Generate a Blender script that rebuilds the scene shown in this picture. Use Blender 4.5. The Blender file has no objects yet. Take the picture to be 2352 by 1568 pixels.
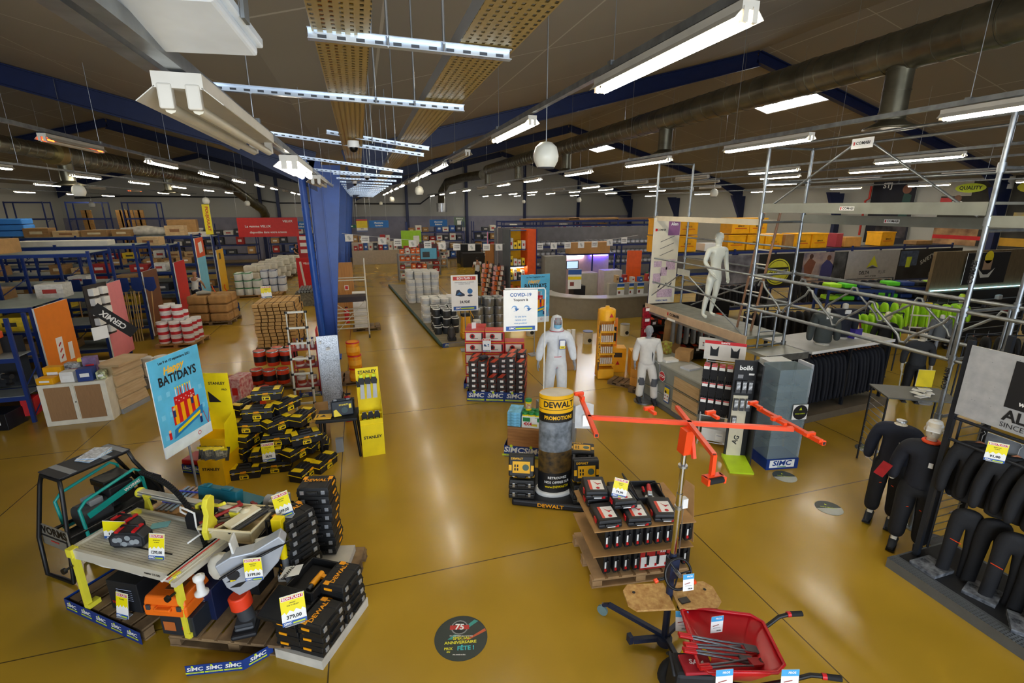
import bpy, math, random
from mathutils import Matrix, Vector, Euler
random.seed(7)
C = bpy.context.scene.collection
SC = bpy.context.scene
R = math.radians
PI = math.pi
# ---------------------------------------------------------------- camera
FPX = 17/36*2352; PITCH = R(15.54); YAW = R(17.0); H = 4.0
cd = bpy.data.cameras.new('camera'); cam = bpy.data.objects.new('camera', cd); C.objects.link(cam)
cd.sensor_width = 36; cd.lens = 17; cd.clip_start = 0.05; cd.clip_end = 200
cam.location = (0, 0, H); cam.rotation_euler = (PI/2-PITCH, 0, -YAW)
SC.camera = cam
# ---------------------------------------------------------------- world, exposure
SC.view_settings.view_transform = 'Standard'; SC.view_settings.look = 'None'
SC.view_settings.gamma = 1; SC.view_settings.use_curve_mapping = False
SC.view_settings.exposure = 0.7
cy = SC.cycles; cy.max_bounces = 7; cy.diffuse_bounces = 4; cy.glossy_bounces = 3; cy.transmission_bounces = 4; cy.transparent_max_bounces = 8; cy.adaptive_threshold = .02
wd = bpy.data.worlds.new('world'); SC.world = wd; wd.use_nodes = True
wd.node_tree.nodes['Background'].inputs[0].default_value = (.75, .85, 1, 1)
wd.node_tree.nodes['Background'].inputs[1].default_value = .6
TUBE_E = 38.0; SKY_E = 9.0; WINDOW_W = 700.0
# daylight through the glazed front behind the camera
ld = bpy.data.lights.new('front_daylight', 'AREA'); ld.shape = 'RECTANGLE'; ld.size = 15; ld.size_y = 4.2
ld.energy = WINDOW_W; ld.color = (.82, .9, 1)
lo = bpy.data.objects.new('front_daylight', ld); C.objects.link(lo); lo.location = (0, -5.8, 2.7)
lo.rotation_euler = (R(90), 0, 0)
# ---------------------------------------------------------------- pixel to place
F_ = (math.sin(YAW)*math.cos(PITCH), math.cos(YAW)*math.cos(PITCH), -math.sin(PITCH))
R_ = (math.cos(YAW), -math.sin(YAW), 0)
U_ = (math.sin(YAW)*math.sin(PITCH), math.cos(YAW)*math.sin(PITCH), math.cos(PITCH))
def ray(px, py):
    a = (px-1176)/FPX; b = -(py-784)/FPX
    return [F_[i]+a*R_[i]+b*U_[i] for i in range(3)]
def az(px, py, z=0.0):
    d = ray(px, py); t = (z-H)/d[2]; return Vector((d[0]*t, d[1]*t, z))
def ay(px, py, y):
    d = ray(px, py); t = y/d[1]; return Vector((d[0]*t, y, H+d[2]*t))
def ax(px, py, x):
    d = ray(px, py); t = x/d[0]; return Vector((x, d[1]*t, H+d[2]*t))
# ---------------------------------------------------------------- materials
MATS = {}
def lin(h):
    h = h.lstrip('#'); o = []
    for i in (0, 2, 4):
        c = int(h[i:i+2], 16)/255; o.append(c/12.92 if c <= .04045 else ((c+.055)/1.055)**2.4)
    return o
def M(h, rough=.5, metal=0, n=.06, sc=6.0, emit=0, alpha=1, stretch=None, dark=None, bump=0, tr=0):
    key = (h, rough, metal, n, sc, emit, alpha, stretch, dark, bump, tr)
    if key in MATS: return MATS[key]
    m = bpy.data.materials.new('mat_'+h.strip('#')); m.use_nodes = True; MATS[key] = m
    nt = m.node_tree; b = nt.nodes['Principled BSDF']; c = lin(h)
    b.inputs['Roughness'].default_value = rough; b.inputs['Metallic'].default_value = metal
    b.inputs['Base Color'].default_value = (*c, 1)
    if tr: b.inputs['Transmission Weight'].default_value = tr
    if emit:
        b.inputs['Emission Color'].default_value = (*c, 1); b.inputs['Emission Strength'].default_value = emit
    if alpha < 1: b.inputs['Alpha'].default_value = alpha
    if n > 0 and not emit:
        tc = nt.nodes.new('ShaderNodeTexCoord'); no = nt.nodes.new('ShaderNodeTexNoise'); no.inputs['Scale'].default_value = sc
        no.inputs['Detail'].default_value = 3
        src = tc.outputs['Object']
        if stretch:
            mp = nt.nodes.new('ShaderNodeMapping'); mp.inputs['Scale'].default_value = stretch
            nt.links.new(src, mp.inputs[0]); src = mp.outputs[0]
        nt.links.new(src, no.inputs['Vector'])
        rp = nt.nodes.new('ShaderNodeValToRGB'); e = rp.color_ramp.elements
        e[0].position = .3; e[1].position = .7
        d = lin(dark) if dark else [max(0, x*(1-n*1.6)) for x in c]
        e[0].color = (*d, 1); e[1].color = (*(c if dark else [min(1, x*(1+n)) for x in c]), 1)
        nt.links.new(no.outputs[0], rp.inputs[0]); nt.links.new(rp.outputs[0], b.inputs['Base Color'])
        if bump:
            bp = nt.nodes.new('ShaderNodeBump'); bp.inputs['Strength'].default_value = bump; bp.inputs['Distance'].default_value = .02
            nt.links.new(no.outputs[0], bp.inputs['Height']); nt.links.new(bp.outputs[0], b.inputs['Normal'])
    return m
def mth(nt, op, a, b=None):
    x = nt.nodes.new('ShaderNodeMath'); x.operation = op
    for i, v in enumerate((a, b)):
        if v is None: continue
        if isinstance(v, (int, float)): x.inputs[i].default_value = v
        else: nt.links.new(v, x.inputs[i])
    return x.outputs[0]
def grid_mat(name, base, line, sx, ox, wx, sy, oy, wy, rough=.8, n=.05, sc=.6, metal=0, rough2=None, bump=None, dark=None, coat=0):
    """surface with joints every sx / sy metres (world x / y of an object at the origin; z for walls)"""
    m = bpy.data.materials.new(name); m.use_nodes = True; nt = m.node_tree; b = nt.nodes['Principled BSDF']
    b.inputs['Metallic'].default_value = metal; b.inputs['Roughness'].default_value = rough
    b.inputs['Coat Weight'].default_value = coat; b.inputs['Coat Roughness'].default_value = .12
    tc = nt.nodes.new('ShaderNodeTexCoord'); sp = nt.nodes.new('ShaderNodeSeparateXYZ'); nt.links.new(tc.outputs['Object'], sp.inputs[0])
    no = nt.nodes.new('ShaderNodeTexNoise'); no.inputs['Scale'].default_value = sc; no.inputs['Detail'].default_value = 2
    nt.links.new(tc.outputs['Object'], no.inputs['Vector'])
    rp = nt.nodes.new('ShaderNodeValToRGB'); e = rp.color_ramp.elements; c = lin(base)
    e[0].position = .15; e[1].position = .85
    e[0].color = (*(lin(dark) if dark else [x*(1-n*2) for x in c]), 1); e[1].color = (*[min(1, x*(1+n)) for x in c], 1)
    nt.links.new(no.outputs[0], rp.inputs[0])
    fac = None
    for ax_, s, o, w in (('X', sx, ox, wx), ('Y', sy, oy, wy)):
        if not s: continue
        t = mth(nt, 'ADD', sp.outputs[ax_], -o+s*100)
        t = mth(nt, 'MODULO', t, s); t = mth(nt, 'LESS_THAN', t, w)
        fac = t if fac is None else mth(nt, 'MAXIMUM', fac, t)
    mx = nt.nodes.new('ShaderNodeMix'); mx.data_type = 'RGBA'
    if fac is not None: nt.links.new(fac, mx.inputs[0])
    else: mx.inputs[0].default_value = 0
    nt.links.new(rp.outputs[0], mx.inputs[6]); mx.inputs[7].default_value = (*lin(line), 1)
    nt.links.new(mx.outputs[2], b.inputs['Base Color'])
    if rough2:
        mr = nt.nodes.new('ShaderNodeMapRange'); nt.links.new(no.outputs[0], mr.inputs[0])
        mr.inputs[1].default_value = .3; mr.inputs[2].default_value = .7
        mr.inputs[3].default_value = rough; mr.inputs[4].default_value = rough2; nt.links.new(mr.outputs[0], b.inputs['Roughness'])
    return m
# ---------------------------------------------------------------- mesh builder
TXT = {}
def text_geo(s, bold):
    if (s, bold) in TXT: return TXT[(s, bold)]
    cu = bpy.data.curves.new('t', 'FONT'); cu.body = s; cu.size = 1; cu.align_x = 'CENTER'; cu.align_y = 'CENTER'
    cu.offset = .03 if bold else 0; cu.resolution_u = 2
    o = bpy.data.objects.new('t', cu); me = o.to_mesh()
    g = ([v.co.copy() for v in me.vertices], [tuple(p.vertices) for p in me.polygons])
    o.to_mesh_clear(); bpy.data.objects.remove(o); bpy.data.curves.remove(cu)
    TXT[(s, bold)] = g; return g
class MB:
    def __init__(self): self.v = []; self.f = []; self.m = []; self.s = []; self.mats = []; self.T = Matrix()
    def mi(self, m):
        if m not in self.mats: self.mats.append(m)
        return self.mats.index(m)
    def add(self, vs, fs, mat, smooth=False):
        k = len(self.v); i = self.mi(mat); T = self.T
        self.v += [T @ Vector(p) for p in vs]
        for f in fs: self.f.append(tuple(a+k for a in f)); self.m.append(i); self.s.append(smooth)
        return self
    def at(self, loc=(0, 0, 0), rx=0, ry=0, rz=0, s=1):
        self.T = Matrix.Translation(loc) @ Euler((rx, ry, rz)).to_matrix().to_4x4() @ Matrix.Scale(s, 4); return self
    def box(self, c, s, mat, rz=0, rx=0, ry=0, t=1.0):
        """t: taper of the top face"""
        x, y, z = s[0]/2, s[1]/2, s[2]/2; e = Euler((rx, ry, rz)).to_matrix()
        vs = [(-x, -y, -z), (x, -y, -z), (x, y, -z), (-x, y, -z), (-x*t, -y*t, z), (x*t, -y*t, z), (x*t, y*t, z), (-x*t, y*t, z)]
        vs = [e @ Vector(p)+Vector(c) for p in vs]
        return self.add(vs, [(0, 3, 2, 1), (4, 5, 6, 7), (0, 1, 5, 4), (1, 2, 6, 5), (2, 3, 7, 6), (3, 0, 4, 7)], mat)
    def quad(self, a, b, c, d, mat): return self.add([a, b, c, d], [(0, 1, 2, 3)], mat)
    def cyl(self, p0, p1, r, mat, n=12, r2=None, cap=True):
        p0 = Vector(p0); p1 = Vector(p1); d = (p1-p0); r2 = r if r2 is None else r2
        if d.length < 1e-6: return self
        q = d.to_track_quat('Z', 'Y').to_matrix()
        vs = []
        for p, rr in ((p0, r), (p1, r2)):
            for i in range(n):
                a = 2*PI*i/n; vs.append(p+q @ Vector((rr*math.cos(a), rr*math.sin(a), 0)))
        self.add(vs, [(i, (i+1) % n, n+(i+1) % n, n+i) for i in range(n)], mat, n > 6)
        if cap: self.add(vs, [tuple(reversed(range(n))), tuple(range(n, 2*n))], mat)
        return self
    def tube(self, pts, r, mat, n=8, flat=1.0):
        pts = [Vector(p) for p in pts]; vs = []; L = len(pts); up = None
        for k, p in enumerate(pts):
            d = (pts[min(k+1, L-1)]-pts[max(k-1, 0)]).normalized()
            if up is None: up = Vector((0, 0, 1)) if abs(d.z) < .9 else Vector((0, 1, 0))
            x = d.cross(up).normalized(); u = x.cross(d).normalized(); up = u
            rr = r[k] if isinstance(r, (list, tuple)) else r
            for i in range(n):
                a = 2*PI*i/n; vs.append(p+x*rr*math.cos(a)+u*rr*flat*math.sin(a))
        fs = [(k*n+i, k*n+(i+1) % n, (k+1)*n+(i+1) % n, (k+1)*n+i) for k in range(L-1) for i in range(n)]
        self.add(vs, fs, mat, True); self.add(vs, [tuple(reversed(range(n))), tuple(range((L-1)*n, L*n))], mat); return self
    def lathe(self, prof, mat, c=(0, 0, 0), n=20, sx=1, sy=1, cap=True):
        vs = []; L = len(prof)
        for r, z in prof:
            for i in range(n):
                a = 2*PI*i/n; vs.append((c[0]+r*sx*math.cos(a), c[1]+r*sy*math.sin(a), c[2]+z))
        self.add(vs, [(k*n+i, k*n+(i+1) % n, (k+1)*n+(i+1) % n, (k+1)*n+i) for k in range(L-1) for i in range(n)], mat, True)
        if cap: self.add(vs, [tuple(reversed(range(n))), tuple(range((L-1)*n, L*n))], mat)
        return self
    def prism(self, poly, h, mat):
        """poly in local xy, extruded from z=0 to h (set .at first)"""
        n = len(poly); vs = [(a, b, 0) for a, b in poly]+[(a, b, h) for a, b in poly]
        return self.add(vs, [tuple(reversed(range(n))), tuple(range(n, 2*n))]+[(i, (i+1) % n, n+(i+1) % n, n+i) for i in range(n)], mat)
    def poly(self, poly, mat, z=0.0): return self.add([(a, b, z) for a, b in poly], [tuple(range(len(poly)))], mat)
    def text(self, s, x, y, size, mat, z=.002, bold=True, rot=0, sx=1.0, shear=0.0):
        vs, fs = text_geo(s, bold); c, n = math.cos(rot), math.sin(rot); o = []
        for p in vs:
            a, b = (p.x*sx+p.y*shear)*size, p.y*size; o.append((x+a*c-b*n, y+a*n+b*c, z))
        return self.add(o, fs, mat)
    def rect(self, x, y, w, h, mat, z=.001, rot=0):
        c, n = math.cos(rot), math.sin(rot)
        return self.add([(x+a*c-b*n, y+a*n+b*c, z) for a, b in ((-w/2, -h/2), (w/2, -h/2), (w/2, h/2), (-w/2, h/2))], [(0, 1, 2, 3)], mat)
    def disc(self, x, y, r, mat, z=.001, n=16, ry=None):
        ry = ry or r
        return self.poly([(x+r*math.cos(2*PI*i/n), y+ry*math.sin(2*PI*i/n)) for i in range(n)], mat, z)
    def build(self, name, parent=None, loc=(0, 0, 0), bevel=0, seg=2, sub=0, solid=0):
        me = bpy.data.meshes.new(name); me.from_pydata(self.v, [], self.f)
        for m in self.mats: me.materials.append(m)
        me.polygons.foreach_set('material_index', self.m); me.polygons.foreach_set('use_smooth', self.s); me.update()
        o = bpy.data.objects.new(name, me); C.objects.link(o); o.location = loc
        if parent: o.parent = parent
        if solid: md = o.modifiers.new('s', 'SOLIDIFY'); md.thickness = solid; md.offset = 0
        if bevel: md = o.modifiers.new('b', 'BEVEL'); md.width = bevel; md.segments = seg; md.limit_method = 'ANGLE'; md.angle_limit = R(50)
        if sub: md = o.modifiers.new('u', 'SUBSURF'); md.levels = sub; md.render_levels = sub
        return o
def thing(name, label, cat, loc=(0, 0, 0), rz=0, group=None, rx=0, ry=0):
    o = bpy.data.objects.new(name, None); C.objects.link(o); o.empty_display_size = .1
    o.location = loc; o.rotation_euler = (rx, ry, rz); return tag(o, label, cat, group)
def tag(o, label, cat, group=None, kind=None):
    o['label'] = label; o['category'] = cat
    if group: o['group'] = group
    if kind: o['kind'] = kind
    return o
def struct(mb, name, **k):
    o = mb.build(name, **k); o['kind'] = 'structure'; return o
def dup(root, loc, rz=None, label=None, group=None, rx=None, ry=None, s=None):
    r = root.copy(); C.objects.link(r); r.location = loc
    e = list(root.rotation_euler)
    if rx is not None: e[0] = rx
    if ry is not None: e[1] = ry
    if rz is not None: e[2] = rz
    r.rotation_euler = e
    if s: r.scale = s if isinstance(s, (tuple, list)) else (s, s, s)
    if label: r['label'] = label
    if group: r['group'] = group
    for ch in list(root.children):
        c = ch.copy(); C.objects.link(c); c.parent = r
        for g in ch.children:
            d = g.copy(); C.objects.link(d); d.parent = c
    return r
class Many:
    """first call moves the prototype itself, later calls copy it"""
    def __init__(self, root): self.r = root; self.used = False
    def __call__(self, loc, rz=0, label=None, rx=0, ry=0, s=None, group=None):
        if not self.used:
            self.used = True; o = self.r; o.location = loc; o.rotation_euler = (rx, ry, rz)
            if label: o['label'] = label
            if group: o['group'] = group
            if s: o.scale = s if isinstance(s, (tuple, list)) else (s, s, s)
            return o
        return dup(self.r, loc, rz, label, group, rx, ry, s or 1)
ORD = ['first', 'second', 'third', 'fourth', 'fifth', 'sixth', 'seventh', 'eighth', 'ninth', 'tenth', 'eleventh', 'twelfth', 'thirteenth', 'fourteenth', 'fifteenth', 'sixteenth', 'seventeenth', 'eighteenth', 'nineteenth', 'twentieth']
def from_bottom(i, n): return 'at the bottom' if i == 0 else 'on top' if i == n-1 else ORD[i]+' from the bottom'
def pos(i, n, a='left', b='right'):
    if n == 1: return 'only'
    if n == 2: return (a+'most', b+'most')[i]
    return a+'most' if i == 0 else b+'most' if i == n-1 else ORD[i]+' from '+a if i < n/2 else (ORD[n-1-i]+' from '+b)
# common materials
WHITE = M('#e8e8e4', .5); OFFW = M('#d8d4c6', .5); BLACK = M('#0b0c0f', .45); BLK2 = M('#16181c', .6); RUBBER = M('#101113', .8)
DBLUE = M('#1c2f6b', .45, n=.1); SBLUE = M('#16306e', .4); GALV = M('#9aa0a4', .38, .85, n=.18, sc=9); STEEL = M('#b8bcc0', .28, .9); CHROME = M('#d6d8da', .12, 1)
YEL = M('#f2d800', .4); DYEL = M('#f0a800', .45); RED = M('#c8141c', .4); ORANGE = M('#ee5a1c', .45); CARD = M('#a9814f', .8, n=.1); CARD2 = M('#8c6a40', .8, n=.12)
WOOD = M('#b98d52', .7, n=.15, sc=4, stretch=(1, 8, 8), dark='#96703c'); PALW = M('#8f7450', .85, n=.2, sc=5, dark='#5f4b34'); PLY = M('#d8b074', .6, n=.12, sc=5, stretch=(1, 6, 1), dark='#c0955a')
GREYP = M('#8b8f93', .5); DGREY = M('#3b3e42', .5); LBLUE = M('#62b4d8', .5); GREEN = M('#12803c', .5); PAPER = M('#ecebe6', .7); CREAM = M('#d9cdb0', .6); SIMCB = M('#123c8c', .5); LIME = M('#c8dc28', .5)
# ---------------------------------------------------------------- room shell
VX, RX, LX, WR, WL, YB, YF = -.7, 12.0, -10.6, 25.0, -20.0, 43.0, -6.0
ZV = 5.25; SL = .262
ZR = ZV+SL*(RX-VX); ZL = ZV+SL*(VX-LX); ZRW = ZR-SL*(WR-RX); ZLW = ZL-SL*(LX-WL)
def ceil_z(x):
    return ZV+SL*(x-VX) if VX <= x <= RX else ZR-SL*(x-RX) if x > RX else ZV+SL*(VX-x) if x >= LX else ZL-SL*(LX-x)
fl = grid_mat('mustard_resin_floor', '#b28e2a', '#54441c', 4.35, -.59, .014, 4.63, 0.03, .014, rough=.22, rough2=.27, n=.05, sc=.9, dark='#a08022', coat=.15)
struct(MB().box(((WR+WL)/2, (YB+YF)/2, -.05), (WR-WL+1, YB-YF+1, .1), fl), 'floor')
cm = grid_mat('ceiling_panels', '#8f887b', '#b3ada0', 2.4, .3, .03, 3.0, 1.2, .03, rough=.85, n=.05, sc=.4)
cb = MB()
prof = [(WL, ZLW), (LX, ZL), (VX, ZV), (RX, ZR), (WR, ZRW)]
for (a, za), (b, zb) in zip(prof, prof[1:]):
    cb.add([(a, YF, za), (b, YF, zb), (b, YB, zb), (a, YB, za), (a, YF, za+.15), (b, YF, zb+.15), (b, YB, zb+.15), (a, YB, za+.15)],
           [(0, 1, 2, 3), (7, 6, 5, 4), (0, 4, 5, 1), (3, 2, 6, 7)], cm)
struct(cb, 'ceiling')
wallm = grid_mat('ribbed_wall_cladding', '#e6e5df', '#b4b5ae', .25, 0, .05, .25, 0, .05, rough=.6, n=.04)
violet = M('#8a8a9c', .7, n=.08, sc=2); greyw = M('#77777d', .7, n=.08, sc=3)
def wall_poly(pts, th, name, mat, axis):
    b = MB()
    if axis == 'y': vs = [(x, y0, z) for y0 in (pts[0], pts[0]+th) for x, z in pts[1]]
    else: vs = [(x0, y, z) for x0 in (pts[0], pts[0]+th) for y, z in pts[1]]
    n = len(pts[1]); b.add(vs, [tuple(range(n)), tuple(reversed(range(n, 2*n)))]+[(i, (i+1) % n, n+(i+1) % n, n+i) for i in range(n)], mat)
    return struct(b, name)
wall_poly((YB, [(WL, 0), (WR, 0), (WR, ZRW), (RX, ZR), (VX, ZV), (LX, ZL), (WL, ZLW)]), .2, 'wall_back', wallm, 'y')
wall_poly((WR, [(YF, 0), (YB, 0), (YB, ZRW), (YF, ZRW)]), .2, 'wall_right', wallm, 'x')
wall_poly((WL-.2, [(YF, 0), (YB, 0), (YB, ZLW), (YF, ZLW)]), .2, 'wall_left', wallm, 'x')
b = MB()   # front wall with a wide glazed opening
for x0, x1, z0, z1 in ((WL, -8, 0, ZL), (12, WR, 0, ZR), (-8, 12, 0, .4), (-8, 12, 5.0, ZR)):
    b.box(((x0+x1)/2, YF-.1, (z0+z1)/2), (x1-x0, .2, z1-z0), wallm)
struct(b, 'wall_front')
b = MB()
for i in range(9): b.box((-8+2.5*i, YF, 2.7), (.08, .08, 4.6), GREYP)
b.box((2, YF, 5), (20, .08, .08), GREYP).box((2, YF, .4), (20, .08, .08), GREYP)
struct(b, 'window_1')
struct(MB().box((2.5, YB-.06, 1.62), (45, .08, 3.24), violet), 'trim_1')
# skylights set in the right slope
for i, (y, c) in enumerate(((15.5, 'white square skylight panel nearest the camera in right roof slope'), (30.2, 'second white skylight panel, further back in right roof slope'))):
    r = thing('skylight', c, 'skylight', (14.95, y, ceil_z(14.95)-.05), group='skylights in the right roof slope', ry=math.atan(SL))
    MB().box((0, 0, 0), (1.5, 2.8, .03), M('#f2f6ff', emit=SKY_E)).build('diffuser', r)
    b = MB()
    for s in (-1, 1): b.box((s*.78, 0, 0), (.06, 2.92, .06), WHITE).box((0, s*1.43, 0), (1.5, .06, .06), WHITE)
    b.build('frame', r)
# ---------------------------------------------------------------- portal frames
NAVY = M('#15244f', .45, n=.08); COLB = M('#1c4ea6', .38, n=.1, sc=3)
def ibeam(mb, p, q, h, w, mat):
    """I section from p to q, h tall in the vertical plane"""
    p = Vector(p); q = Vector(q); d = (q-p).normalized(); up = Vector((0, 0, 1)); up = (up-d*up.dot(d)).normalized(); s = d.cross(up)
    def slab(o, hh, ww):
        vs = [e+up*(o+a*hh/2)+s*c*ww/2 for e in (p, q) for a, c in ((-1, -1), (-1, 1), (1, 1), (1, -1))]
        mb.add(vs, [(0, 1, 2, 3), (7, 6, 5, 4), (0, 4, 5, 1), (1, 5, 6, 2), (2, 6, 7, 3), (3, 7, 4, 0)], mat)
    slab(-h/2, .03, w); slab(h/2, .03, w); slab(0, h, .03)
def frame_at(y, n):
    for nm, a, bb, hh in (('left', VX-.25, LX, .4), ('far left', WL+.2, LX, .3), ('right', VX+.45, RX, .4), ('far right', WR-.2, RX, .3)):
        mb = MB(); ibeam(mb, (a, y, ceil_z(a)-hh/2-.03), (bb, y, ceil_z(bb)-hh/2-.03), hh, .2, NAVY)
        # haunch where the rafter meets its column
        s = 1 if bb > a else -1; z = ceil_z(a)-hh
        mb.add([(a, y-.02, z), (a+s*2.2, y-.02, ceil_z(a+s*2.2)-hh), (a, y-.02, z-.55), (a, y+.02, z), (a+s*2.2, y+.02, ceil_z(a+s*2.2)-hh), (a, y+.02, z-.55)],
               [(0, 1, 2), (5, 4, 3), (1, 4, 5, 2), (0, 2, 5, 3)], NAVY)
        tag(mb.build('roof_rafter'), f'navy steel rafter spanning the {nm} slope of the {ORD[n]} roof frame from the camera', 'rafter', 'steel roof rafters')
for n, y in enumerate((13.6, 28.0, 42.5)): frame_at(y, n)
for n, y in enumerate((13.6, 20.8, 28.0, 35.2, 42.3)):
    r = thing('steel_column', f'blue tapered steel roof column with round pipe, {ORD[n]} from the camera in the valley row', 'column', (-.98, y, 0), group='blue steel columns in the valley row')
    b = MB(); b.box((0, 0, 2.55), (.30, .03, 5.1), COLB)
    for s in (-1, 1): b.box((s*.15, 0, 2.55), (.02, .3, 5.1), COLB)
    b.box((0, 0, .02), (.42, .42, .04), COLB); b.build('shaft', r)
    b = MB()
    b.add([(.16, -.12, .8), (.62, -.12, 5.0), (.16, -.12, 5.0), (.16, .12, .8), (.62, .12, 5.0), (.16, .12, 5.0)], [(0, 1, 2), (5, 4, 3), (0, 3, 4, 1), (0, 2, 5, 3), (2, 1, 4, 5)], COLB)
    b.build('tapered_web', r)
    b = MB(); b.cyl((-.2, -.24, .1), (-.30, -.24, 4.95), .085, COLB, 16)
    for z in (1.5, 3.9): b.cyl((-.2-.02*z, -.24, z), (-.2-.02*z, -.24, z+.08), .095, COLB, 16)
    b.build('rain_pipe', r)
for n, y in enumerate((13.6, 20.8, 28.0, 35.2, 42.5)):
    b = MB(); b.box((0, 0, 2.35), (.35, .2, 4.7), NAVY)
    b.add([(-.17, -.1, 3.4), (-.9, -.1, 4.75), (-.17, -.1, 4.75), (-.17, .1, 3.4), (-.9, .1, 4.75), (-.17, .1, 4.75)], [(0, 1, 2), (5, 4, 3), (0, 3, 4, 1), (2, 1, 4, 5)], NAVY)
    tag(b.build('wall_column', loc=(WR-.2, y, 0)), f'navy wall column with haunch against the right wall, {ORD[n]} from the camera', 'column', 'navy columns along the right wall')
for n, px in enumerate((600, 640, 935, 1072, 1205, 1328)):
    x = ay(px, 480, 42.8).x
    tag(MB().box((0, 0, ceil_z(x)/2-.1), (.22, .2, ceil_z(x)-.2), NAVY).build('wall_post', loc=(x, 42.82, 0)), f'navy post on the back wall, {pos(n,6)}', 'post', 'navy posts on the back wall')
# ================================================================ ceiling services
def ad(px, py, dep): d = ray(px, py); return Vector((d[0]*dep, d[1]*dep, H+d[2]*dep))
def slot_mat(base, sx, sy, fx, fy, rough=.35):
    m = bpy.data.materials.new('perforated_steel'); m.use_nodes = True; nt = m.node_tree; b = nt.nodes['Principled BSDF']
    b.inputs['Base Color'].default_value = (*lin(base), 1); b.inputs['Metallic'].default_value = .5; b.inputs['Roughness'].default_value = rough
    tc = nt.nodes.new('ShaderNodeTexCoord'); sp = nt.nodes.new('ShaderNodeSeparateXYZ'); nt.links.new(tc.outputs['Object'], sp.inputs[0])
    a = mth(nt, 'LESS_THAN', mth(nt, 'MODULO', mth(nt, 'ADD', sp.outputs['X'], 50*sx), sx), sx*fx)
    c = mth(nt, 'LESS_THAN', mth(nt, 'MODULO', mth(nt, 'ADD', sp.outputs['Y'], 50*sy), sy), sy*fy)
    nt.links.new(mth(nt, 'SUBTRACT', 1, mth(nt, 'MULTIPLY', a, c)), b.inputs['Alpha']); return m
TRAYM = slot_mat('#ae9654', .033, .042, .4, .5, .45); TRAYS = slot_mat('#a8aaac', .05, .05, .3, .3); BARM = M('#c9d4e0', .3, .75, n=.05)
for nm, xa, xb, w, lab in (('a', -.01, -.03, .21, 'perforated steel cable tray straight above the blue columns, left of the two'), ('b', .56, .62, .24, 'perforated steel cable tray running down the hall, right of the two')):
    r = thing('cable_tray', lab, 'cable tray', (xa, 1.0, 4.64), rz=-math.atan((xb-xa)/40)); L = 40
    MB().box((0, L/2, 0), (w, L, .004), TRAYM).build('tray_floor', r)
    for s in (-1, 1):
        # side flanges use their own perforation
        MB().add([(s*w/2, 0, 0), (s*w/2, L, 0), (s*w/2, L, .06), (s*w/2, 0, .06)], [(0, 1, 2, 3)], TRAYS if s < 0 else GALV).build('side_flange', r, solid=.003)
    if nm == 'a':
        for i, (dx, hx) in enumerate(((-.07, '#e8761e'), (-.045, '#e8761e'), (-.02, '#e08a2a'), (.02, '#d8c030'), (.05, '#caa41c'), (.075, '#2a2a2c'))):
            tag(MB().tube([(xa+dx+.008*math.sin(k*1.3+i), 1+k*2, 4.664+.004*(i % 2)) for k in range(20)], .012, M(hx, .5), 6).build('cable'),
                f'{("orange","orange","amber","yellow","dark yellow","black")[i]} electric cable lying in the left tray, {pos(i,6)}', 'cable', 'cables in the tray')
def slotted(L, h=.035, dep=.035):
    b = MB(); n = int(L/.07)
    b.box((L/2, 0, h/2), (L, .003, h), BARM).box((L/2, -dep/2, 0), (L, dep, .003), BARM).box((L/2, -dep/2, h), (L, dep, .003), BARM)
    for i in range(n): b.box((.05+i*.07, -dep-.001+dep, h/2), (.032, .005, .011), DGREY)
    return b
def hang_bar(a, bb, lab, grp):
    a = Vector(a); bb = Vector(bb); d = bb-a; L = d.length
    r = thing('support_bar', lab, 'support bar', a, group=grp); r.rotation_euler = (0, -math.atan2(d.z, math.hypot(d.x, d.y)), math.atan2(d.y, d.x))
    slotted(L).build('slotted_rail', r); return r
bars = [((708, 92), (1170, 141), 2.2), ((480, 207), (1065, 257), 3.3), ((750, 308), (985, 346), 5.3), ((587, 306), (973, 360), 5.9), ((647, 358), (925, 397), 7.5), ((689, 389), (898, 408), 9.0)]
nb = len(bars)+16
for i, (p, q, y) in enumerate(bars):
    hang_bar(ay(*p, y), ay(*q, y), f'slotted galvanised bar carrying the cable trays, {ORD[i]} from the camera', 'slotted bars under the cable trays')
for i in range(14):
    y = 10.4+i*1.6; hang_bar((-.42, y, 4.60), (.88, y, 4.56), f'slotted galvanised bar carrying the cable trays, {ORD[i+6]} from the camera', 'slotted bars under the cable trays')
def rod(x, y, z0, lab, r=.006):
    z = ceil_z(x); tag(MB().cyl((0, 0, 0), (0, 0, z-z0), r, STEEL, 8).build('threaded_rod', loc=(x, y, z0)), lab, 'rod', 'threaded rods hanging the trays')
for i, (x, y) in enumerate(((.16, 2.2), (.38, 2.2), (.15, 3.3), (.38, 3.3), (.18, 5.3), (.4, 5.3), (.2, 7.5), (.45, 7.5), (.2, 9), (.45, 9), (.2, 12), (.45, 12))):
    rod(x, y-.02, 4.6, f'thin threaded rod from ceiling to the {ORD[i//2]} slotted bar, {("left","right")[i%2]} of the pair')
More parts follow.
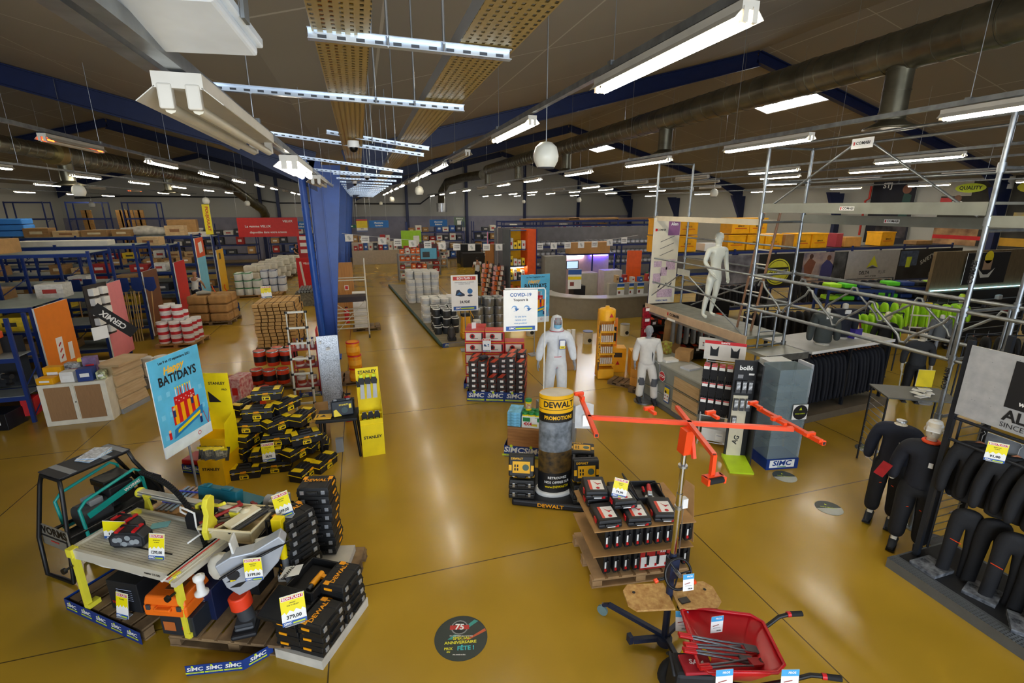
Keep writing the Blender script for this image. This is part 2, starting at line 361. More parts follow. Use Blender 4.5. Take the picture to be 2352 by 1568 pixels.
# ---- fluorescent battens
TUBE_ON = M('#fff6e4', emit=TUBE_E); TUBE_OFF = M('#cfc9b4', .35); TUBE_END = M('#ff5a1e', emit=5); LAMPW = M('#c6c1b4', .45)
def lamp_proto(kind):
    r = thing('ceiling_lamp', '', 'lamp'); L = 1.5
    b = MB(); b.box((0, L/2, .02), (.15, L, .05), LAMPW); b.build('housing', r)
    b = MB()
    for s in (-1, 1): b.quad((s*.07, 0, 0), (s*.07, L, 0), (s*.13, L, -.05), (s*.13, 0, -.05), LAMPW)
    b.build('reflector', r, solid=.003)
    for s in (-1, 1):
        b = MB(); b.cyl((s*.042, .03, -.062), (s*.042, L-.03, -.062), .019, TUBE_ON if kind == 'on' else TUBE_OFF, 8).build('tube', r)
        if kind == 'ends':
            b = MB(); b.cyl((s*.042, .04, -.055), (s*.042, .18, -.055), .021, TUBE_END, 8); b.cyl((s*.042, L-.18, -.055), (s*.042, L-.04, -.055), .021, TUBE_END, 8); b.build('glowing_tube_end', r)
    for y in (.01, L-.01):
        for s in (-1, 1): MB().box((s*.042, y, -.03), (.045, .03, .08), LAMPW).build('lamp_holder', r, bevel=.006 if kind == 'off' else 0)
    return r
LP = {k: Many(lamp_proto(k)) for k in ('on', 'off', 'ends')}
ROWN = {}
def lamp_row(name, x, z, items, yr, step=3.0):
    """items: (y, kind)"""
    n = len(items)
    for i, (y, k) in enumerate(items):
        st = {'on': 'lit twin-tube', 'off': 'unlit twin-tube', 'ends': 'failing orange-ended'}[k]
        LP[k]((x, y, z), 0, s=None if name == 'near left' else (.62, 1, .8), label=f'{st} fluorescent ceiling lamp, {ORD[i]} along the {name} row', group='fluorescent lamps of the '+name+' row')
    r = thing('lamp_rail', f'thin grey cable rail above the lamps of the {name} row', 'rail', (x, 0, z+.075))
    MB().box((0, (yr[0]+yr[1])/2, 0), (.05, yr[1]-yr[0], .045), GALV).build('rail_body', r)
    y = yr[0]+.4; zz = ceil_z(x)-z-.075
    while y < min(yr[1], 24): MB().cyl((0, y, 0), (0, y, zz), .0035, STEEL, 5).box((0, y, .02), (.07, .05, .03), GALV).build('hanger', r); y += step
def spaced(y0, ys, y1, off=(), ends=()):
    out = []; y = y0; i = 0
    while y < y1: out.append((y, 'off' if i in off else 'ends' if i in ends else 'on')); y += ys; i += 1
    return out
lamp_row('near left', -.55, 4.39, [(2.05, 'off'), (4.85, 'on'), (7.7, 'off')], (0, 12.5))
lamp_row('first right', 1.78, 4.87, [(2.1, 'on'), (5.1, 'on'), (8.3, 'off'), (10.6, 'on'), (13.2, 'on'), (15.6, 'on'), (18.2, 'off'), (20.8, 'on'), (24, 'on'), (28, 'on'), (32, 'on'), (36, 'on')], (0, 40))
lamp_row('second right', 5.4, 4.85, [(2.1, 'on'), (5.05, 'on'), (8.0, 'on'), (11.2, 'on'), (14.7, 'on'), (18.1, 'on'), (21.6, 'off'), (25, 'on'), (29, 'on'), (33, 'on'), (37.5, 'on')], (0, 41))
lamp_row('third right', 9.7, 4.86, [(6.0, 'on'), (9.3, 'on'), (12.4, 'off'), (15.6, 'off'), (19.3, 'on'), (23, 'off'), (27, 'on'), (30.8, 'on'), (34.5, 'on'), (38.2, 'on')], (2, 41))
lamp_row('fourth right', 12.6, 4.92, [(8.9, 'on'), (12, 'on'), (15.5, 'off'), (19.5, 'on'), (23.5, 'on'), (27.5, 'on'), (31.5, 'on'), (35.5, 'on'), (39, 'on')], (3, 41))
lamp_row('fifth right', 16.4, 4.92, [(9.1, 'on'), (12.4, 'on'), (15.7, 'on'), (20, 'off'), (24.5, 'on'), (30, 'on'), (36, 'on')], (5, 41))
lamp_row('sixth right', 21.4, 4.85, [(10, 'on'), (13.5, 'on'), (17, 'on'), (22, 'on'), (27, 'on'), (33, 'on')], (9, 41))  # unlit lamps of this row switched on too, added light for the right wall
lamp_row('first left', -3.7, 4.85, [(7.9, 'ends'), (11.2, 'on'), (14.5, 'on'), (18, 'on'), (21.6, 'on'), (25.2, 'on'), (29, 'off'), (32.4, 'on'), (35.6, 'on'), (38.8, 'on')], (3, 41))
lamp_row('second left', -7.3, 4.85, [(12.6, 'on'), (16.6, 'on'), (20.2, 'on'), (24.3, 'on'), (28.8, 'on'), (33, 'on'), (37.5, 'on')], (8, 41))
lamp_row('third left', -11.0, 4.82, [(18.6, 'on'), (22.4, 'on'), (26, 'off'), (30, 'ends'), (34, 'on'), (38, 'on')], (14, 41))
lamp_row('fourth left', -15.6, 4.74, [(30, 'on'), (34.5, 'on'), (38.6, 'on')], (20, 41))
# grey steel strut that carries the near left lamps
tag(MB().box((-.68, 6, 4.53), (.06, 13, .10), GALV).build('ceiling_strut'), 'grey steel strut running above the near left lamps', 'strut')
# ---- ducts
DUCT = M('#7e7a68', .32, .85, n=.2, sc=3)
def spiral_duct(mb, pts, r, n=20, rib=.35):
    pts = [Vector(p) for p in pts]; mb.tube(pts, r, DUCT, n)
    for a, b in zip(pts, pts[1:]):
        d = b-a; L = d.length; k = int(L/rib)
        for i in range(k):
            p = a+d*((i+.5)/k); mb.cyl(p, p+d.normalized()*.02, r+.008, DUCT, n, cap=True)
XD, ZD = 7.5, 6.12
r = thing('ventilation_duct', 'large round spiral ventilation duct crossing the right slope', 'duct', (XD, 1.5, ZD))
b = MB(); spiral_duct(b, [(0, 0, 0), (0, 28, 0)], .27); b.build('main_pipe', r)
b = MB()
for y in (3, 5.6, 11, 17, 23): b.cyl((0, y, 0), (0, y+.1, 0), .282, DUCT, 20)
b.build('joint_collar', r)
for px, py, pb in ((2075, 130, 292), (1533, 262, 352), (1303, 340, 392), (1190, 370, 415), (1120, 395, 425)):
    p = ax(px, py, XD); zb = max(4.9, ay(px, pb, p.y).z)
    b = MB(); spiral_duct(b, [(0, p.y-1.5, -.1), (0, p.y-1.5, zb-ZD+.05)], .17, 16, .25); dr = b.build('drop_pipe', r)
    MB().lathe([(.17, .08), (.19, .05), (.33, -.02), (.34, -.04), (.1, -.02)], DUCT, (0, p.y-1.5, zb-ZD), 20).build('outlet_cone', dr)
r = thing('ventilation_duct', 'round spiral ventilation duct crossing the left slope', 'duct', (-8, 13, 5.45))
b = MB(); spiral_duct(b, [(0, 0, 0), (0, 4.6, 0)], .2); spiral_duct(b, [(0, 4.6, 0), (0, 22, 0), (.3, 23, -.2), (1.4, 26.5, -1.6), (1.5, 27, -2.1)], .3); b.build('main_pipe', r)
b = MB(); b.cyl((0, 4.3, 0), (0, 4.7, 0), .32, M('#a8935c', .3, .8), 20); b.build('joint_collar', r)
for y in (4.9, 13):
    b = MB(); spiral_duct(b, [(0, y, -.1), (0, y, -.75)], .17, 16, .25); dr = b.build('drop_pipe', r)
    MB().lathe([(.17, .08), (.19, .05), (.36, -.02), (.37, -.05), (.1, -.02)], DUCT, (0, y, -.8), 20).build('outlet_cone', dr)
r = thing('exhaust_duct', 'grey exhaust duct elbow with steel collar on the back wall', 'duct', (6.6, 41.6, 4.0))
b = MB(); spiral_duct(b, [(1.6, -8, 2.1), (1.0, -4, 2.1), (.3, -1.5, 1.9), (0, -.4, 1.2), (0, 0, .3)], .3); b.build('pipe', r)
MB().cyl((0, 0, -.4), (0, 0, .3), .42, STEEL, 20).build('collar', r)
# ---- pendant globe speakers
r = thing('globe_speaker', '', 'speaker'); b = MB()
b.lathe([(.0, .135), (.06, .125), (.11, .08), (.13, .0), (.125, -.05), (.1, -.1), (.09, -.115)], M('#dcdccf', .35), n=24); b.build('shell', r)
MB().lathe([(.09, -.115), (.085, -.13), (0, -.13)], DGREY, n=20).build('grille', r)
sp = Many(r)
for i, (px, py, d, lab) in enumerate(((1254, 357, 58, 'large white globe speaker hanging from the first right lamp row, nearest the camera'), (963, 438, 20, 'white globe speaker above the centre aisle'), (181, 438, 27, 'white globe speaker hanging among the lamps at far left'), (211, 470, 12, 'small pale globe speaker above the timber racks at left'),
        (473, 461, 15, 'pale globe speaker above the tall yellow banner'), (568, 467, 12, 'pale globe speaker above the red banner'), (1330, 459, 11, 'pale globe speaker left of the navy corner column'), (1640, 443, 18, 'pale globe speaker behind the scaffold platform'), (1203, 463, 8, 'tiny globe speaker in front of the back wall'), (900, 458, 12, 'yellowish globe speaker right of the cable trays'), (875, 467, 8, 'smaller yellowish globe speaker right of the cable trays'))):
    dep = min(41, .26*FPX/d); p = ad(px, py, dep)
    if p.y > 41.5: p = ay(px, py, 41.5)
    o = sp(p, 0, lab, group='globe speakers'); MB().cyl((0, 0, .13), (0, 0, ceil_z(p.x)-p.z), .006, STEEL, 6).build('hanging_wire', o)
# ---- CCTV domes
r = thing('dome_camera', '', 'camera'); MB().lathe([(.07, .06), (.075, 0), (.07, -.02)], WHITE, n=20).build('base', r); r.scale = (.7, .7, .7); MB().lathe([(.055, -.02), (.05, -.05), (.03, -.075), (0, -.08)], M('#0c0c10', .08, .3), n=20).build('smoked_dome', r)
dc0 = Many(r); dc = lambda p, rz, l, group: dc0(p, rz, l, group=group, s=.75)
for px, py, y, lab in ((812, 335, 6.0, 'white dome camera under the cable tray, nearest'), (843, 406, 11, 'white dome camera under the trays, second'), (815, 420, 12.5, 'small white dome camera under the trays, third')): dc(az(px, py, 4.57), 0, lab, group='dome cameras')
# ---- floodlight in the upper left
r = thing('floodlight', 'white square floodlight with clear front at the top left', 'floodlight', (-.42, 1.72, 4.52), rz=R(-8), rx=R(-8))
FW = M('#e4ebf0', .35)
b = MB(); b.box((0, 0, 0), (.30, .36, .03), FW).box((0, 0, .06), (.24, .30, .1), FW, t=.6); b.build('housing', r, bevel=.006)
MB().box((0, .012, -.028), (.27, .32, .03), FW, t=1.0).build('front_cover', r, bevel=.01)
b = MB(); b.box((0, -.195, -.005), (.035, .03, .05), FW).cyl((0, -.19, -.035), (0, -.19, -.025), .012, STEEL, 12); b.build('latch', r, bevel=.003)
b = MB(); b.box((-.16, 0, .08), (.01, .04, .2), GALV).box((.16, 0, .08), (.01, .04, .2), GALV).box((0, 0, .18), (.33, .04, .01), GALV); b.build('bracket', r)
# ---- cable runs on the back wall, red fire pipe
for pts, rr, hx, lab in (([(-19, 42.8, 4.6), (-16, 42.8, 4.75), (-8.5, 42.8, 4.7), (-6, 42.8, 4.3), (-1.5, 42.8, 4.3)], .05, '#22242a', 'dark cable run along the back wall left of the blue columns'),
        ([(-.3, 42.8, 4.25), (5, 42.8, 4.25), (5.9, 42.8, 4.9), (6.5, 42.6, 5.0)], .05, '#22242a', 'dark cable run along the back wall right of the blue columns'),
        ([(24.6, 19, 5.0), (24.6, 19, 4.4), (24.5, 19.1, 4.3), (24.5, 19.1, 2.6)], .05, '#c8321e', 'orange red fire pipe on the right wall')):
    tag(MB().tube(pts, rr, M(hx, .5), 8).build('wall_pipe'), lab, 'pipe')
# ================================================================ product builders
def fc(mb, x, y, z, rz=0, tilt=0, s=1): return mb.at((x, y, z), rx=PI/2-tilt, rz=rz, s=s)
def pallet(loc, rz, w, d, lab, h=.13, mat=None):
    mat = mat or PALW
    r = thing('wooden_pallet', lab, 'pallet', loc, rz, group='wooden pallets')
    n = max(4, int(w/.16)); b = MB()
    for i in range(n): b.box((w*(i+.5)/n, d/2, h-.01), (w/n*.78, d, .02), mat)
    b.build('deck_boards', r)
    for j in range(3):
        b = MB(); y = .05+j*(d-.1)/2
        for i in range(3): b.box((.06+i*(w-.12)/2, y, h/2-.004), (.11, .09, h-.055), mat)
        b.box((w/2, y, h-.031), (w, .09, .018), mat).box((w/2, y, .009), (w, .09, .018), mat); b.build('skid', r)
    return r
def simc_art(b, x, z, s, slogan=True):
    """white letters, green dot, yellow slogan bar; b already set up with fc() at the strip's lower left"""
    b.text('SiMC', x, z+.02*s, .165*s, WHITE, .0025, True, sx=1.15, shear=.18)
    b.disc(x-.06*s, z+.11*s, .032*s, LIME, .003)
    if slogan:
        b.rect(x-.02*s, z-.10*s, .46*s, .045*s, LIME, .002); b.text('à tous prix des matériaux', x-.02*s, z-.10*s, .028*s, SIMCB, .003, True, sx=1.0)
STRIPM = M('#0e357f', .45, n=.08)
def strip_mesh(L, h, n, s, th=.004):
    b = MB(); b.box((L/2, 0, h/2), (L, th, h), STRIPM); fc(b, 0, -th/2, 0)
    for i in range(n): simc_art(b, L*(i+.5)/n, h*.55, s)
    return b
def simc_box(loc, rz, w, d, h, lab, n=3, s=.5, nd=2):
    """pallet skirt: blue printed band around four sides"""
    r = thing('printed_skirt', lab, 'display skirt', loc, rz, group='blue printed pallet skirts')
    strip_mesh(w, h, n, s).build('front_band', r)
    o = strip_mesh(d, h, nd, s).build('side_band', r, loc=(w, 0, 0)); o.rotation_euler.z = PI/2
    o = strip_mesh(d, h, nd, s).build('side_band', r, loc=(0, d, 0)); o.rotation_euler.z = -PI/2
    return r
CYEL = M('#f4e400', .5, n=.03); CARDW = M('#f4f4f0', .5, n=.02); CBLU = M('#2358a8', .5, n=.02); INK = M('#15161a', .6, n=0)
def price_card(loc, rz, tilt, price, lab, w=.16, h=.24, lines=('promotion', 'du mois'), yaw2=0, head=True, roll=0):
    r = thing('price_card', lab, 'price card', loc, rz, group='yellow and white price cards'); b = MB()
    c, s_ = math.cos(roll), math.sin(roll)
    b.T = Matrix.Rotation(-tilt, 4, 'X') @ Matrix.Rotation(roll, 4, 'Y')
    T0 = b.T.copy(); b.box((0, 0, h/2), (w, .004, h), CARDW); b.T = T0 @ Matrix.Translation((0, -.0025, 0)) @ Matrix.Rotation(PI/2, 4, 'X')
    b.poly([(-w/2, h*.98), (-w/2, h*.40), (-w*.36, h*.47), (-w*.3, h*.38), (-w*.15, h*.50), (0, h*.42), (w*.12, h*.52), (w*.3, h*.42), (w*.36, h*.5), (w/2, h*.42), (w/2, h*.98)][::-1], CYEL, .001)
    if head:
        b.rect(0, h*.9, w*.92, h*.13, CARDW, .0015); b.rect(0, h*.9, w*.88, h*.10, RED, .002); b.text('BON PLAN !', 0, h*.9, h*.105, CARDW, .003, sx=1.0*w/h*1.45)
    for i, t in enumerate(lines): b.text(t.upper(), 0, h*(.74-.08*i), h*.05, INK, .002, sx=.9)
    if price: b.text(price, 0, h*.27, h*.16, INK, .002, sx=.95*w/h*1.5)
    b.rect(0, h*.07, w, h*.14, CBLU, .001); b.text('SiMC', -w*.28, h*.07, h*.11, CARDW, .002, sx=1, shear=.2); b.rect(w*.18, h*.06, w*.5, h*.045, LIME, .002)
    b.build('card', r)
    MB().box((0, .02, .004), (w*.8, .07, .008), M('#c8ccd0', .2, n=0, alpha=.6)).build('clear_foot', r)
    return r
def fr_case(name, w, d, h, body, accents):
    """hard tool case lying flat, seen from the top; origin at bottom centre, latches on -y"""
    b = MB(); b.box((0, 0, h*.27), (w, d, h*.54), body, t=1.0).box((0, 0, h*.76), (w*.99, d*.99, h*.46), body, t=.94)
    for i in range(3): b.box((-w*.3+i*w*.3, .02*d, h+.004), (w*.2, d*.7, .008), body)
    return b
# ================================================================ left foreground display
ZP = .13
pallet((-3.17, 5.25, 0), R(-38), 1.14, .95, 'grey wooden pallet under the yellow-legged tile saw')
pallet((-2.03, 4.42, 0), R(-23), 1.3, .8, 'brown wooden pallet under the rammer, beside the stacked black cases')
r = thing('printed_skirt', 'blue printed cardboard skirt along the saw pallet front', 'display skirt', (-3.2, 5.23, 0), R(-38), group='blue printed pallet skirts')
strip_mesh(1.16, .14, 5, .36).build('front_band', r); o = strip_mesh(.6, .14, 3, .36).build('side_band', r, loc=(0, .6, 0)); o.rotation_euler.z = -PI/2
r = thing('printed_skirt', 'blue printed skirt strip fallen loose on the yellow floor', 'display skirt', (-1.78, 4.03, 0), R(-10), group='blue printed pallet skirts')
b = strip_mesh(.48, .11, 3, .33); b.build('long_band', r)
o = strip_mesh(.25, .11, 1, .33).build('bent_band', r, loc=(.48, 0, 0)); o.rotation_euler.z = R(35)
# ---- tile saw
ALU = M('#cfcbbb', .4, .15, n=.04, sc=3); ALU2 = M('#bdb9a9', .45, .1, n=.05)
SY = M('#e6dc3c', .45, n=.05)
r = thing('tile_saw', 'long grey tile saw bench with yellow folding legs and rail', 'tile saw', (-2.94, 5.06, 0), R(-32.5)); zt = .80
b = MB(); b.box((.67, .33, zt-.02), (1.34, .66, .02), ALU2)
for i in range(20): b.box((.67, .05+i*.029, zt-.007), (1.24, .024, .006), ALU)
b.build('bench_top', r)
b = MB(); b.box((.67, 0, zt-.03), (1.36, .03, .10), ALU).box((.67, .66, zt-.03), (1.36, .03, .10), ALU).box((0, .33, zt-.03), (.03, .66, .09), ALU).box((1.34, .33, zt-.03), (.03, .66, .09), ALU)
fc(b, 1.05, -.017, zt-.03); b.text('master 115 DD', 0, 0, .03, INK); b.build('bench_frame', r)
b = MB()
for y in (.0, .06): b.box((1.27, .25+y, zt+.02), (.02, .7, .02), WHITE)
b.box((1.30, .3, zt+.015), (.05, .75, .012), ALU).box((1.30, .3, zt+.024), (.012, .75, .004), RED).box((1.36, .3, zt-.02), (.05, .75, .05), ALU); b.build('guide_rail', r)
MB().box((.66, .2, zt+.001), (.72, .012, .008), BLACK, rz=R(2)).build('blade_slot', r)
b = MB(); b.box((.66, .74, zt+.17), (1.35, .07, .06), ALU).box((.66, .70, zt+.16), (1.35, .02, .012), STEEL).box((.66, .705, zt+.19), (1.35, .012, .01), STEEL); b.build('saw_rail', r, bevel=.006)
b = MB(); b.cyl((-.02, .74, zt+.17), (0, .74, zt+.17), .055, SY, 16); b.build('rail_end_cap', r)
for x in (.12, 1.28):
    b = MB(); b.at((x, .72, zt-.04), rx=PI/2).prism([(-.06, 0), (.05, 0), (.02, .17), (.08, .22), (-.04, .22), (-.02, .15)], .03, SY); b.build('rail_bracket', r)
for x, y, dx in ((.03, .0, .03), (1.30, .0, .03), (.05, .62, 0), (1.27, .62, 0)):
    b = MB(); b.box((x+dx/2, y, (zt+ZP)/2-.02), (.055, .045, zt-ZP-.02), SY).box((x+dx, y+.03, ZP+.03), (.07, .11, .05), SY); b.box((x, y, zt-.02), (.075, .07, .09), SY)
    b.cyl((x, y-.03, zt-.16), (x, y-.09, zt-.16), .012, BLACK, 8).cyl((x, y-.09, zt-.16), (x, y-.115, zt-.16), .03, BLACK, 12); b.build('leg', r)
b = MB(); b.tube([(-.05+i*.062, .82-.001*i*i, zt+.35-.016*i+.05*math.sin(i/5)) for i in range(22)], .022, BLACK, 8)
for i in range(44): b.box((-.05+i*.031, .82-.00025*i*i, zt+.375-.008*i+.05*math.sin(i/10)), (.014, .05, .02), RUBBER)
b.build('cable_chain', r)
b = MB(); b.at((1.18, .60, zt+.02), rx=PI/2, rz=R(-70)).prism([(0, 0), (.18, .02), (.2, .12), (.12, .26), (.13, .36), (.09, .42), (.02, .43), (-.03, .38), (-.01, .3), (.03, .2), (-.02, .1)], .05, SY)
b.at().cyl((1.20, .52, zt+.12), (1.16, .5, zt+.12), .03, BLACK, 12); b.build('saw_head_cover', r, bevel=.006)
b = MB(); b.box((1.0, .62, zt+.08), (.34, .16, .14), BLK2).cyl((.85, .6, zt+.12), (1.1, .6, zt+.12), .075, BLK2, 14).box((1.02, .72, zt+.2), (.15, .12, .08), BLACK).cyl((1.09, .72, zt+.2), (1.1, .72, zt+.2), .018, RED, 8); b.build('saw_motor', r, bevel=.006)
b = MB(); b.tube([(.88, .66, zt+.1), (.87, .66, zt+.22), (.93, .66, zt+.25), (1.14, .68, zt+.25), (1.22, .68, zt+.29)], .018, SY); b.build('handle', r)
b = MB(); b.tube([(.82, .6, zt+.12), (.78, .55, zt+.2), (.86, .5, zt+.3), (1.0, .52, zt+.24), (1.02, .5, zt+.1), (1.12, .45, zt+.06), (1.18, .4, zt+.12), (1.1, .32, zt+.06)], .01, WHITE); b.build('water_hose', r)
b = MB(); b.lathe([(0, 0), (.06, .01), (.06, .03), (.035, .05), (.03, .14), (.05, .17), (.05, .2), (.02, .22)], WHITE, (1.42, .12, zt-.28), 16); b.build('water_pump', r)
b = MB(); b.at((.12, .05, zt-.10), rx=PI/2).poly([(0, 0), (.75, -.02), (.7, -.06), (.4, -.05), (.2, -.07), (.05, -.05)][::-1], WHITE, .0); b.build('drip_tray', r, solid=.01)
# things lying on the bench
def local(o, rz, x, y, z=0):
    c, s = math.cos(rz), math.sin(rz); return Vector((o[0]+x*c-y*s, o[1]+x*s+y*c, z))
B0 = (-2.94, 5.06); BR = R(-32.5)
for i, (x, y, lab) in enumerate(((.28, .36, 'round black hole-saw kit with price card on the saw bench'), (.50, .24, 'round black and red hole-saw kit in front on the saw bench'))):
    r = thing('hole_saw_kit', lab, 'tool kit', local(B0, BR, x, y, zt), BR+R(18 if i else 5), group='hole saw kits on the tile saw')
    b = MB(); b.at((0, .055, 0), rx=PI/2).prism([(-.17, .03), (-.13, 0), (.13, 0), (.17, .03), (.17, .11), (.12, .17), (-.12, .17), (-.17, .11)], .13, BLK2); b.build('shell', r, bevel=.012)
    b = MB(); fc(b, 0, -.078, 0); b.poly([(-.15, .03), (.14, .02), (.15, .12), (.08, .14), (-.08, .15), (-.14, .11)], M('#3a3c42', .2), .001)
    for k in range(6): b.disc(-.1+.04*k, .09+.025*(k % 2)-.02*(k % 3), .028, M('#a9b2b8', .3, .3), .003+.001*k, 14)
    b.rect(0, .05, .12, .03, M('#70767c'), .004); b.build('window', r)
    b = MB()
    for s in (-1, 1): b.box((s*.08, -.01, .175), (.03, .13, .02), RED, rz=0)
    b.build('latch', r); b = MB(); b.tube([(-.09, 0, .165), (-.07, 0, .2), (.07, 0, .2), (.09, 0, .165)], .011, BLACK); b.build('handle', r)
price_card(local(B0, BR, .27, .24, zt+.0), BR+R(12), R(6), '119,00', 'curved yellow price card reading 119,00 on the round kit', w=.24, h=.19, head=False, lines=())
price_card(local(B0, BR, .94, .12, zt), BR+R(14), R(12), '1295,00', 'yellow price card reading 1295,00 standing on the saw bench', w=.15, h=.25, roll=R(3))
tag(MB().box((0, 0, .002), (.17, .1, .004), M('#7cc0c8', .5)).build('leaflet', loc=local(B0, BR, .5, .52, zt+.003)), 'small turquoise leaflet lying on the saw bench', 'leaflet')
# ---- black tube cart with roof, generator inside
r = thing('equipment_cart', 'black tubular cart with flat roof and WORMS side plate', 'cart', (-3.27, 5.66, 0), R(52)); CW, CD, CH = .98, .44, 1.2
b = MB(); T = BLACK
for x in (0, CW):
    b = MB(); pts = [(x-.06*(1 if x == 0 else -1), 0, .03), (x, 0, .6), (x+(.06 if x == 0 else -.2), .03, CH-.12), (x+(.08 if x == 0 else -.22), .06, CH), (x+(.08 if x == 0 else -.22), CD-.06, CH), (x+(.06 if x == 0 else -.2), CD-.02, CH-.12), (x-.06*(1 if x == 0 else -1), CD, .5), (x-.08*(1 if x == 0 else -1), CD, .03), (x-.06*(1 if x == 0 else -1), CD/2, .02), (x-.06*(1 if x == 0 else -1), 0, .03)]
    b.tube(pts, .022, T, 8); b.build('side_frame', r)
b = MB()
for y in (.08, CD-.08): b.cyl((.08, y, CH), (CW-.22, y, CH), .022, T, 8)
b.cyl((0, 0, .55), (CW, 0, .55), .02, T, 8).cyl((0, CD, .5), (CW, CD, .5), .02, T, 8); b.build('cross_bar', r)
b = MB(); b.box((CW/2-.07, CD/2, CH+.03), (CW-.28, CD-.06, .012), M('#2b2c30', .6))
for x in (-.22, .12, .3): b.box((CW/2-.07+x, CD/2, CH+.037), (.07, CD-.06, .004), GREYP)
b.build('roof_sheet', r)
b = MB(); b.box((-.02, CD/2, .52), (.012, CD+.06, .26), M('#8a867a', .5, .3), rz=0)
b.at((-.028, CD/2, .56), rx=PI/2, rz=-PI/2); b.text('WORMS', 0, .03, .13, BLACK, .002, sx=1.05); b.rect(0, -.045, .48, .02, INK, .002); b.text('entreprise', 0, -.09, .035, RED, .002); b.build('side_plate', r)
b = MB(); b.box((CW+.02, CD/2, .62), (.012, CD+.06, .3), BLK2); b.build('side_plate', r)
b = MB(); b.box((CW/2, CD/2, .42), (CW-.1, CD-.06, .02), BLK2); b.build('shelf', r)
r = thing('generator', 'teal-framed generator carried inside the black tubular cart', 'generator', local((-3.27, 5.66), R(52), .50, .22, .43), R(52)); TEAL = M('#0f8f86', .4)
for s in (-1, 1):
    b = MB(); b.tube([(-.33, s*.22, .03), (-.35, s*.22, .38), (-.28, s*.22, .45), (.24, s*.22, .56), (.31, s*.22, .5), (.33, s*.22, .08), (.3, s*.22, .02), (-.33, s*.22, .03)], .018, TEAL); b.build('side_frame', r)
b = MB(); b.box((0, -.235, .34), (.6, .012, .07), TEAL, ry=R(-14)); fc(b, .18, -.243, .385, 0); b.text('WORMS', 0, 0, .05, WHITE, .003, rot=R(14)); b.build('brand_bar', r)
b = MB(); b.box((.12, 0, .3), (.26, .3, .24), BLK2).cyl((-.28, 0, .18), (0, 0, .18), .14, DGREY, 18).box((-.12, 0, .3), (.14, .18, .1), GREYP).cyl((.12, -.18, .28), (.12, -.15, .28), .09, BLACK, 16).box((.12, .02, .46), (.3, .26, .08), BLACK); b.build('engine', r, bevel=.012)
for s in (-1, 1):
    b = MB(); b.cyl((.18, s*.27, .06), (.18, s*.31, .06), .1, RUBBER, 18); b.build('wheel', r)
r = thing('generator', 'teal lower frame of a second generator at the cart foot', 'generator', local((-3.27, 5.66), R(52), .5, .15, 0), R(52))
b = MB(); b.tube([(-.3, -.1, .18), (-.28, -.1, .06), (0, -.1, .03), (.3, -.1, .06), (.32, -.1, .2)], .018, TEAL); b.tube([(-.3, .2, .18), (-.28, .2, .06), (0, .2, .03), (.3, .2, .06), (.32, .2, .2)], .018, TEAL); b.build('base_frame', r)
MB().box((0, .05, .15), (.5, .3, .22), BLK2).build('engine', r, bevel=.02)
for i in range(4):
    tag(MB().box((0, 0, 0), (.2, .27, .006), M(('#9ab4d0', '#e6ddd0', '#a8c4e0', '#d8dde4')[i], .5, n=.3, sc=30)).build('magazine', loc=local((-3.27, 5.66), R(52), .5+.01*i, .22+.01*i, CH+.043+.0065*i)), f'printed magazine on the cart roof, {from_bottom(i,4)} of the pile', 'magazine', 'magazines on the cart roof').rotation_euler.z = R(-28+5*i)
# ---- boxes under the bench
NB = M('#0f1a3c', .45, n=.1)
def carton(loc, rz, s, mat, lab, name='cardboard_box', cat='box', grp=None, deco=None, bevel=.006, tape=False):
    r = thing(name, lab, cat, loc, rz, group=grp); b = MB(); b.box((0, 0, s[2]/2), s, mat); b.build('box_body', r, bevel=bevel)
    if tape: MB().box((0, 0, s[2]+.001), (.05, s[1]+.002, .003), M('#c8b48c', .3)).build('tape', r)
    if deco: b = MB(); fc(b, 0, -s[1]/2-.001, 0); deco(b, s); b.build('print', r)
    return r
def pr1(b, s):
    for i in range(6): b.rect(s[0]*.05, s[2]*(.75-.07*i), s[0]*.5, .006, M('#b8c0d8'), .002)
    b.text('TECHNO', -s[0]*.2, s[2]*.25, .04, RED, .002)
carton(local((-3.17, 5.25), R(-38), .72, .30, ZP), R(-28), (.36, .40, .34), BLK2, 'black printed box under the saw bench, left of two', deco=pr1, grp='boxes under the tile saw')
carton(local((-2.03, 4.42), R(-23), .14, .42, ZP), R(-24), (.42, .42, .36), NB, 'navy printed box under the saw bench, right of two', deco=pr1, grp='boxes under the tile saw')
carton(local((-2.03, 4.42), R(-23), .12, .16, ZP), R(-24), (.34, .3, .22), M('#20262e', .5), 'low dark box below the orange case', deco=lambda b, s: (b.rect(-.08, .1, .12, .1, M('#b8642e'), .002), b.text('pro', .08, .1, .05, RED, .002)), grp='boxes under the tile saw')
OC = M('#f07018', .4, n=.04)
r = thing('tool_case', 'bright orange plastic tool case on dark boxes under the saw bench', 'case', local((-2.03, 4.42), R(-23), .04, .16, ZP+.222), R(-22))
b = MB(); b.box((0, 0, .06), (.42, .34, .12), OC, t=1.02).box((0, 0, .165), (.42, .34, .09), OC, t=.9); b.build('shell', r, bevel=.02, seg=3)
b = MB(); b.box((0, -.18, .10), (.16, .05, .03), OC).box((-.07, -.175, .10), (.02, .05, .04), OC).box((.07, -.175, .10), (.02, .05, .04), OC); b.build('handle', r, bevel=.008)
for s in (-1, 1): MB().box((s*.15, -.178, .11), (.04, .015, .05), DGREY).build('latch', r, bevel=.003)
MB().box((.02, .0, .212), (.16, .12, .004), M('#7a4a22', .5)).build('sticker', r)
price_card(local((-3.17, 5.25), R(-38), .80, .03, ZP), R(-32), R(10), '', 'curved cream price card leaning on the black box at the pallet edge', w=.15, h=.26, lines=('malaxeur',))
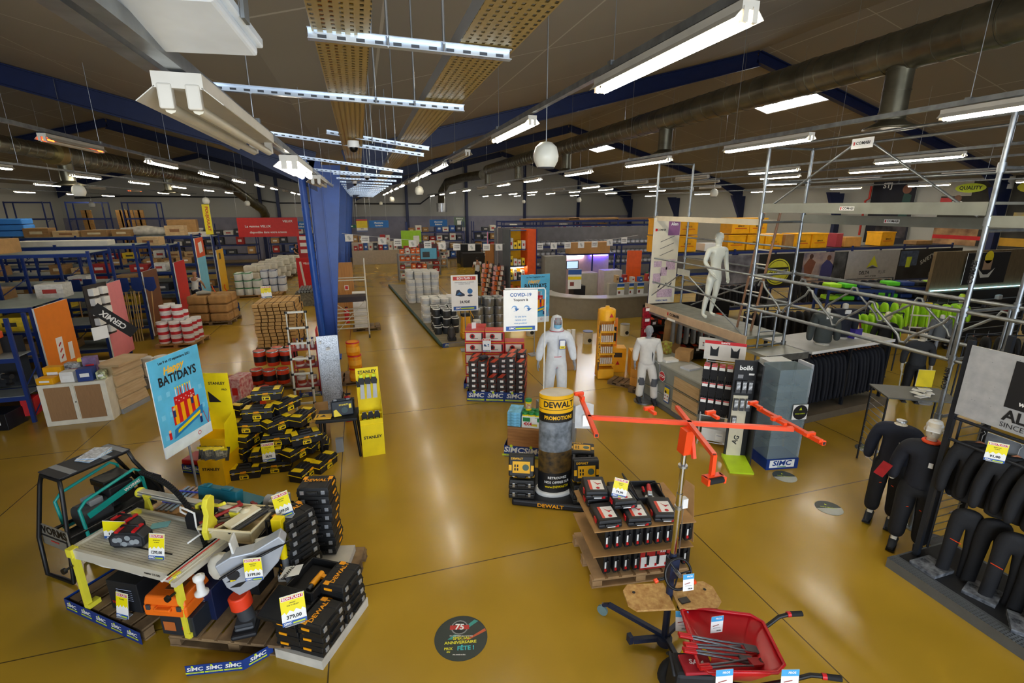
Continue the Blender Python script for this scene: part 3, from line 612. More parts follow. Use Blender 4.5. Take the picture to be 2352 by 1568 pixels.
# ---- rammer
RO = Vector((-1.33, 4.30, ZP)); r = thing('tamping_rammer', 'grey and white tamping rammer with orange bellows', 'rammer', RO)
GB = M('#aab0b8', .35, .2, n=.06); OR2 = M('#e8401c', .45)
def flatp(mb, pxs, y, th, m):
    """upright plate traced at distance y with thickness th"""
    q = [ay(px, py, y)-RO for px, py in pxs]; mb.T = Matrix.Translation((0, q[0].y, 0)) @ Matrix.Rotation(PI/2, 4, 'X'); mb.prism([(p.x, p.z) for p in q], -th, m); mb.T = Matrix(); return mb
b = MB(); b.box((0, 0, .03), (.22, .3, .05), BLK2).box((0, 0, .07), (.17, .2, .04), DGREY); b.build('foot', r, bevel=.02)
b = MB(); b.cyl((.02, 0, .08), (-.01, 0, .27), .07, DGREY, 18).box((.0, -.02, .11), (.15, .14, .03), DGREY); b.build('leg_tube', r)
b = MB(); b.at((-.01, 0, .255), ry=R(-6)).lathe([(.075, 0)]+[(.075+(.02 if i % 2 else 0), .011*i) for i in range(1, 12)]+[(.075, .135)], OR2, n=22); b.build('bellows', r)
b = flatp(MB(), [(492, 1302), (528, 1280), (580, 1268), (640, 1232), (655, 1245), (640, 1290), (592, 1345), (550, 1368), (520, 1350)][::-1], 4.24, .14, GB); b.build('crankcase', r, bevel=.012)
b = flatp(MB(), [(520, 1338), (535, 1328), (552, 1322), (540, 1334)][::-1], 4.235, .006, BLACK); flatp(b, [(528, 1350), (545, 1340), (566, 1334), (552, 1347)][::-1], 4.235, .006, BLACK); b.build('vent', r)
b = flatp(MB(), [(529, 1325), (541, 1322), (541, 1333), (529, 1336)][::-1], 4.232, .004, YEL); flatp(b, [(527, 1312), (543, 1309), (543, 1318), (527, 1321)][::-1], 4.232, .004, WHITE); b.build('sticker', r)
p = ay(507, 1300, 4.36)-RO; b = MB(); b.at(p).lathe([(0, -.1), (.08, -.09), (.1, -.03), (.1, .05), (.07, .11), (0, .13)], M('#c4c0b2', .3), n=20, sy=.8); b.build('air_filter', r, bevel=.003)
p = ay(618, 1248, 4.45)-RO; b = MB(); b.box(p, (.24, .16, .09), M('#d5d8d6', .35), rz=R(10)).cyl(p+Vector((.01, -.03, .05)), p+Vector((.01, -.03, .075)), .03, BLACK, 14); b.build('fuel_tank', r, bevel=.02, seg=3)
p = ay(538, 1255, 4.36)-RO; b = MB(); b.box(p, (.02, .16, .2), M('#dcdedc', .4), ry=R(-6)); b.build('side_guard', r, bevel=.006)
hp = [ay(px, py, y)-RO for px, py, y in ((505, 1330, 4.2), (545, 1305, 4.2), (600, 1275, 4.2), (652, 1248, 4.25), (668, 1240, 4.4), (655, 1225, 4.55), (600, 1235, 4.6))]; b = MB(); b.tube(hp, .013, BLACK); b.build('handle', r)
p = ay(537, 1318, 4.25)-RO; b = MB(); b.at(p, rx=PI/2).cyl((0, 0, 0), (0, 0, .02), .05, BLK2, 18); b.build('pulley_cover', r)
price_card(ay(585, 1332, 4.16), R(-8), R(6), '2199,00', 'yellow price card reading 2199,00 clipped to the rammer', w=.15, h=.22)
# second rammer-like machine half hidden
r = thing('rotary_hammer', 'yellow and black rotary hammer behind the rammer', 'power tool', (-1.02, 4.66, ZP+.08), R(-20)); r.scale = (.72, .72, .88)
b = MB(); b.cyl((0, 0, .75), (.03, 0, .40), .065, YEL, 14, r2=.05).box((0, .02, .84), (.15, .12, .16), YEL).box((.0, -.03, .62), (.12, .1, .06), BLACK); b.build('body', r, bevel=.01)
b = MB(); b.cyl((.03, 0, .42), (.06, 0, 0), .045, M('#8f9498', .35, .6), 14).cyl((.05, 0, .30), (.055, 0, .24), .07, STEEL, 14); b.build('chisel', r)
b = MB(); b.tube([(-.05, 0, .9), (-.16, 0, .88), (-.17, 0, .7), (-.05, 0, .66)], .018, BLACK).tube([(-.17, -.02, .8), (-.26, -.1, .7), (-.22, -.1, .5), (-.1, -.1, .45)], .008, BLACK); b.build('handle', r)
r = thing('bench_machine', 'grey steel bench machine between trough and black cases', 'machine', (-1.08, 5.2, ZP), R(-20))
b = MB(); b.box((0, 0, .3), (.3, .3, .6), BLK2).box((0, 0, .7), (.16, .2, .22), M('#b4b8ba', .35, .6)).cyl((-.15, 0, .74), (-.08, 0, .74), .08, GREYP, 16); b.build('housing', r, bevel=.015)
b = MB(); b.tube([(.02, -.1, .8), (.1, -.16, .86), (.2, -.1, .82), (.22, 0, .6)], .012, BLACK); b.build('hose', r)
# ---- teal case, trough of tools
r = thing('tool_case', 'teal makita case standing upright behind the saw bench', 'case', (-1.69, 5.36, ZP+.63), R(-31)); r.scale = (1.15, 1, 1.15); TC = M('#0b5f70', .45, n=.06)
b = MB(); b.box((0, 0, .13), (.44, .10, .26), TC, rx=R(-8)); b.box((-.12, 0, .275), (.06, .07, .02), TC).box((.1, 0, .275), (.1, .07, .02), TC); b.build('lid', r, bevel=.015)
b = MB(); fc(b, -.03, -.055, .09, 0, R(8)); b.text('makita', 0, 0, .105, M('#dfe3e4', .4, n=0), .004, shear=.2); b.build('lettering', r)
b = MB(); b.box((.12, .14, .02), (.5, .2, .18), TC, rz=R(-8)); b.build('base', r, bevel=.015)
carton((-1.75, 5.42, ZP), R(-20), (.6, .4, .59), CARD, 'brown cardboard box under the teal case', grp='boxes behind the tile saw', tape=True)
carton((-2.2, 5.72, ZP), R(-26), (.34, .5, .66), CARD, 'brown cardboard box with blue straps and metal profiles', grp='boxes behind the tile saw')
r = thing('metal_profile', 'bundle of shiny metal profiles tied with blue strap on the cardboard box', 'profile', (-2.2, 5.72, ZP+.665), R(-26))
b = MB()
for i in range(4): b.box((-.09+.06*i, 0, .01), (.035, .46, .015), STEEL)
b.build('profile_bar', r); b = MB(); b.box((0, .12, .022), (.26, .02, .006), M('#3a4ac8')).box((0, -.1, .022), (.26, .02, .006), M('#3a4ac8')); b.build('strap', r)
r = thing('plastic_trough', 'cream plastic trough full of trowels and tools', 'trough', (-1.42, 4.90, ZP+.66), R(-24)); CT = M('#d6c9a2', .5)
b = MB(); w, d, h = .5, .36, .16
for s in (-1, 1): b.box((s*w/2, 0, h/2), (.015, d, h), CT, ry=s*R(10)).box((0, s*d/2, h/2), (w, .015, h), CT, rx=-s*R(10))
b.box((0, 0, .01), (w, d, .015), CT); b.build('tub', r)
b = MB(); b.tube([(-.28, -.21, h), (.28, -.21, h), (.28, .21, h), (-.28, .21, h), (-.28, -.21, h)], .015, CT); b.build('rim', r)
carton((-1.42, 4.90, ZP), R(-24), (.40, .26, .655), BLK2, 'black box carrying the cream trough', grp='boxes behind the tile saw')
for i, (x, y, a, L, hx, lab, nm) in enumerate(((-.1, .05, 60, .5, '#7a1c14', 'dark red bar clamp in the cream trough', 'bar_clamp'), (.1, .08, 20, .75, '#6f6a5c', 'long grey metal profile laid across the trough', 'profile'), (-.05, -.05, 55, .36, '#d9cfae', 'pale wooden mallet in the trough', 'mallet'), (.13, -.03, 62, .4, '#2c2e2c', 'black rubber-handled tool in the trough, left', 'hand_tool'), (.18, -.02, 64, .4, '#24262a', 'black rubber-handled tool in the trough, right', 'hand_tool'), (.05, 0, 66, .34, '#e4dcc0', 'cream plastic float in the trough', 'float'), (-.18, .0, 50, .4, '#8e1a14', 'red clamp handle in the trough', 'clamp'))):
    r = thing(nm, lab, 'tool', local((-1.42, 4.90), R(-24), x, y, ZP+.78+.012*i), R(-24+a)); r.rotation_euler.y = R(-6)
    m = M(hx, .5); b = MB()
    if nm == 'mallet': b.lathe([(.0, -.06), (.045, -.05), (.05, 0), (.045, .05), (0, .06)], m, (.15, 0, .0)).cyl((-.2, 0, 0), (.12, 0, 0), .014, m, 8)
    elif nm == 'float': b.box((0, 0, 0), (L, .13, .02), m, t=.9)
    elif 'profile' in nm: b.box((0, 0, .02), (L, .05, .008), m).box((0, .025, .03), (L, .006, .03), m).box((0, -.025, .03), (L, .006, .03), m)
    else: b.cyl((-L/2, 0, 0), (L/2, 0, 0), .018, m, 8).box((L/2-.02, .03, 0), (.03, .1, .02), m)
    b.build('body', r)
# ---- black cases with yellow marks
BC = M('#141516', .5, n=.1); AM = M('#f0a010', .45, n=.03)
def dw_case(w, d, h, name='tool_case'):
    r = thing(name, '', 'case')
    b = MB(); b.box((0, 0, h*.25), (w, d, h*.46), BC, t=1.0).box((0, 0, h*.73), (w, d, h*.46), BC, t=.95); b.box((0, 0, h*.49), (w+.01, d+.01, h*.06), BC)
    for sx in (-1, 1): b.box((sx*w*.3, 0, h*.97), (w*.2, d*.96, h*.08), BC, t=.9)
    b.build('shell', r, bevel=.008)
    b = MB(); b.box((0, -d/2-.012, h*.5), (w*.34, .03, h*.3), BC).box((0, -d/2-.016, h*.46), (w*.22, .025, h*.16), BLK2); b.build('handle', r, bevel=.005)
    for s in (-1, 1): MB().box((s*w*.33, -d/2-.006, h*.5), (w*.12, .012, h*.42), M('#a9adb2', .3, .5)).build('latch', r, bevel=.002)
    b = MB()
    for s in (-1, 1): b.box((s*w*.4, d*.28, h*.985), (w*.13, .06, .006), AM); b.box((s*(w/2+.003), d*.15, h*.6), (.006, .09, h*.22), AM)
    b.build('yellow_clip', r)
    b = MB(); b.at((w*.03, .02, h*.955+.007)); b.text('DEWALT', 0, 0, d*.26, AM, .001); b.build('lettering', r); return r
dc_ = Many(dw_case(.34, .27, .105)); n = 8
for c, (bx, by, nn, lab) in enumerate(((-.90, 4.83, 7, 'left front column'), (-.68, 5.17, 8, 'tall back column'))):
    for i in range(nn): dc_((bx+.012*math.sin(i*1.7), by, ZP+.09+i*.107), R(42 if c == 0 else -14), f'black tool case with yellow clips, {from_bottom(i,nn)} of the {lab}', group='black tool cases stacked at the pallet corner')
pallet((-1.12, 4.86, 0), R(-14), .8, .5, 'wooden pallet under the tall stacks of black cases')
tag(MB().box((0, 0, .04), (.7, .45, .08), M('#b9b6ac', .8)).build('foam_block', loc=(-.74, 4.98, ZP+.001)), 'pale foam block under the tall stacks of black cases', 'block').rotation_euler.z = R(-14)
price_card((-.95, 4.74, ZP+.09+7*.107), R(-18), R(25), '299,00', 'tilted yellow price card on top of the tall black case stack', w=.17, h=.25, roll=R(-22))
# low stack 2 x 3 columns on foam
tag(MB().box((0, 0, .05), (.76, .5, .1), M('#c0bcb0', .8, n=.1)).build('foam_block', loc=(-.64, 4.19, 0)), 'pale foam slab under the low stacks of black cases', 'block').rotation_euler.z = R(58)
for j, (x, y, nn, nm) in enumerate(((-.63, 3.97, 3, 'front right column'), (-.845, 4.10, 3, 'front left column'), (-.44, 4.29, 4, 'right rear column'), (-.66, 4.41, 3, 'left rear column'))):
    for i in range(nn): dc_((x+.008*math.sin(i+j), y, .1+i*.107), R(58+2*math.sin(2*i+j)), f'black tool case, {from_bottom(i,nn)} of the low stack, {nm}', group='black tool cases in the low stack', s=(1.0, .9, 1))
r = thing('open_tool_case', 'open black case showing a yellow cordless drill', 'case', (-.72, 4.38, .423), R(58))
b = MB(); w, d, h = .42, .3, .09
for s in (-1, 1): b.box((s*w/2, 0, h/2), (.02, d, h), BC).box((0, s*d/2, h/2), (w, .02, h), BC)
b.box((0, 0, .01), (w, d, .02), BLACK); b.build('tray', r, bevel=.004)
b = MB(); b.box((-.36, .06, .05), (.32, .3, .05), BC, ry=R(-14)); b.build('lid', r, bevel=.01)
r = thing('cordless_drill', 'yellow cordless drill lying in the open black case', 'drill', (-.67, 4.36, .475), R(60))
b = MB(); b.cyl((-.1, 0, 0), (.07, 0, .0), .03, AM, 12).box((.02, -.07, 0), (.04, .12, .035), AM, rz=R(-12)); b.build('body', r); b = MB(); b.cyl((-.16, 0, 0), (-.1, 0, 0), .022, DGREY, 12); b.build('chuck', r)
b = MB(); b.box((.0, -.15, 0), (.09, .05, .045), AM); b.build('battery', r)
r = thing('instruction_sheet', 'white torn sheet reading DEWALT in the open case lid', 'sheet', (-.93, 4.46, .53), R(0)); b = MB(); b.at((0, 0, 0), ry=R(-6)).poly([(-.1, -.06), (.09, -.08), (.12, .06), (-.05, .09)], WHITE, 0); b.text('DEWALT', -.01, 0, .05, INK, .002, rot=R(60)); b.build('sheet', r, solid=.001)
price_card((-.83, 3.89, .425), R(8), R(14), '379,00', 'large yellow price card reading 379,00 on the low black stack', w=.2, h=.27, lines=('dewalt', 'dcd 791 p2r-qw'))
# ================================================================ middle of the hall
def wrap_text(mb, s, size, r, zc, a0, mat, sx=1.0, ry=1.0, bold=True):
    vs, fs = text_geo(s, bold); o = []
    for p in vs:
        a = a0+p.x*size*sx/r; o.append((r*math.cos(a), r*ry*math.sin(a), zc+p.y*size))
    mb.add(o, fs, mat)
def bati_art(b, w, h):
    """blue event poster; origin lower left, local xy"""
    SKY = M('#58b8e0', .5, n=.1, sc=4); b.rect(w/2, h/2, w, h, SKY, .001)
    b.rect(w/2, h*.06, w, h*.12, M('#e6f2f6', .5), .0015)
    for i in range(14): b.rect(w*(.1+.16*(i % 6)), h*(.2+.07*(i//2)), w*.07, h*.05, M('#7ac8e8', .5), .0014)
    b.text('Les 9 et 10 septembre 2021', w*.5, h*.945, h*.036, INK, .003)
    b.text('Happy', w*.45, h*.86, h*.10, M('#f4b824', .5), .004, rot=R(4), shear=.3); b.text("BATI'DAYS", w*.5, h*.76, h*.125, INK, .005, sx=.82)
    c = w*.55
    for i in range(7): b.rect(c+(i-3)*w*.05, h*.60, w*.02, h*.08, (M('#e8e8f0'), ORANGE, RED)[i % 3], .003); b.disc(c+(i-3)*w*.05, h*.65, w*.014, YEL, .004)
    b.rect(c, h*.52, w*.42, h*.09, RED, .003); b.rect(c, h*.38, w*.56, h*.20, RED, .003)
    for i in range(4): b.rect(c-w*.21+i*w*.14, h*.38, w*.07, h*.20, DYEL, .004)
    for i in range(8): b.disc(c-w*.17+i*w*.05, h*(.53-.02*(i % 2)), w*.01, WHITE, .005)
    b.poly([(w*.22, h*.15), (w*.86, h*.26), (w*.88, h*.36), (w*.25, h*.24)], M('#1878b4'), .006); b.poly([(w*.3, h*.19), (w*.8, h*.275), (w*.81, h*.31), (w*.31, h*.225)], YEL, .007)
    for x, y, k in ((.15, .2, RED), (.8, .2, DBLUE), (.3, .4, DBLUE), (.68, .45, DBLUE)): b.rect(w*x, h*y, w*.05, h*.07, k, .008); b.disc(w*x, h*(y+.05), w*.025, M('#e8b890'), .009)
    b.rect(w*.9, h*.2, w*.01, h*.16, RED, .007, rot=R(15)); b.rect(w*.97, h*.2, w*.01, h*.16, RED, .007, rot=R(-15))
    b.disc(w*.72, h*.07, w*.035, RED, .003); b.disc(w*.72, h*.07, w*.025, M('#e6f2f6', .5), .004)
def board(name, lab, cat, p, q, z0, z1, art, post=None, th=.012):
    p = Vector((p[0], p[1], 0)); q = Vector((q[0], q[1], 0)); d = q-p; L = d.length
    r = thing(name, lab, cat, (p.x, p.y, z0), math.atan2(d.y, d.x)); b = MB()
    b.box((L/2, th/2, (z1-z0)/2), (L, th, z1-z0), CARDW); b.build('panel', r)
    b = MB(); fc(b, 0, -.001, 0); art(b, L, z1-z0); b.build('print', r)
    if post == 'one': MB().cyl((L/2, th+.02, -z0), (L/2, th+.02, (z1-z0)*.5), .015, GREYP, 8).box((L/2, .03, -z0+.01), (.3, .3, .02), GREYP).build('stand', r)
    return r
board('event_poster', "blue BATI'DAYS poster with birthday cake beside the yellow STANLEY stand", 'poster', (-2.6, 6.6), (-2.27, 7.37), .89, 2.19, bati_art, 'one')
board('event_poster', "blue BATI'DAYS poster behind the COVID-19 sign", 'poster', (3.98, 12.2), (4.82, 12.25), .93, 2.26, bati_art, 'one')
# ---- yellow stands
SYL = M('#f0d800', .5, n=.04)
r = thing('display_stand', 'yellow STANLEY cardboard stand holding rows of hand saws', 'stand', (-.25, 7.62, 0), R(3)); w, d = .36, .26
b = MB(); b.box((w/2, d/2, .28), (w, d, .56), SYL).box((w/2, d-.01, .95), (w, .012, 1.04), SYL)
for s in (0, w): b.at((s-.003 if s else 0, 0, .56), rx=PI/2, rz=PI/2).prism([(0, 0), (d, 0), (d, .62), (d*.8, .62), (0, .3)], .004, SYL)
b.at(); b.box((w/2, .10, .72), (w, .01, .02), SYL).box((w/2, .02, .6), (w, .012, .1), SYL); fc(b, w/2, -.003, .34); b.text('STANLEY', 0, 0, .07, INK, .002); fc(b, w/2, d-.02, 1.40); b.text('STANLEY', 0, 0, .07, INK, .002); b.poly([(-.18, -.25), (-.18, -.13), (-.06, -.25)], INK, .002); b.build('carton_body', r)
for j in range(2):
    for i in range(3):
        s = thing('hand_saw', f'grey hand saw with black handle, {"upper" if j else "lower"} row of the yellow stand, {pos(i,3)}', 'saw', local((-.25, 7.62), R(3), .08+.1*i, .2 if j else .1, .62 if not j else .95), R(3), group='hand saws in the yellow stand')
        b = MB(); b.at((0, 0, .0), rx=PI/2).prism([(-.035, 0), (.035, 0), (.035, .26), (-.02, .26)] if j else [(-.035, .0), (.035, .0), (.03, .14), (-.03, .14)], .003, M('#b4b8bc', .35, .4)); b.build('blade', s)
        b = MB(); b.at((0, -.0, .3 if j else .05), rx=PI/2).prism([(-.045, -.04), (.04, -.05), (.05, .02), (.02, .09), (-.03, .08), (-.05, .03)], .02, BLACK); b.build('handle', s, bevel=.004)
        MB().box((0, -.02, .4 if j else .0), (.05, .012, .05), LIME).build('tag', s)
r = thing('display_stand', 'yellow STANLEY PRO cardboard stand with blister packs at the toolbox pile', 'stand', (-2.55, 7.42, 0), R(-16)); w, d = .36, .5
b = MB(); b.box((w/2, d/2, .21), (w, d, .42), M('#e8b400', .5, n=.04)).box((w/2, d*.62, .56), (w, d*.7, .28), M('#e8b400', .5, n=.04)).box((w/2, d-.02, 1.15), (w, .012, .92), SYL).box((w/2, d*.3, .6), (w, .012, .14), SYL)
for s in (0, w): b.at((s, 0, .42), rx=PI/2, rz=PI/2).prism([(.1, 0), (d, 0), (d, .6), (d*.4, .5)], .004, SYL)
b.at(); fc(b, w/2, -.003, .28); b.text('STANLEY', 0, 0, .062, INK, .002); fc(b, w/2, d-.03, 1.45); b.text('STANLEY', 0, 0, .06, INK, .002); b.text('PRO', .1, -.1, .04, INK, .002); b.poly([(-.15, -.3), (-.15, -.12), (.03, -.3)], INK, .002); b.build('carton_body', r)
for i in range(7):
    s = thing('blister_pack', f'clear blister pack of screwdriver bits in the yellow stand, {ORD[i]} from the left', 'package', local((-2.55, 7.42), R(-16), .04+.05*i, .12-.02*(i % 3), .50-.03*(i == 6)), R(-16+20*(i % 3)), group='blister packs in the yellow stand')
    b = MB(); b.box((0, 0, 0), (.14, .01, .2), M('#3a3a34', .3), rx=R(-25)).box((0, -.012, .02), (.1, .02, .12), M('#8e8a78', .15, n=.4, sc=40), rx=R(-25)).box((0, -.03, .085), (.14, .005, .03), YEL, rx=R(-25)); b.build('pack', s)
simc_box((-2.95, 7.95, 0), R(-28), .75, .5, .14, 'blue printed skirt with red tool cases left of the yellow STANLEY stand', 4, .36)
r = thing('tool_case', 'red hard case lying inside the blue skirt behind the poster', 'case', (-2.72, 8.05, .02), R(-25)); b = MB(); b.box((0, 0, .09), (.4, .3, .18), RED); b.build('shell', r, bevel=.02); MB().box((0, -.17, .1), (.12, .04, .03), BLACK).build('handle', r, bevel=.008)
# ---- tool box pyramid
TB = M('#15171d', .5, n=.08); TY = M('#f2cf10', .45, n=.03)
def toolbox():
    r = thing('tool_box', '', 'tool box', group='black and yellow tool boxes in the pile'); w, d, h = .40, .21, .19
    b = MB(); b.box((0, 0, h*.33), (w*.94, d*.92, h*.66), TB, t=1.04).box((0, 0, h*.79), (w, d, h*.26), TB, t=.92); b.box((0, 0, h*.9), (w*.4, d*.55, h*.2), TB, t=.9); b.build('shell', r, bevel=.008)
    b = MB(); b.box((0, -d*.52, h*.64), (w*1.01, .008, .008), TY)
    for s in (-1, 1): b.box((s*w*.51, .0, h*.62), (.008, d*.95, .008), TY, rx=R(8))
    b.build('yellow_line', r)
    for s in (-1, 1): MB().box((s*w*.34, 0, h*.935), (w*.2, d*.66, .012), TY).build('organiser_lid', r, bevel=.003)
    b = MB(); b.tube([(-.07, 0, h*.93), (-.06, 0, h*1.07), (.06, 0, h*1.07), (.07, 0, h*.93)], .009, TB); b.build('handle', r)
    MB().box((0, -d*.54, h*.68), (.07, .012, .03), M('#f0a010', .45)).build('clasp', r, bevel=.002)
    for s in (-1, 1): MB().box((s*w*.3, -d*.53, h*.64), (.035, .012, .03), STEEL).build('latch', r, bevel=.002)
    b = MB(); fc(b, 0, -d*.485, h*.27); b.rect(0, -.01, .11, .06, TY, .004); b.text('STANLEY', 0, .035, .024, TY, .004); b.poly([(-.02, -.02), (.03, -.03), (.045, 0), (0, .005)], TB, .005); b.rect(-.035, -.01, .012, .03, TB, .005); b.build('label', r); return r
tb = Many(toolbox()); hh = .19
for x, y, l, a, lab in ((-1.98, 7.55, 0, -2, 'front row on the floor, leftmost'), (-1.56, 7.62, 0, -4, 'front row on the floor, second from left'), (-1.12, 7.30, 0, 62, 'end-on on the floor, third from left in front'), (-.86, 7.48, 0, 58, 'end-on on the floor, rightmost'),
        (-1.66, 7.66, 1, 0, 'second layer, under the price card'), (-1.24, 7.62, 1, 50, 'second layer, turned, right of the price card'), (-1.02, 7.85, 1, 65, 'second layer, end-on at right'), (-2.0, 7.95, 1, 60, 'second layer, turned end-on at far left'),
        (-1.50, 7.78, 2, -3, 'third layer, behind the price card'), (-1.10, 7.70, 2, 16, 'third layer at right, turned outward'), (-1.95, 7.95, 2, 65, 'third layer, end-on at left'),
        (-1.95, 7.98, 3, -8, 'fourth layer at left'), (-1.52, 7.92, 3, 40, 'fourth layer in the middle, turned'), (-1.16, 8.06, 3, 66, 'fourth layer, end-on at right'),
        (-1.78, 8.02, 4, -6, 'fifth layer at front'), (-1.42, 8.22, 4, 50, 'fifth layer, turned, at right'), (-2.05, 8.35, 4, 62, 'fifth layer, end-on at back left'), (-1.68, 8.32, 5, -3, 'alone on top of the pile')):
    tb((x, y, l*hh), R(a), 'black and yellow STANLEY tool box, '+lab, s=(1.15, 1.15, 1.0))
for i, (x, y, l) in enumerate(((-1.9, 8.3, 0), (-1.4, 8.25, 0), (-1.0, 8.1, 0), (-1.85, 8.3, 1), (-1.35, 8.25, 1), (-1.75, 8.35, 2), (-1.3, 8.3, 2), (-1.7, 8.4, 3))): tb((x, y+.05, l*hh), R(3*i-8), f'black and yellow STANLEY tool box hidden inside the pile, {ORD[i]}')
price_card((-1.60, 7.40, .27), R(2), R(4), '28,95', 'yellow price card reading 28,95 in front of the tool box pile', w=.18, h=.30, lines=('boite outils', 'xl'))
# ---- black folding table
r = thing('work_table', 'black plastic folding table beside the yellow saw stand', 'table', (-.92, 7.70, 0), R(-4)); b = MB()
b.box((.31, .22, .68), (.64, .46, .05), BLK2); b.build('table_top', r, bevel=.01)
for x, y in ((.06, .02), (.58, .02), (.06, .42), (.58, .42)): MB().cyl((x+(.05 if x > .3 else -.03), y, 0), (x, y, .66), .02, BLACK, 8, r2=.026).build('leg', r)
r = thing('tool_case', 'black and yellow STANLEY drill case standing on the folding table', 'case', local((-.92, 7.70), R(-4), .40, .15, .705), R(6)); b = MB(); b.box((0, .03, .12), (.34, .11, .24), M('#14202c', .5), rx=R(-10)); b.box((0, .05, .25), (.3, .05, .03), M('#14202c', .5)); b.build('shell', r, bevel=.015)
b = MB(); fc(b, 0, -.031, .11, 0, R(10)); b.poly([(-.14, -.1), (-.02, -.1), (-.1, .02), (-.14, .0)], YEL, .004); b.text('STANLEY', .02, .08, .035, YEL, .004); b.disc(.03, -.01, .05, M('#30484c'), .004); b.rect(.12, .05, .04, .07, YEL, .004); b.build('label', r)
for s in (-1, 1): MB().box((s*.1, .04, .262), (.05, .04, .012), STEEL).build('latch', r)
r = thing('sanding_pad_pack', 'flat yellow pack lying on the folding table', 'package', local((-.92, 7.70), R(-4), .10, .12, .71), R(-8)); MB().box((0, 0, .012), (.26, .18, .02), M('#e8b428', .5)).build('pack', r, bevel=.005); b = MB(); b.at((0, 0, .024)).poly([(-.05, -.03), (.05, -.03), (0, .05)], INK, .001); b.rect(-.09, 0, .02, .1, INK, .001); b.build('print', r)
carton(local((-.92, 7.70), R(-4), .42, .36, .706), R(-4), (.3, .1, .2), BLACK, 'flat black box standing at the back of the folding table', deco=lambda b, s: b.text('PARKSIDE' if 0 else 'TOOL', -.08, .15, .03, WHITE, .002))
tag(MB().box((0, 0, .12), (.12, .08, .24), GREYP).build('packaged_tool', loc=(-.62, 7.95, 0)), 'grey packaged tool standing under the folding table', 'package')
# ---- telescopic ladder
r = thing('telescopic_ladder', 'grey telescopic ladder standing behind the tool box pile', 'ladder', (-1.30, 9.6, 0), R(-3))
for s in (-1, 1):
    b = MB()
    for i in range(7): b.cyl((s*.17, .02*i, .3*i), (s*.17, .02*i+.02, .3*i+.3), .024-.0018*i, ALU, 12)
    b.build('side_rail', r); b = MB()
    for i in range(7): b.cyl((s*.17, .02*i+.018, .3*i+.27), (s*.17, .02*i+.02, .3*i+.31), .032, BLACK, 12)
    b.build('lock_collar', r)
for i in range(7): MB().box((0, .02*i+.02, .3*i+.29), (.34, .04, .035), ALU).build('rung', r)
# ---- checker plate ramp, red hand pump, drums
r = thing('checker_plate', 'upright silver checker plate ramp leaning on the blue column', 'metal plate', (-.77, 9.5, 0), R(2)); b = MB(); b.box((0, 0, .82), (.36, .02, 1.64), M('#b9bec4', .35, .7, n=.35, sc=60), rx=R(-3))
for s in (-1, 1): b.box((s*.18, -.01, .82), (.02, .05, 1.64), STEEL, rx=R(-3))
b.build('plate', r); b = MB(); fc(b, .0, -.045, 1.40, 0, R(3)); b.rect(0, 0, .07, .055, WHITE, .003); b.text('RAMPE', 0, 0, .02, INK, .004); b.disc(-.13, .13, .025, WHITE, .003); b.build('label', r)
def tin(r, h, body, lid, band=None, handle=True):
    t = thing('paint_tin', '', 'tin'); b = MB(); b.lathe([(r*.96, 0), (r, .01), (r, h-.01), (r*.99, h)], body, n=18); b.build('tin_body', t)
    if band: MB().lathe([(r+.001, h*.25), (r+.001, h*.65)], band, n=18, cap=False).build('label', t)
    b = MB(); b.lathe([(r*1.03, h-.025), (r*1.04, h), (r*.9, h+.002), (r*.88, h-.008), (0, h-.008)], lid, n=18); b.build('lid', t)
    if handle: b = MB(); b.tube([(r*1.02*math.cos(a), -r*.35-.02, h*.8-.35*r*math.sin(a)) for a in [PI*k/8 for k in range(9)]], .004, STEEL, 5); b.build('handle', t)
    return t
ORT = M('#d8401c', .4, n=.1); TINLID = M('#a8acae', .25, .8)
tn = Many(tin(.13, .34, ORT, TINLID, BLACK)); k = 0
for x, y, z in ((-2.5, 11.6, .0), (-2.22, 11.5, .0), (-1.94, 11.5, 0), (-2.45, 11.9, .35), (-2.16, 11.8, .35), (-1.88, 11.8, .35), (-2.1, 12.1, .35), (-1.8, 12.1, .35)):
    tn((x, y, z+.13), .5*k, f'orange red metal drum with black band, {"upper" if z else "lower"} layer, {ORD[k%3 if z==0 else k-3]} from left', group='orange red drums on the pallet'); k += 1
tn2 = Many(tin(.115, .14, ORT, TINLID, None))
for i in range(4): tn2((-2.3+.05*(i//2), 10.6+.28*(i//2), .0+.145*(i % 2)), i, f'short orange tin with black lid in front of the drums, {("bottom","top")[i%2]} of the {("front","rear")[i//2]} pair', group='short orange tins')
pallet((-2.68, 11.35, 0), 0, 1.1, .95, 'wooden pallet under the orange red drums')
simc_box((-1.55, 10.75, 0), R(0), .5, .3, .1, 'blue printed skirt at the foot of the paint shelf', 2, .3)
r = thing('paint_shelf', 'dark red metal shelf of paint tins behind the ladder', 'shelf', (-1.6, 10.9, 0)); RR = M('#9c1418', .45)
for z in (.18, .62, 1.02): MB().box((.24, .2, z), (.5, .4, .02), RR).build('shelf_board', r)
for x, y in ((0, 0), (.48, 0), (0, .4), (.48, .4)): MB().box((x, y, .6), (.02, .02, 1.2), RR).build('post', r)
MB().box((.5, .2, .75), (.012, .4, 1.4), RED).build('side_panel', r)
t3 = Many(tin(.09, .19, M('#e6e2d8', .4), WHITE, M('#b04028')))
for i, (x, z, l) in enumerate(((-1.5, .635, 'middle shelf, left'), (-1.28, .635, 'middle shelf, right'), (-1.5, .195, 'bottom shelf, left'), (-1.28, .195, 'bottom shelf, right'))): t3((x, 11.05, z), 0, 'white paint tin with red label on the dark red shelf, '+l, group='white tins on the red shelf')
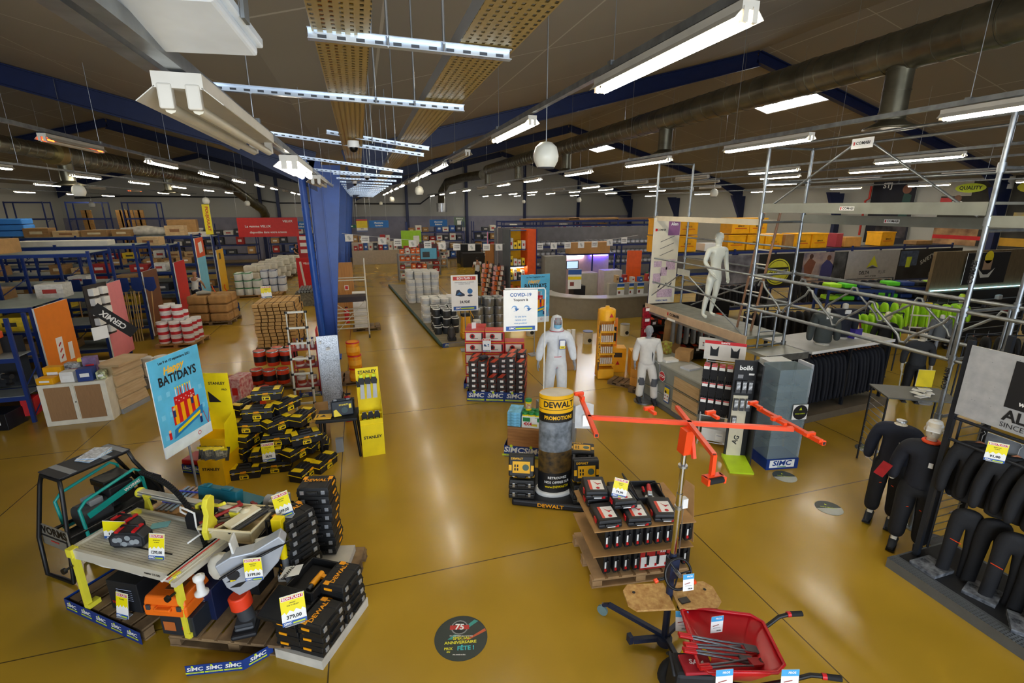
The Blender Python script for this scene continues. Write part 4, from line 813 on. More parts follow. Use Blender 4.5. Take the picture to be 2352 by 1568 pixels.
r = thing('spray_bottle', '', 'bottle'); b = MB(); b.lathe([(.03, 0), (.035, .02), (.035, .12), (.012, .16), (.012, .2)], WHITE, n=12); b.build('bottle_body', r); MB().box((0, -.01, .21), (.03, .06, .03), DBLUE).build('nozzle', r); sb = Many(r)
for i in range(4): sb((-1.5+.1*i, 11.02, 1.035), i, f'white spray bottle on the red shelf top, {pos(i,4)}', group='spray bottles on the red shelf')
buck = Many(tin(.15, .30, M('#f09a10', .4), RED, M('#f4b030')))
for i, (x, y, z, l) in enumerate(((-.36, 11.3, 0, 'bottom, right of the checker plate'), (-.36, 11.3, .31, 'middle, right of the checker plate'), (-.38, 11.32, .62, 'top, right of the checker plate'), (-.9, 11.7, .0, 'bottom, left of the checker plate'), (-.9, 11.7, .31, 'middle, left of the checker plate'), (-.92, 11.72, .62, 'top, left of the checker plate'))): buck((x, y, z+.1), i, 'orange bucket with red lid, '+l, group='orange buckets around the column')
pallet((-1.2, 11.2, 0), 0, 1.1, .8, 'pallet under the orange buckets', h=.10)
r = thing('fire_extinguisher', 'red fire extinguisher with black hose right of the checker plate', 'extinguisher', (-.50, 9.2, 0)); b = MB(); b.lathe([(.07, 0), (.075, .02), (.075, .42), (.05, .5), (.02, .52)], RED, n=16); b.build('cylinder', r)
b = MB(); b.tube([(0, -.02, .52), (-.05, -.05, .62), (-.08, -.06, .45), (-.085, -.06, .2)], .012, BLACK); b.build('hose', r); MB().box((.02, 0, .55), (.1, .03, .03), BLACK).build('lever', r)
tag(MB().box((0, 0, .35), (.22, .01, .7), CARD, rx=R(-8)).build('cardboard_sheet', loc=(-.9, 8.5, 0)), 'brown cardboard sheet leaning behind the folding table', 'cardboard')
# red cases and boxes behind the pyramid
r = thing('tool_case', 'large glossy red plastic case lying behind the tool box pile', 'case', (-3.05, 11.2, .02), R(24)); b = MB(); b.box((0, 0, .22), (.62, .34, .42), RED, t=.93, rx=R(-8)); b.build('shell', r, bevel=.04, seg=3); b = MB(); b.box((.1, 0, .44), (.14, .1, .02), M('#8c0e14')); b.build('handle', r)
carton((-2.66, 10.75, .0), R(-20), (.28, .45, .62), M('#b8303a', .5, n=.6, sc=14, dark='#e4c8c0'), 'red and white patterned tall box next to the glossy red case', deco=lambda b, s: b.rect(.02, .35, .12, .16, RED, .003))
for i, (x, y, z, l) in enumerate(((-2.25, 9.0, .6, 'upper'), (-2.2, 9.0, .3, 'lower'))):
    carton((x, y, z-.3), R(-15), (.34, .3, .29), M('#5c4630', .6), f'dark brown carton behind the yellow blister stand, {l}', grp='dark brown cartons')
# ================================================================ island with pails, machines
MB_ = M('#8a8474', .6)
r = thing('display_platform', 'low grey slatted platform edged in green running down the aisle', 'platform', (1.9, 13.7, 0), R(2)); b = MB()
b.add([(0.15, 0, 0), (1.2, -.1, 0), (2.0, 11, 0), (-.25, 12.2, 0), (.15, 0, .12), (1.2, -.1, .12), (2.0, 11, .12), (-.25, 12.2, .12)], [(0, 3, 2, 1), (4, 5, 6, 7), (0, 1, 5, 4), (1, 2, 6, 5), (2, 3, 7, 6), (3, 0, 4, 7)], M('#8e8268', .6, n=.25, sc=4, stretch=(.1, 6, 1), dark='#6a604c')); b.build('deck', r)
strip_mesh(1.05, .13, 4, .3).build('front_band', r, loc=(.15, -.015, 0)); b = MB(); b.cyl((.13, 0, .07), (-.27, 12.2, .07), .05, M('#2c4a44', .6), 8); b.build('edge_bumper', r)
pail_defs = {'dark': (.12, .24, M('#33373a', .4), WHITE, M('#2a3033')), 'white': (.13, .25, M('#e4e2da', .4), WHITE, M('#c8ccd0')), 'steel': (.17, .26, M('#9a9ea2', .3, .7), TINLID, None)}
PL = {k: Many(tin(*v)) for k, v in pail_defs.items()}
def heap(kind, x0, y0, nx, ny, nz, dx, dy, dz, z0, lab, grp, miss=(), s=None, j=.015, sk=0):
    c = 0
    for l in range(nz):
        for iy in range(ny):
            for ix in range(nx):
                if (ix, iy, l) in miss: continue
                PL[kind]((x0+ix*dx+random.uniform(-j, j)+sk*iy, y0+iy*dy+random.uniform(-j, j), z0+l*dz), random.uniform(0, 6), f'{lab}, layer {ORD[l]}, row {ORD[iy]}, {ORD[ix]} from left', group=grp, s=s); c += 1
heap('dark', 2.12, 14.9, 3, 4, 3, .27, .3, .26, .12, 'dark pail with white lid on the platform', 'dark pails on the platform', miss=[(0, 0, 2), (2, 0, 2), (0, 0, 1)], s=1.0)
heap('white', 2.0, 16.6, 4, 3, 3, .3, .32, .27, .12, 'white tub with white lid on the platform', 'white tubs on the platform', miss=[(0, 0, 2), (3, 0, 2)], s=1.1)
heap('white', 1.85, 20.4, 4, 4, 4, .33, .35, .32, .12, 'tall white tub stacked at the platform far end', 'white tubs at the platform end', miss=[(0, 0, 3), (3, 3, 3)], s=1.25)
heap('steel', 3.55, 15.4, 3, 2, 4, .36, .38, .27, .02, 'round steel pail stacked right of the platform', 'steel pails right of the platform', miss=[(0, 0, 3)])
r = thing('cleaning_machine', 'yellow and black wet cleaning machine at the platform front', 'machine', (2.84, 14.1, .12), R(4)); b = MB(); b.at((0, -.11, 0), rx=0); b.box((0, .1, .12), (.34, .3, .2), M('#e8a80c', .4), t=.95).box((0, .12, .45), (.3, .26, .5), M('#e8a80c', .4), t=.8); b.build('body', r, bevel=.04, seg=3)
b = MB(); b.box((0, -.05, .42), (.2, .1, .42), BLACK, rx=R(-6)).box((0, .0, .74), (.24, .16, .1), BLACK); b.build('front_panel', r, bevel=.02); b = MB()
for s in (-1, 1): b.cyl((s*.14, .02, .7), (s*.12, .1, 1.0), .014, BLACK, 8)
b.cyl((-.12, .1, 1), (.12, .1, 1), .014, BLACK, 8); b.build('push_handle', r)
r = thing('pressure_washer', 'small grey and white pressure washer with orange cable', 'machine', (3.22, 14.25, .12), R(0)); b = MB(); b.box((0, 0, .28), (.26, .26, .5), M('#d8d8d2', .4), t=.85).box((0, -.12, .34), (.16, .06, .2), BLACK); b.build('body', r, bevel=.03); b = MB(); b.tube([(-.1, 0, .6), (-.25, -.05, .9), (-.1, -.05, 1.15), (.05, 0, .95)], .012, DYEL); b.build('cable', r)
r = thing('water_pump', 'black and grey pump with coiled hose at the platform front left', 'machine', (2.38, 14.0, .12)); b = MB(); b.cyl((0, 0, .08), (0, 0, .4), .11, DGREY, 16).box((0, 0, .06), (.24, .24, .1), BLK2); b.build('body', r, bevel=.01); b = MB(); b.tube([(.12*math.cos(a)-.02, -.12, .28+.2*math.sin(a)) for a in [k*.5 for k in range(13)]], .014, BLACK); b.build('hose', r)
def simple_sign(b, w, h, top, lines, foot=True, img=None):
    b.rect(w/2, h/2, w, h, CARDW, .001)
    if top: b.rect(w/2, h*.91, w*.86, h*.11, DYEL, .002); b.rect(w/2, h*.91, w*.82, h*.09, RED, .0025); b.text(top, w/2, h*.91, h*.085, CARDW, .003, sx=.9)
    for s, y, sz, m in lines: b.text(s, w/2, h*y, h*sz, m, .003)
    if foot: b.rect(w/2, h*.075, w*.86, h*.105, CBLU, .002); b.text('SiMC', w*.25, h*.075, h*.07, CARDW, .003, shear=.2); b.rect(w*.6, h*.07, w*.5, h*.035, LIME, .003)
    if img: img(b, w, h)
SHB = M('#2a6fae', .5); SHD = M('#1d2c40', .5)
def shoe_img(b, w, h):
    b.poly([(w*.15, h*.44), (w*.2, h*.58), (w*.3, h*.60), (w*.36, h*.54), (w*.5, h*.47), (w*.5, h*.42), (w*.34, h*.41)][::-1], SHD, .004); b.poly([(w*.2, h*.46), (w*.3, h*.53), (w*.4, h*.47)][::-1], SHB, .005); b.disc(w*.7, h*.55, w*.1, SHB, .004); b.disc(w*.7, h*.43, w*.1, SHD, .004, ry=w*.04)
GRYT = M('#8a8c92', .6)
board('price_sign', 'white BON PLAN sign with a shoe and 24,92€ at the platform front', 'sign', (2.28, 13.25), (3.03, 13.2), 1.17, 2.18, lambda b, w, h: simple_sign(b, w, h, 'BON PLAN !', [('CHAUSSURES BASSES DE SECURITE', .80, .035, GRYT), ('SUXXEED OFFROAD', .755, .035, GRYT), ('24,92€', .25, .1, INK)], img=shoe_img), 'one')
BLT = M('#7ea8d4', .6); DBT = M('#3a6ca8', .6)
def covid_img(b, w, h):
    for x in (.32, .68):
        b.disc(w*x, h*.56, w*.085, BLT, .002); b.disc(w*(x-.02), h*.545, w*.06, CARDW, .003); b.poly([(w*(x), h*.57), (w*(x+.14), h*.55), (w*(x+.05), h*.49)][::-1], DBT, .004)
r = board('covid_sign', 'white COVID-19 Toujours là sign on a white pole beside the suit', 'sign', (2.09, 7.3), (2.64, 7.22), 2.05, 2.73, lambda b, w, h: simple_sign(b, w, h, None, [('COVID-19', .88, .115, DBT), ('Toujours là', .76, .075, INK), ('Ici une large', .36, .055, BLT), ('gamme pour', .28, .055, BLT), ('vous protéger', .20, .055, BLT)], img=covid_img))
b = MB(); b.tube([(0.02, 0, .70), (.66, 0, .70), (.68, 0, .66), (.68, 0, -1.25)], .012, WHITE, 8); b.build('pole', r)
tag(MB().box((0, 0, 0), (.1, .01, .14), CARDW).build('small_tag', loc=(2.3, 10.5, 1.40)), 'small white price tag standing on the red boxes', 'tag')
# ---- red boxes and shoe boxes
RB = M('#c41e20', .4, n=.06)
def redbox():
    r = thing('product_box', '', 'box', group='red printed boxes behind the shoe boxes'); w, d, h = .44, .34, .26
    b = MB(); b.box((0, 0, h/2), (w, d, h), RB); b.build('carton', r, bevel=.004)
    b = MB(); fc(b, 0, -d/2, h/2); b.rect(-.02, -.01, w*.8, h*.68, M('#e8e2d4'), .002); b.disc(-.05, 0, .06, RB, .003); b.disc(-.05, 0, .035, INK, .004); b.rect(.0, -.05, .16, .012, INK, .004); b.rect(.17, 0, .03, .14, INK, .004); b.rect(0, h*.44, w, .012, YEL, .003)
    b.at((w/2, 0, h/2), rx=PI/2, rz=PI/2); b.rect(0, h*.44, d, .012, YEL, .002); b.rect(0, 0, d*.7, h*.4, M('#d84030'), .002); b.build('print', r); return r
rbx = Many(redbox()); simc_box((1.98, 10.25, 0), R(-18), 1.2, .8, .12, 'blue printed skirt under the red boxes', 4, .4)
for i in range(15):
    l = i//3 if i < 12 else 4; c = i % 3
    if l == 4 and c > 1: continue
    rbx(local((2.02, 10.35), R(-18), .25+.45*c, .2+(.36 if l == 4 else 0)*0, .02+.262*l), R(-18), f'red printed box behind the shoe boxes, layer {ORD[l]}, {pos(c,3)}')
for l in range(5): rbx(local((2.02, 10.35), R(-18), .25, .56, .02+.262*l), R(-18), f'red printed box in the rear left stack, {from_bottom(l,5)}')
SBO = M('#e0481c', .45, n=.08); SBK = M('#241a18', .5, n=.1)
def shoebox():
    r = thing('shoe_box', '', 'shoe box', group='black and orange shoe boxes'); w, d, h = .20, .30, .115
    b = MB(); b.box((0, 0, h/2), (w, d, h), SBO).box((0, -d/2-.001, h/2), (w, .002, h), SBK).box((0, 0, h-.012), (w+.006, d+.006, .026), SBK); b.at((0, 0, h+.002)).poly([(-.09, -.14), (.02, -.14), (.09, .14), (-.02, .14)], SBO, .0); b.build('carton', r)
    b = MB(); fc(b, .01, -d/2-.003, h*.45); b.rect(0, -.01, .075, .05, CARDW, .002); b.rect(.04, .03, .05, .01, M('#b06048'), .002); b.build('label', r); return r
sx = Many(shoebox()); SX0 = (1.93, 9.5); SXR = R(-22)
simc_box((1.90, 9.5, 0), SXR, 1.22, 1.0, .22, 'blue printed skirt under the black and orange shoe boxes', 3, .8, nd=2)
hts = [(8, 7), (8, 6), (5, 6), (5, 7), (9, 8), (8, 8)]; 
for c, (hf, hb_) in enumerate(hts):
    for rr, n in enumerate((hf-1, hb_)):
        for l in range(n): sx(local(SX0, SXR, .11+.20*c, .16+.31*rr, .06+.118*l), SXR+R(2*math.sin(l*3+c)), f'shoe box, {("front","rear")[rr]} row, {pos(c,6)} column, {from_bottom(l,n)}', s=(.93, 1, 1))
for l in range(6): sx(local(SX0, SXR, 1.1, .8, .06+.118*l), SXR, f'shoe box in the back right corner stack, {from_bottom(l,6)}')
board('price_card_large', 'white sign with a shoe picture standing on the shoe boxes', 'sign', local(SX0, SXR, .25, .5).xy, local(SX0, SXR, .43, .5).xy, .95, 1.25, lambda b, w, h: simple_sign(b, w, h, 'BON PLAN', [], img=shoe_img))
r = thing('safety_shoe', 'dark safety shoe displayed on the shoe boxes', 'shoe', local(SX0, SXR, .32, .14, .90), R(40)); b = MB(); b.tube([(-.1, 0, .04), (-.05, 0, .05), (.05, 0, .04), (.12, 0, .025)], [.045, .05, .045, .03], M('#232a34', .6), 10); b.build('upper', r); MB().box((.01, 0, .006), (.25, .08, .015), BLACK).build('sole', r)
# ---- cleaning products on a crate
CL = (2.02, 6.95); CR = R(-28)
simc_box((2.0, 6.98, 0), CR, .66, .5, .2, 'blue printed skirt under the wipes display', 2, .8, nd=1)
carton(local(CL, CR, .32, .25, .02), CR, (.6, .46, .50), M('#b07a42', .6, n=.2, sc=3, stretch=(1, 1, 8), dark='#8a5c2e'), 'brown wooden-look crate under the wipes display', name='wooden_crate', cat='crate')
for i in range(5):
    carton(local(CL, CR, .12, .24, .525+.05*i), CR, (.22, .34, .048), M('#74c0e6', .5, n=.3, sc=12), f'flat light blue and white box, {from_bottom(i,5)} of the pile on the crate', grp='flat blue boxes on the crate')
carton(local(CL, CR, .43, .2, .525), CR, (.36, .28, .2), M('#e6ece8', .5), 'white and green printed tray of wipes tubs on the crate', deco=lambda b, s: (b.rect(-.1, .15, .12, .07, GREEN, .002), b.rect(.1, .15, .12, .07, GREEN, .002), b.text('4X4', -.08, .07, .08, RED, .003), b.rect(.03, .12, .09, .12, CARDW, .004), b.rect(.03, .06, .09, .04, YEL, .004)))
r = thing('wipes_tub', '', 'tub', group='green-lidded wipes tubs'); b = MB(); b.lathe([(.048, 0), (.05, .01), (.05, .15)], YEL, n=16); b.build('tub_body', r); MB().lathe([(.0505, .03), (.0505, .12)], M('#d8dcb0', .4, n=.7, sc=30, dark='#b83c28'), n=16, cap=False).build('label', r); MB().lathe([(.053, .15), (.053, .185), (.045, .19), (0, .19)], GREEN, n=16).build('lid', r); wt = Many(r)
for i in range(8): wt(local(CL, CR, .30+.1*(i % 4), .12+.12*(i//4), .60), 0, f'wipes tub with green lid in the white tray, {("front","rear")[i//4]} row, {pos(i%4,4)}')
wt(local(CL, CR, .34, .2, .79), 0, 'yellow and green wipes tub standing on the others, left'); wt(local(CL, CR, .56, .2, .79), 0, 'yellow and green wipes tub standing on the others, right')
for i in range(2):
    carton(local(CL, CR, .83+.02*i, .45+.3*i, .3+.25*i), CR, (.24, .24, .3), M('#dfe0e0', .5), f'white carton of spray bottles behind the DEWALT column, {("front","rear")[i]}', grp='white bottle cartons')
    for k_ in range(3): sb(local(CL, CR, .76+.07*k_+.02*i, .42+.3*i, .60+.25*i), 0, f'small white bottle in the {("front","rear")[i]} white carton, {pos(k_,3)}', s=.7, group='small bottles in the white cartons')
carton(local(CL, CR, .85, .65, 0), CR, (.5, .6, .55), GREYP, 'grey plinth box carrying the white cartons', name='plinth', cat='plinth')
# ---- DEWALT column display
DWY = M('#f4b810', .45, n=.03)
r = thing('product_platform', 'black rounded DEWALT display platform', 'platform', (2.40, 5.78, 0), R(-27)); b = MB(); b.box((0, 0, .05), (1.08, .92, .10), M('#14161c', .5)); b.build('base', r, bevel=.03, seg=3); b = MB(); fc(b, 0, -.46, .05); b.text('DEWALT', 0, 0, .075, AM, .003, sx=1.2); b.build('lettering', r)
r = thing('advertising_column', 'tall oval DEWALT PROMOTIONS advertising column', 'column', (2.36, 5.66, .1), R(-8)); ry = .72; RC = .235
def oval(z0, z1, m, rr=RC): return MB().lathe([(rr, z0), (rr, z1)], m, n=32, sy=ry, cap=False)
MB().lathe([(RC*1.15, 0), (RC*1.2, .03), (RC*1.1, .06), (RC, .06)], WHITE, n=32, sy=ry).build('foot', r)
b = oval(.06, .36, M('#17181b')); wrap_text(b, 'RETROUVEZ', .05, RC+.003, .29, -PI/2, CARDW, ry=ry); wrap_text(b, 'NOS OFFRES SUR', .05, RC+.003, .22, -PI/2, CARDW, ry=ry); wrap_text(b, 'www.DEWALT.fr', .05, RC+.003, .15, -PI/2, YEL, ry=ry); b.build('lower_print', r)
oval(.36, .68, M('#1c1a18', .5, n=.9, sc=14, dark='#6a5020')).build('tools_photo', r)
oval(.68, 1.12, M('#8a929a', .5, n=.8, sc=9, dark='#3e4448')).build('building_photo', r)
b = oval(1.12, 1.25, M('#121212')); wrap_text(b, 'PROMOTIONS', .075, RC+.003, 1.185, -PI/2, DWY, ry=ry, sx=.9); b.build('promotions_band', r)
b = oval(1.25, 1.50, DWY)
for z in (1.30, 1.44): b.lathe([(RC+.002, z), (RC+.002, z+.008)], INK, n=32, sy=ry, cap=False)
wrap_text(b, 'DEWALT', .115, RC+.003, 1.372, -PI/2, INK, ry=ry, sx=1.0); b.build('brand_band', r)
MB().lathe([(RC, 1.49), (RC*.98, 1.495), (0, 1.47)], M('#cfcabe'), n=32, sy=ry, cap=False).build('top_cap', r)
def kit_case():
    r = thing('tool_case', '', 'case', group='DEWALT tool kits around the column'); w, d, h = .36, .30, .14
    b = MB(); b.box((0, 0, h*.25), (w, d, h*.48), BC).box((0, 0, h*.75), (w, d, h*.48), BC, t=.95).box((0, -d/2-.012, h*.5), (w*.36, .04, h*.4), BC); b.build('shell', r, bevel=.014)
    for s in (-1, 1): MB().box((s*w*.3, -d/2-.006, h*.5), (.035, .014, .06), STEEL).build('latch', r, bevel=.003)
    b = MB(); b.at((0, 0, h+.001)); b.rect(0, -.01, w*.66, d*.55, DWY, .002); b.disc(.06, -.01, .045, M('#4c6458'), .004); b.text('DEWALT', -.06, d*.36, .04, DWY, .002); b.rect(-w*.42, -.02, .04, .08, DWY, .002); b.rect(w*.42, -.02, .04, .08, DWY, .002)
    for i in range(4): b.rect(-.05-.035*(i % 2), -.04+.05*(i//2), .02, .035, INK, .004)
    b.build('label', r); return r
kc = Many(kit_case())
for px, py, lab, side in ((1.90, 5.72, 'left', -22), (2.68, 5.36, 'right', -12)):
    for l in range(2): kc((px, py, .1+.145*l), R(side), f'flat black tool kit, {("bottom","middle")[l]} of the {lab} stack by the advertising column')
    kc((px, py+.02, .39+.17), R(side), f'black and yellow tool kit standing upright on the {lab} stack', rx=R(80))
for l in range(4): kc((2.80, 5.72, .1+.145*l), R(-25), f'flat black tool kit, {from_bottom(l,4)} of the rear right stack')
r = thing('clear_bag', 'clear plastic bag of papers hanging left of the orange lifter', 'bag', az(1343, 925, 2.25)-Vector((0, 0, .25)), R(-12)); r.scale = (.62, .62, .62); b = MB(); b.at((0, 0, 0), rx=PI/2-R(6)).prism([(-.14, 0), (.14, -.02), (.15, .36), (.03, .4), (-.13, .34)], .01, M('#d4dade', .15, n=.1, alpha=.55)); b.build('bag', r); MB().box((.04, -.02, .12), (.13, .003, .18), CARDW).build('paper', r)
# ================================================================ figures
def skin(name, parent, pts, edges, mat, root=0, sub=2, smooth=True):
    """pts: (x, y, z, rx, ry); grows one continuous surface along the edges"""
    me = bpy.data.meshes.new(name); me.from_pydata([p[:3] for p in pts], edges, []); me.materials.append(mat)
    o = bpy.data.objects.new(name, me); C.objects.link(o); o.parent = parent
    md = o.modifiers.new('skin', 'SKIN'); md.use_smooth_shade = True
    if not me.skin_vertices: me.attributes  # layer is made with the modifier
    sv = me.skin_vertices[0].data
    for i, p in enumerate(pts): sv[i].radius = (p[3], p[4] if len(p) > 4 else p[3]); sv[i].use_root = (i == root)
    s = o.modifiers.new('sub', 'SUBSURF'); s.levels = sub; s.render_levels = sub
    return o
def chain(pts, edges, start, seq):
    k = start
    for p in seq: pts.append(p); edges.append((k, len(pts)-1)); k = len(pts)-1
    return k
POSE = dict(arm=[(.115, .0, .80), (.15, .01, .64), (.165, -.03, .50)], leg=[(.052, 0, .50), (.062, -.012, .28), (.068, .012, .06)])
def figure(r, h, body, arms=None, legs=None, lean=(0, 0), hands=True, head=True, mat_head=None, feet=True, bare=1.0):
    """a body standing at the origin of r, facing -y, h tall"""
    arms = arms or {}; legs = legs or {}; P = []; E = []
    lx, ly = lean
    P.append((0, 0, .52, .075, .055)); k = chain(P, E, 0, [(lx*.3, ly*.3, .60, .066, .048), (lx*.7, ly*.7, .70, .082, .055), (lx, ly, .785, .085, .05)])
    ch = k; k = chain(P, E, ch, [(lx, ly, .835, .032, .032), (lx, ly-.005, .865, .028, .03)])
    if head: k = chain(P, E, k, [(lx, ly-.012, .895, .036, .042), (lx, ly-.008, .935, .046, .055), (lx, ly, .97, .038, .045)])
    for s, nm in ((-1, 'l'), (1, 'r')):
        A = arms.get(nm, POSE['arm']); (a, b_, c) = [(s*p[0]+lx*(1 if i == 0 else .6), p[1]+ly, p[2]) for i, p in enumerate(A)]
        k = chain(P, E, ch, [(*a, .037, .037), ((a[0]+b_[0])/2, (a[1]+b_[1])/2, (a[2]+b_[2])/2, .031, .031), (*b_, .026, .026), ((b_[0]+c[0])/2, (b_[1]+c[1])/2, (b_[2]+c[2])/2, .024, .024), (*c, .016, .018)])
        d = Vector(c)-Vector(b_); d.normalize(); c = Vector(c)
        if hands:
            pm = c+d*.03; k2 = chain(P, E, k, [(*pm, .012, .022), (*(c+d*.05), .011, .022)])
            side = Vector((0, 1, 0)); inn = Vector((-s, 0, 0))
            for i, (o, L) in enumerate(((-.018, .042), (-.006, .048), (.006, .046), (.018, .036))):
                q = c+d*.055+side*o; chain(P, E, k2, [(*q, .0055, .0055), (*(q+d*L*.55+inn*.004), .005, .005), (*(q+d*L*.9+inn*.014), .0042, .0042)])
            q = c+d*.025-side*.02; chain(P, E, k, [(*(c+d*.012-side*.012), .007, .007), (*(q+d*.012-side*.012+inn*.008), .006, .006), (*(q+d*.032-side*.016+inn*.012), .005, .005)])
        A = legs.get(nm, POSE['leg']); (a, b_, c) = [(s*p[0], p[1], p[2]) for p in A]
        k = chain(P, E, 0, [(a[0], a[1], a[2]-.02, .052, .052), ((a[0]+b_[0])/2, (a[1]+b_[1])/2, (a[2]+b_[2])/2, .044, .046), (*b_, .032, .034), (b_[0]*.5+c[0]*.5, b_[1]*.5+c[1]*.5+.008, b_[2]*.55+c[2]*.45, .031, .033), (*c, .019, .021)])
        if feet: chain(P, E, k, [(c[0], c[1]-.02, .022, .02, .018), (c[0]+s*.006, c[1]-.075, .016, .023, .012)])
    P = [tuple(v*h for v in p) for p in P]
    return skin('body', r, P, E, body)
def shell(r, h, name, mat, parts, arms=None, legs=None, lean=(0, 0), grow=1.25, cuff=1.0, sleeve=3):
    """clothing over torso ('torso'), 'arms', 'legs'"""
    arms = arms or {}; legs = legs or {}; P = []; E = []; lx, ly = lean; g = grow
    if 'torso' in parts:
        P.append((lx, ly, .80, .085*g, .052*g)); chain(P, E, 0, [(lx*.8, ly*.8, .72, .088*g, .062*g), (lx*.4, ly*.4, .62, .078*g, .058*g), (0, 0, .53, .082*g, .064*g), (0, 0, .48 if 'legs' not in parts else .52, .084*g, .066*g)]); hip = len(P)-1
        chain(P, E, 0, [(lx, ly, .835, .036*g, .036*g)])
        if 'arms' in parts:
            for s, nm in ((-1, 'l'), (1, 'r')):
                A = arms.get(nm, POSE['arm']); a, b_, c = [(s*p[0]+lx*(1 if i == 0 else .6), p[1]+ly, p[2]) for i, p in enumerate(A)]
                seq = [(*a, .042*g, .042*g), ((a[0]+b_[0])/2, (a[1]+b_[1])/2, (a[2]+b_[2])/2, .036*g, .037*g)]
                if sleeve > 1: seq += [(*b_, .033*g, .034*g), ((b_[0]+c[0])/2, (b_[1]+c[1])/2, (b_[2]+c[2])/2, .030*g, .031*g), (c[0], c[1], c[2]+.005, .025*g*cuff, .025*g*cuff)]
                chain(P, E, 0, seq)
    else: P.append((0, 0, .535, .076*g, .058*g)); hip = 0
    if 'legs' in parts:
        if hip == 0: chain(P, E, 0, [(0, 0, .57, .074*g, .056*g)])
        for s, nm in ((-1, 'l'), (1, 'r')):
            A = legs.get(nm, POSE['leg']); a, b_, c = [(s*p[0], p[1], p[2]) for p in A]
            chain(P, E, hip, [(a[0], a[1], a[2]-.03, .056*g, .056*g), ((a[0]+b_[0])/2, (a[1]+b_[1])/2, (a[2]+b_[2])/2, .050*g, .05*g), (*b_, .042*g, .043*g), (b_[0]*.5+c[0]*.5, b_[1]*.5+c[1]*.5, b_[2]*.5+c[2]*.5, .041*g, .042*g), (c[0], c[1], c[2]+.005, .040*g, .042*g)])
    P = [tuple(v*h for v in p) for p in P]
    return skin(name, r, P, E, mat)
def shoes(r, h, mat, legs=None, name='shoe'):
    legs = legs or {}
    for s, nm in ((-1, 'l'), (1, 'r')):
        c = legs.get(nm, POSE['leg'])[2]; x, y = s*c[0]*h, c[1]*h; b = MB(); b.tube([(x, y+.045*h/1.7*1.5, .05), (x, y, .055), (x, y-.05*h, .042), (x, y-.11*h, .03)], [.035*h/1.7*1.4, .045, .042, .026], mat, 10, flat=.9); b.box((x, y-.035*h, .008), (.085, .27*h/1.7, .018), BLACK); b.build(name, r)
def egg_head(r, h, mat, z=.93, lean=(0, 0), face=True):
    b = MB(); cx, cy = lean[0]*h, (lean[1]-.008)*h
    b.lathe([(0, -.075*h), (.022*h, -.07*h), (.036*h, -.045*h), (.044*h, 0), (.046*h, .025*h), (.038*h, .05*h), (.02*h, .064*h), (0, .068*h)], mat, (cx, cy, z*h), 20, sy=1.2)
    if face:
        b.tube([(cx, cy-.05*h, (z+.008)*h), (cx, cy-.062*h, (z-.012)*h), (cx, cy-.05*h, (z-.02)*h)], [.004*h, .008*h, .004*h], mat, 6)
        b.tube([(cx-.012*h, cy-.046*h, (z-.036)*h), (cx, cy-.05*h, (z-.035)*h), (cx+.012*h, cy-.046*h, (z-.036)*h)], .003*h, mat, 5)
        for s in (-1, 1): b.tube([(cx+s*.045*h, cy, (z+.01)*h), (cx+s*.049*h, cy+.004*h, (z-.005)*h), (cx+s*.045*h, cy, (z-.018)*h)], .005*h, mat, 5); b.tube([(cx+s*.026*h, cy-.046*h, (z+.012)*h), (cx+s*.014*h, cy-.05*h, (z+.012)*h)], .0035*h, mat, 5)
    return b.build('head', r)
MGREY = M('#8e9094', .6, n=.08); MWH = M('#d9dccf', .35, n=.03); SUIT = M('#dcdfe2', .7, n=.05, sc=14, bump=.3)
# white coverall mannequin
r = thing('mannequin', 'mannequin in white hooded coverall with red seams and blue face mask', 'mannequin', (3.19, 7.72, .5), R(-8)); h = 1.66
AR = {'l': [(.12, 0, .79), (.175, .01, .64), (.20, -.02, .50)], 'r': [(.12, 0, .79), (.175, .01, .64), (.195, -.03, .49)]}; LG = {'l': [(.05, 0, .5), (.075, -.01, .28), (.085, .01, .05)], 'r': [(.05, 0, .5), (.07, -.01, .28), (.075, .01, .05)]}
figure(r, h, MGREY, AR, LG); shell(r, h, 'coverall', SUIT, ('torso', 'arms', 'legs'), AR, LG, grow=1.42, cuff=.9); egg_head(r, h, MGREY)
b = MB(); b.lathe([(.075*h/1.0, -.085*h), (.062*h, -.05*h), (.060*h, .0), (.058*h, .03*h), (.045*h, .06*h), (0, .078*h)], SUIT, (0, .012*h, .93*h), 24, sy=1.15)
# open the face of the hood
b.f, b.m, b.s = zip(*[(f, m_, s_) for f, m_, s_ in zip(b.f, b.m, b.s) if not (len(f) == 4 and sum(b.v[i].y for i in f)/4 < -.035*h and .885*h < sum(b.v[i].z for i in f)/4 < .955*h)]); b.f, b.m, b.s = list(b.f), list(b.m), list(b.s); b.build('hood', r, solid=.004)
b = MB(); b.lathe([(.0475*h, -.06*h), (.0485*h, -.018*h)], M('#7cb8d8', .6), (0, -.008*h, .93*h), 20, sy=1.22, cap=False); b.build('face_mask', r)
b = MB(); b.tube([(.125*math.cos(a), .1*math.sin(a), .845*h-.01) for a in [k*PI/8 for k in range(17)]], .007, RED, 6); b.build('neck_seam', r)
b = MB(); b.tube([(.150*math.cos(a), -.02-.108*abs(math.sin(a)), .565*h) for a in [PI+k*PI/8 for k in range(9)]], .006, RED, 6); b.build('waist_seam', r)
b = MB(); b.tube([(0, -.135, .80*h), (0, -.15, .7*h), (0, -.135, .6*h), (0, -.115, .5*h)], .004, M('#c8ccd0', .5), 5).tube([(-.06, -.09, .47*h), (0, -.11, .455*h), (-.005, -.1, .43*h)], .005, RED, 5); b.build('front_zip', r)
for s in (-1, 1): MB().tube([(s*.035, -.085, .985*h), (s*.045, -.075, .955*h), (s*.05, -.08, .93*h)], .004, RED, 5).build('hood_seam', r)
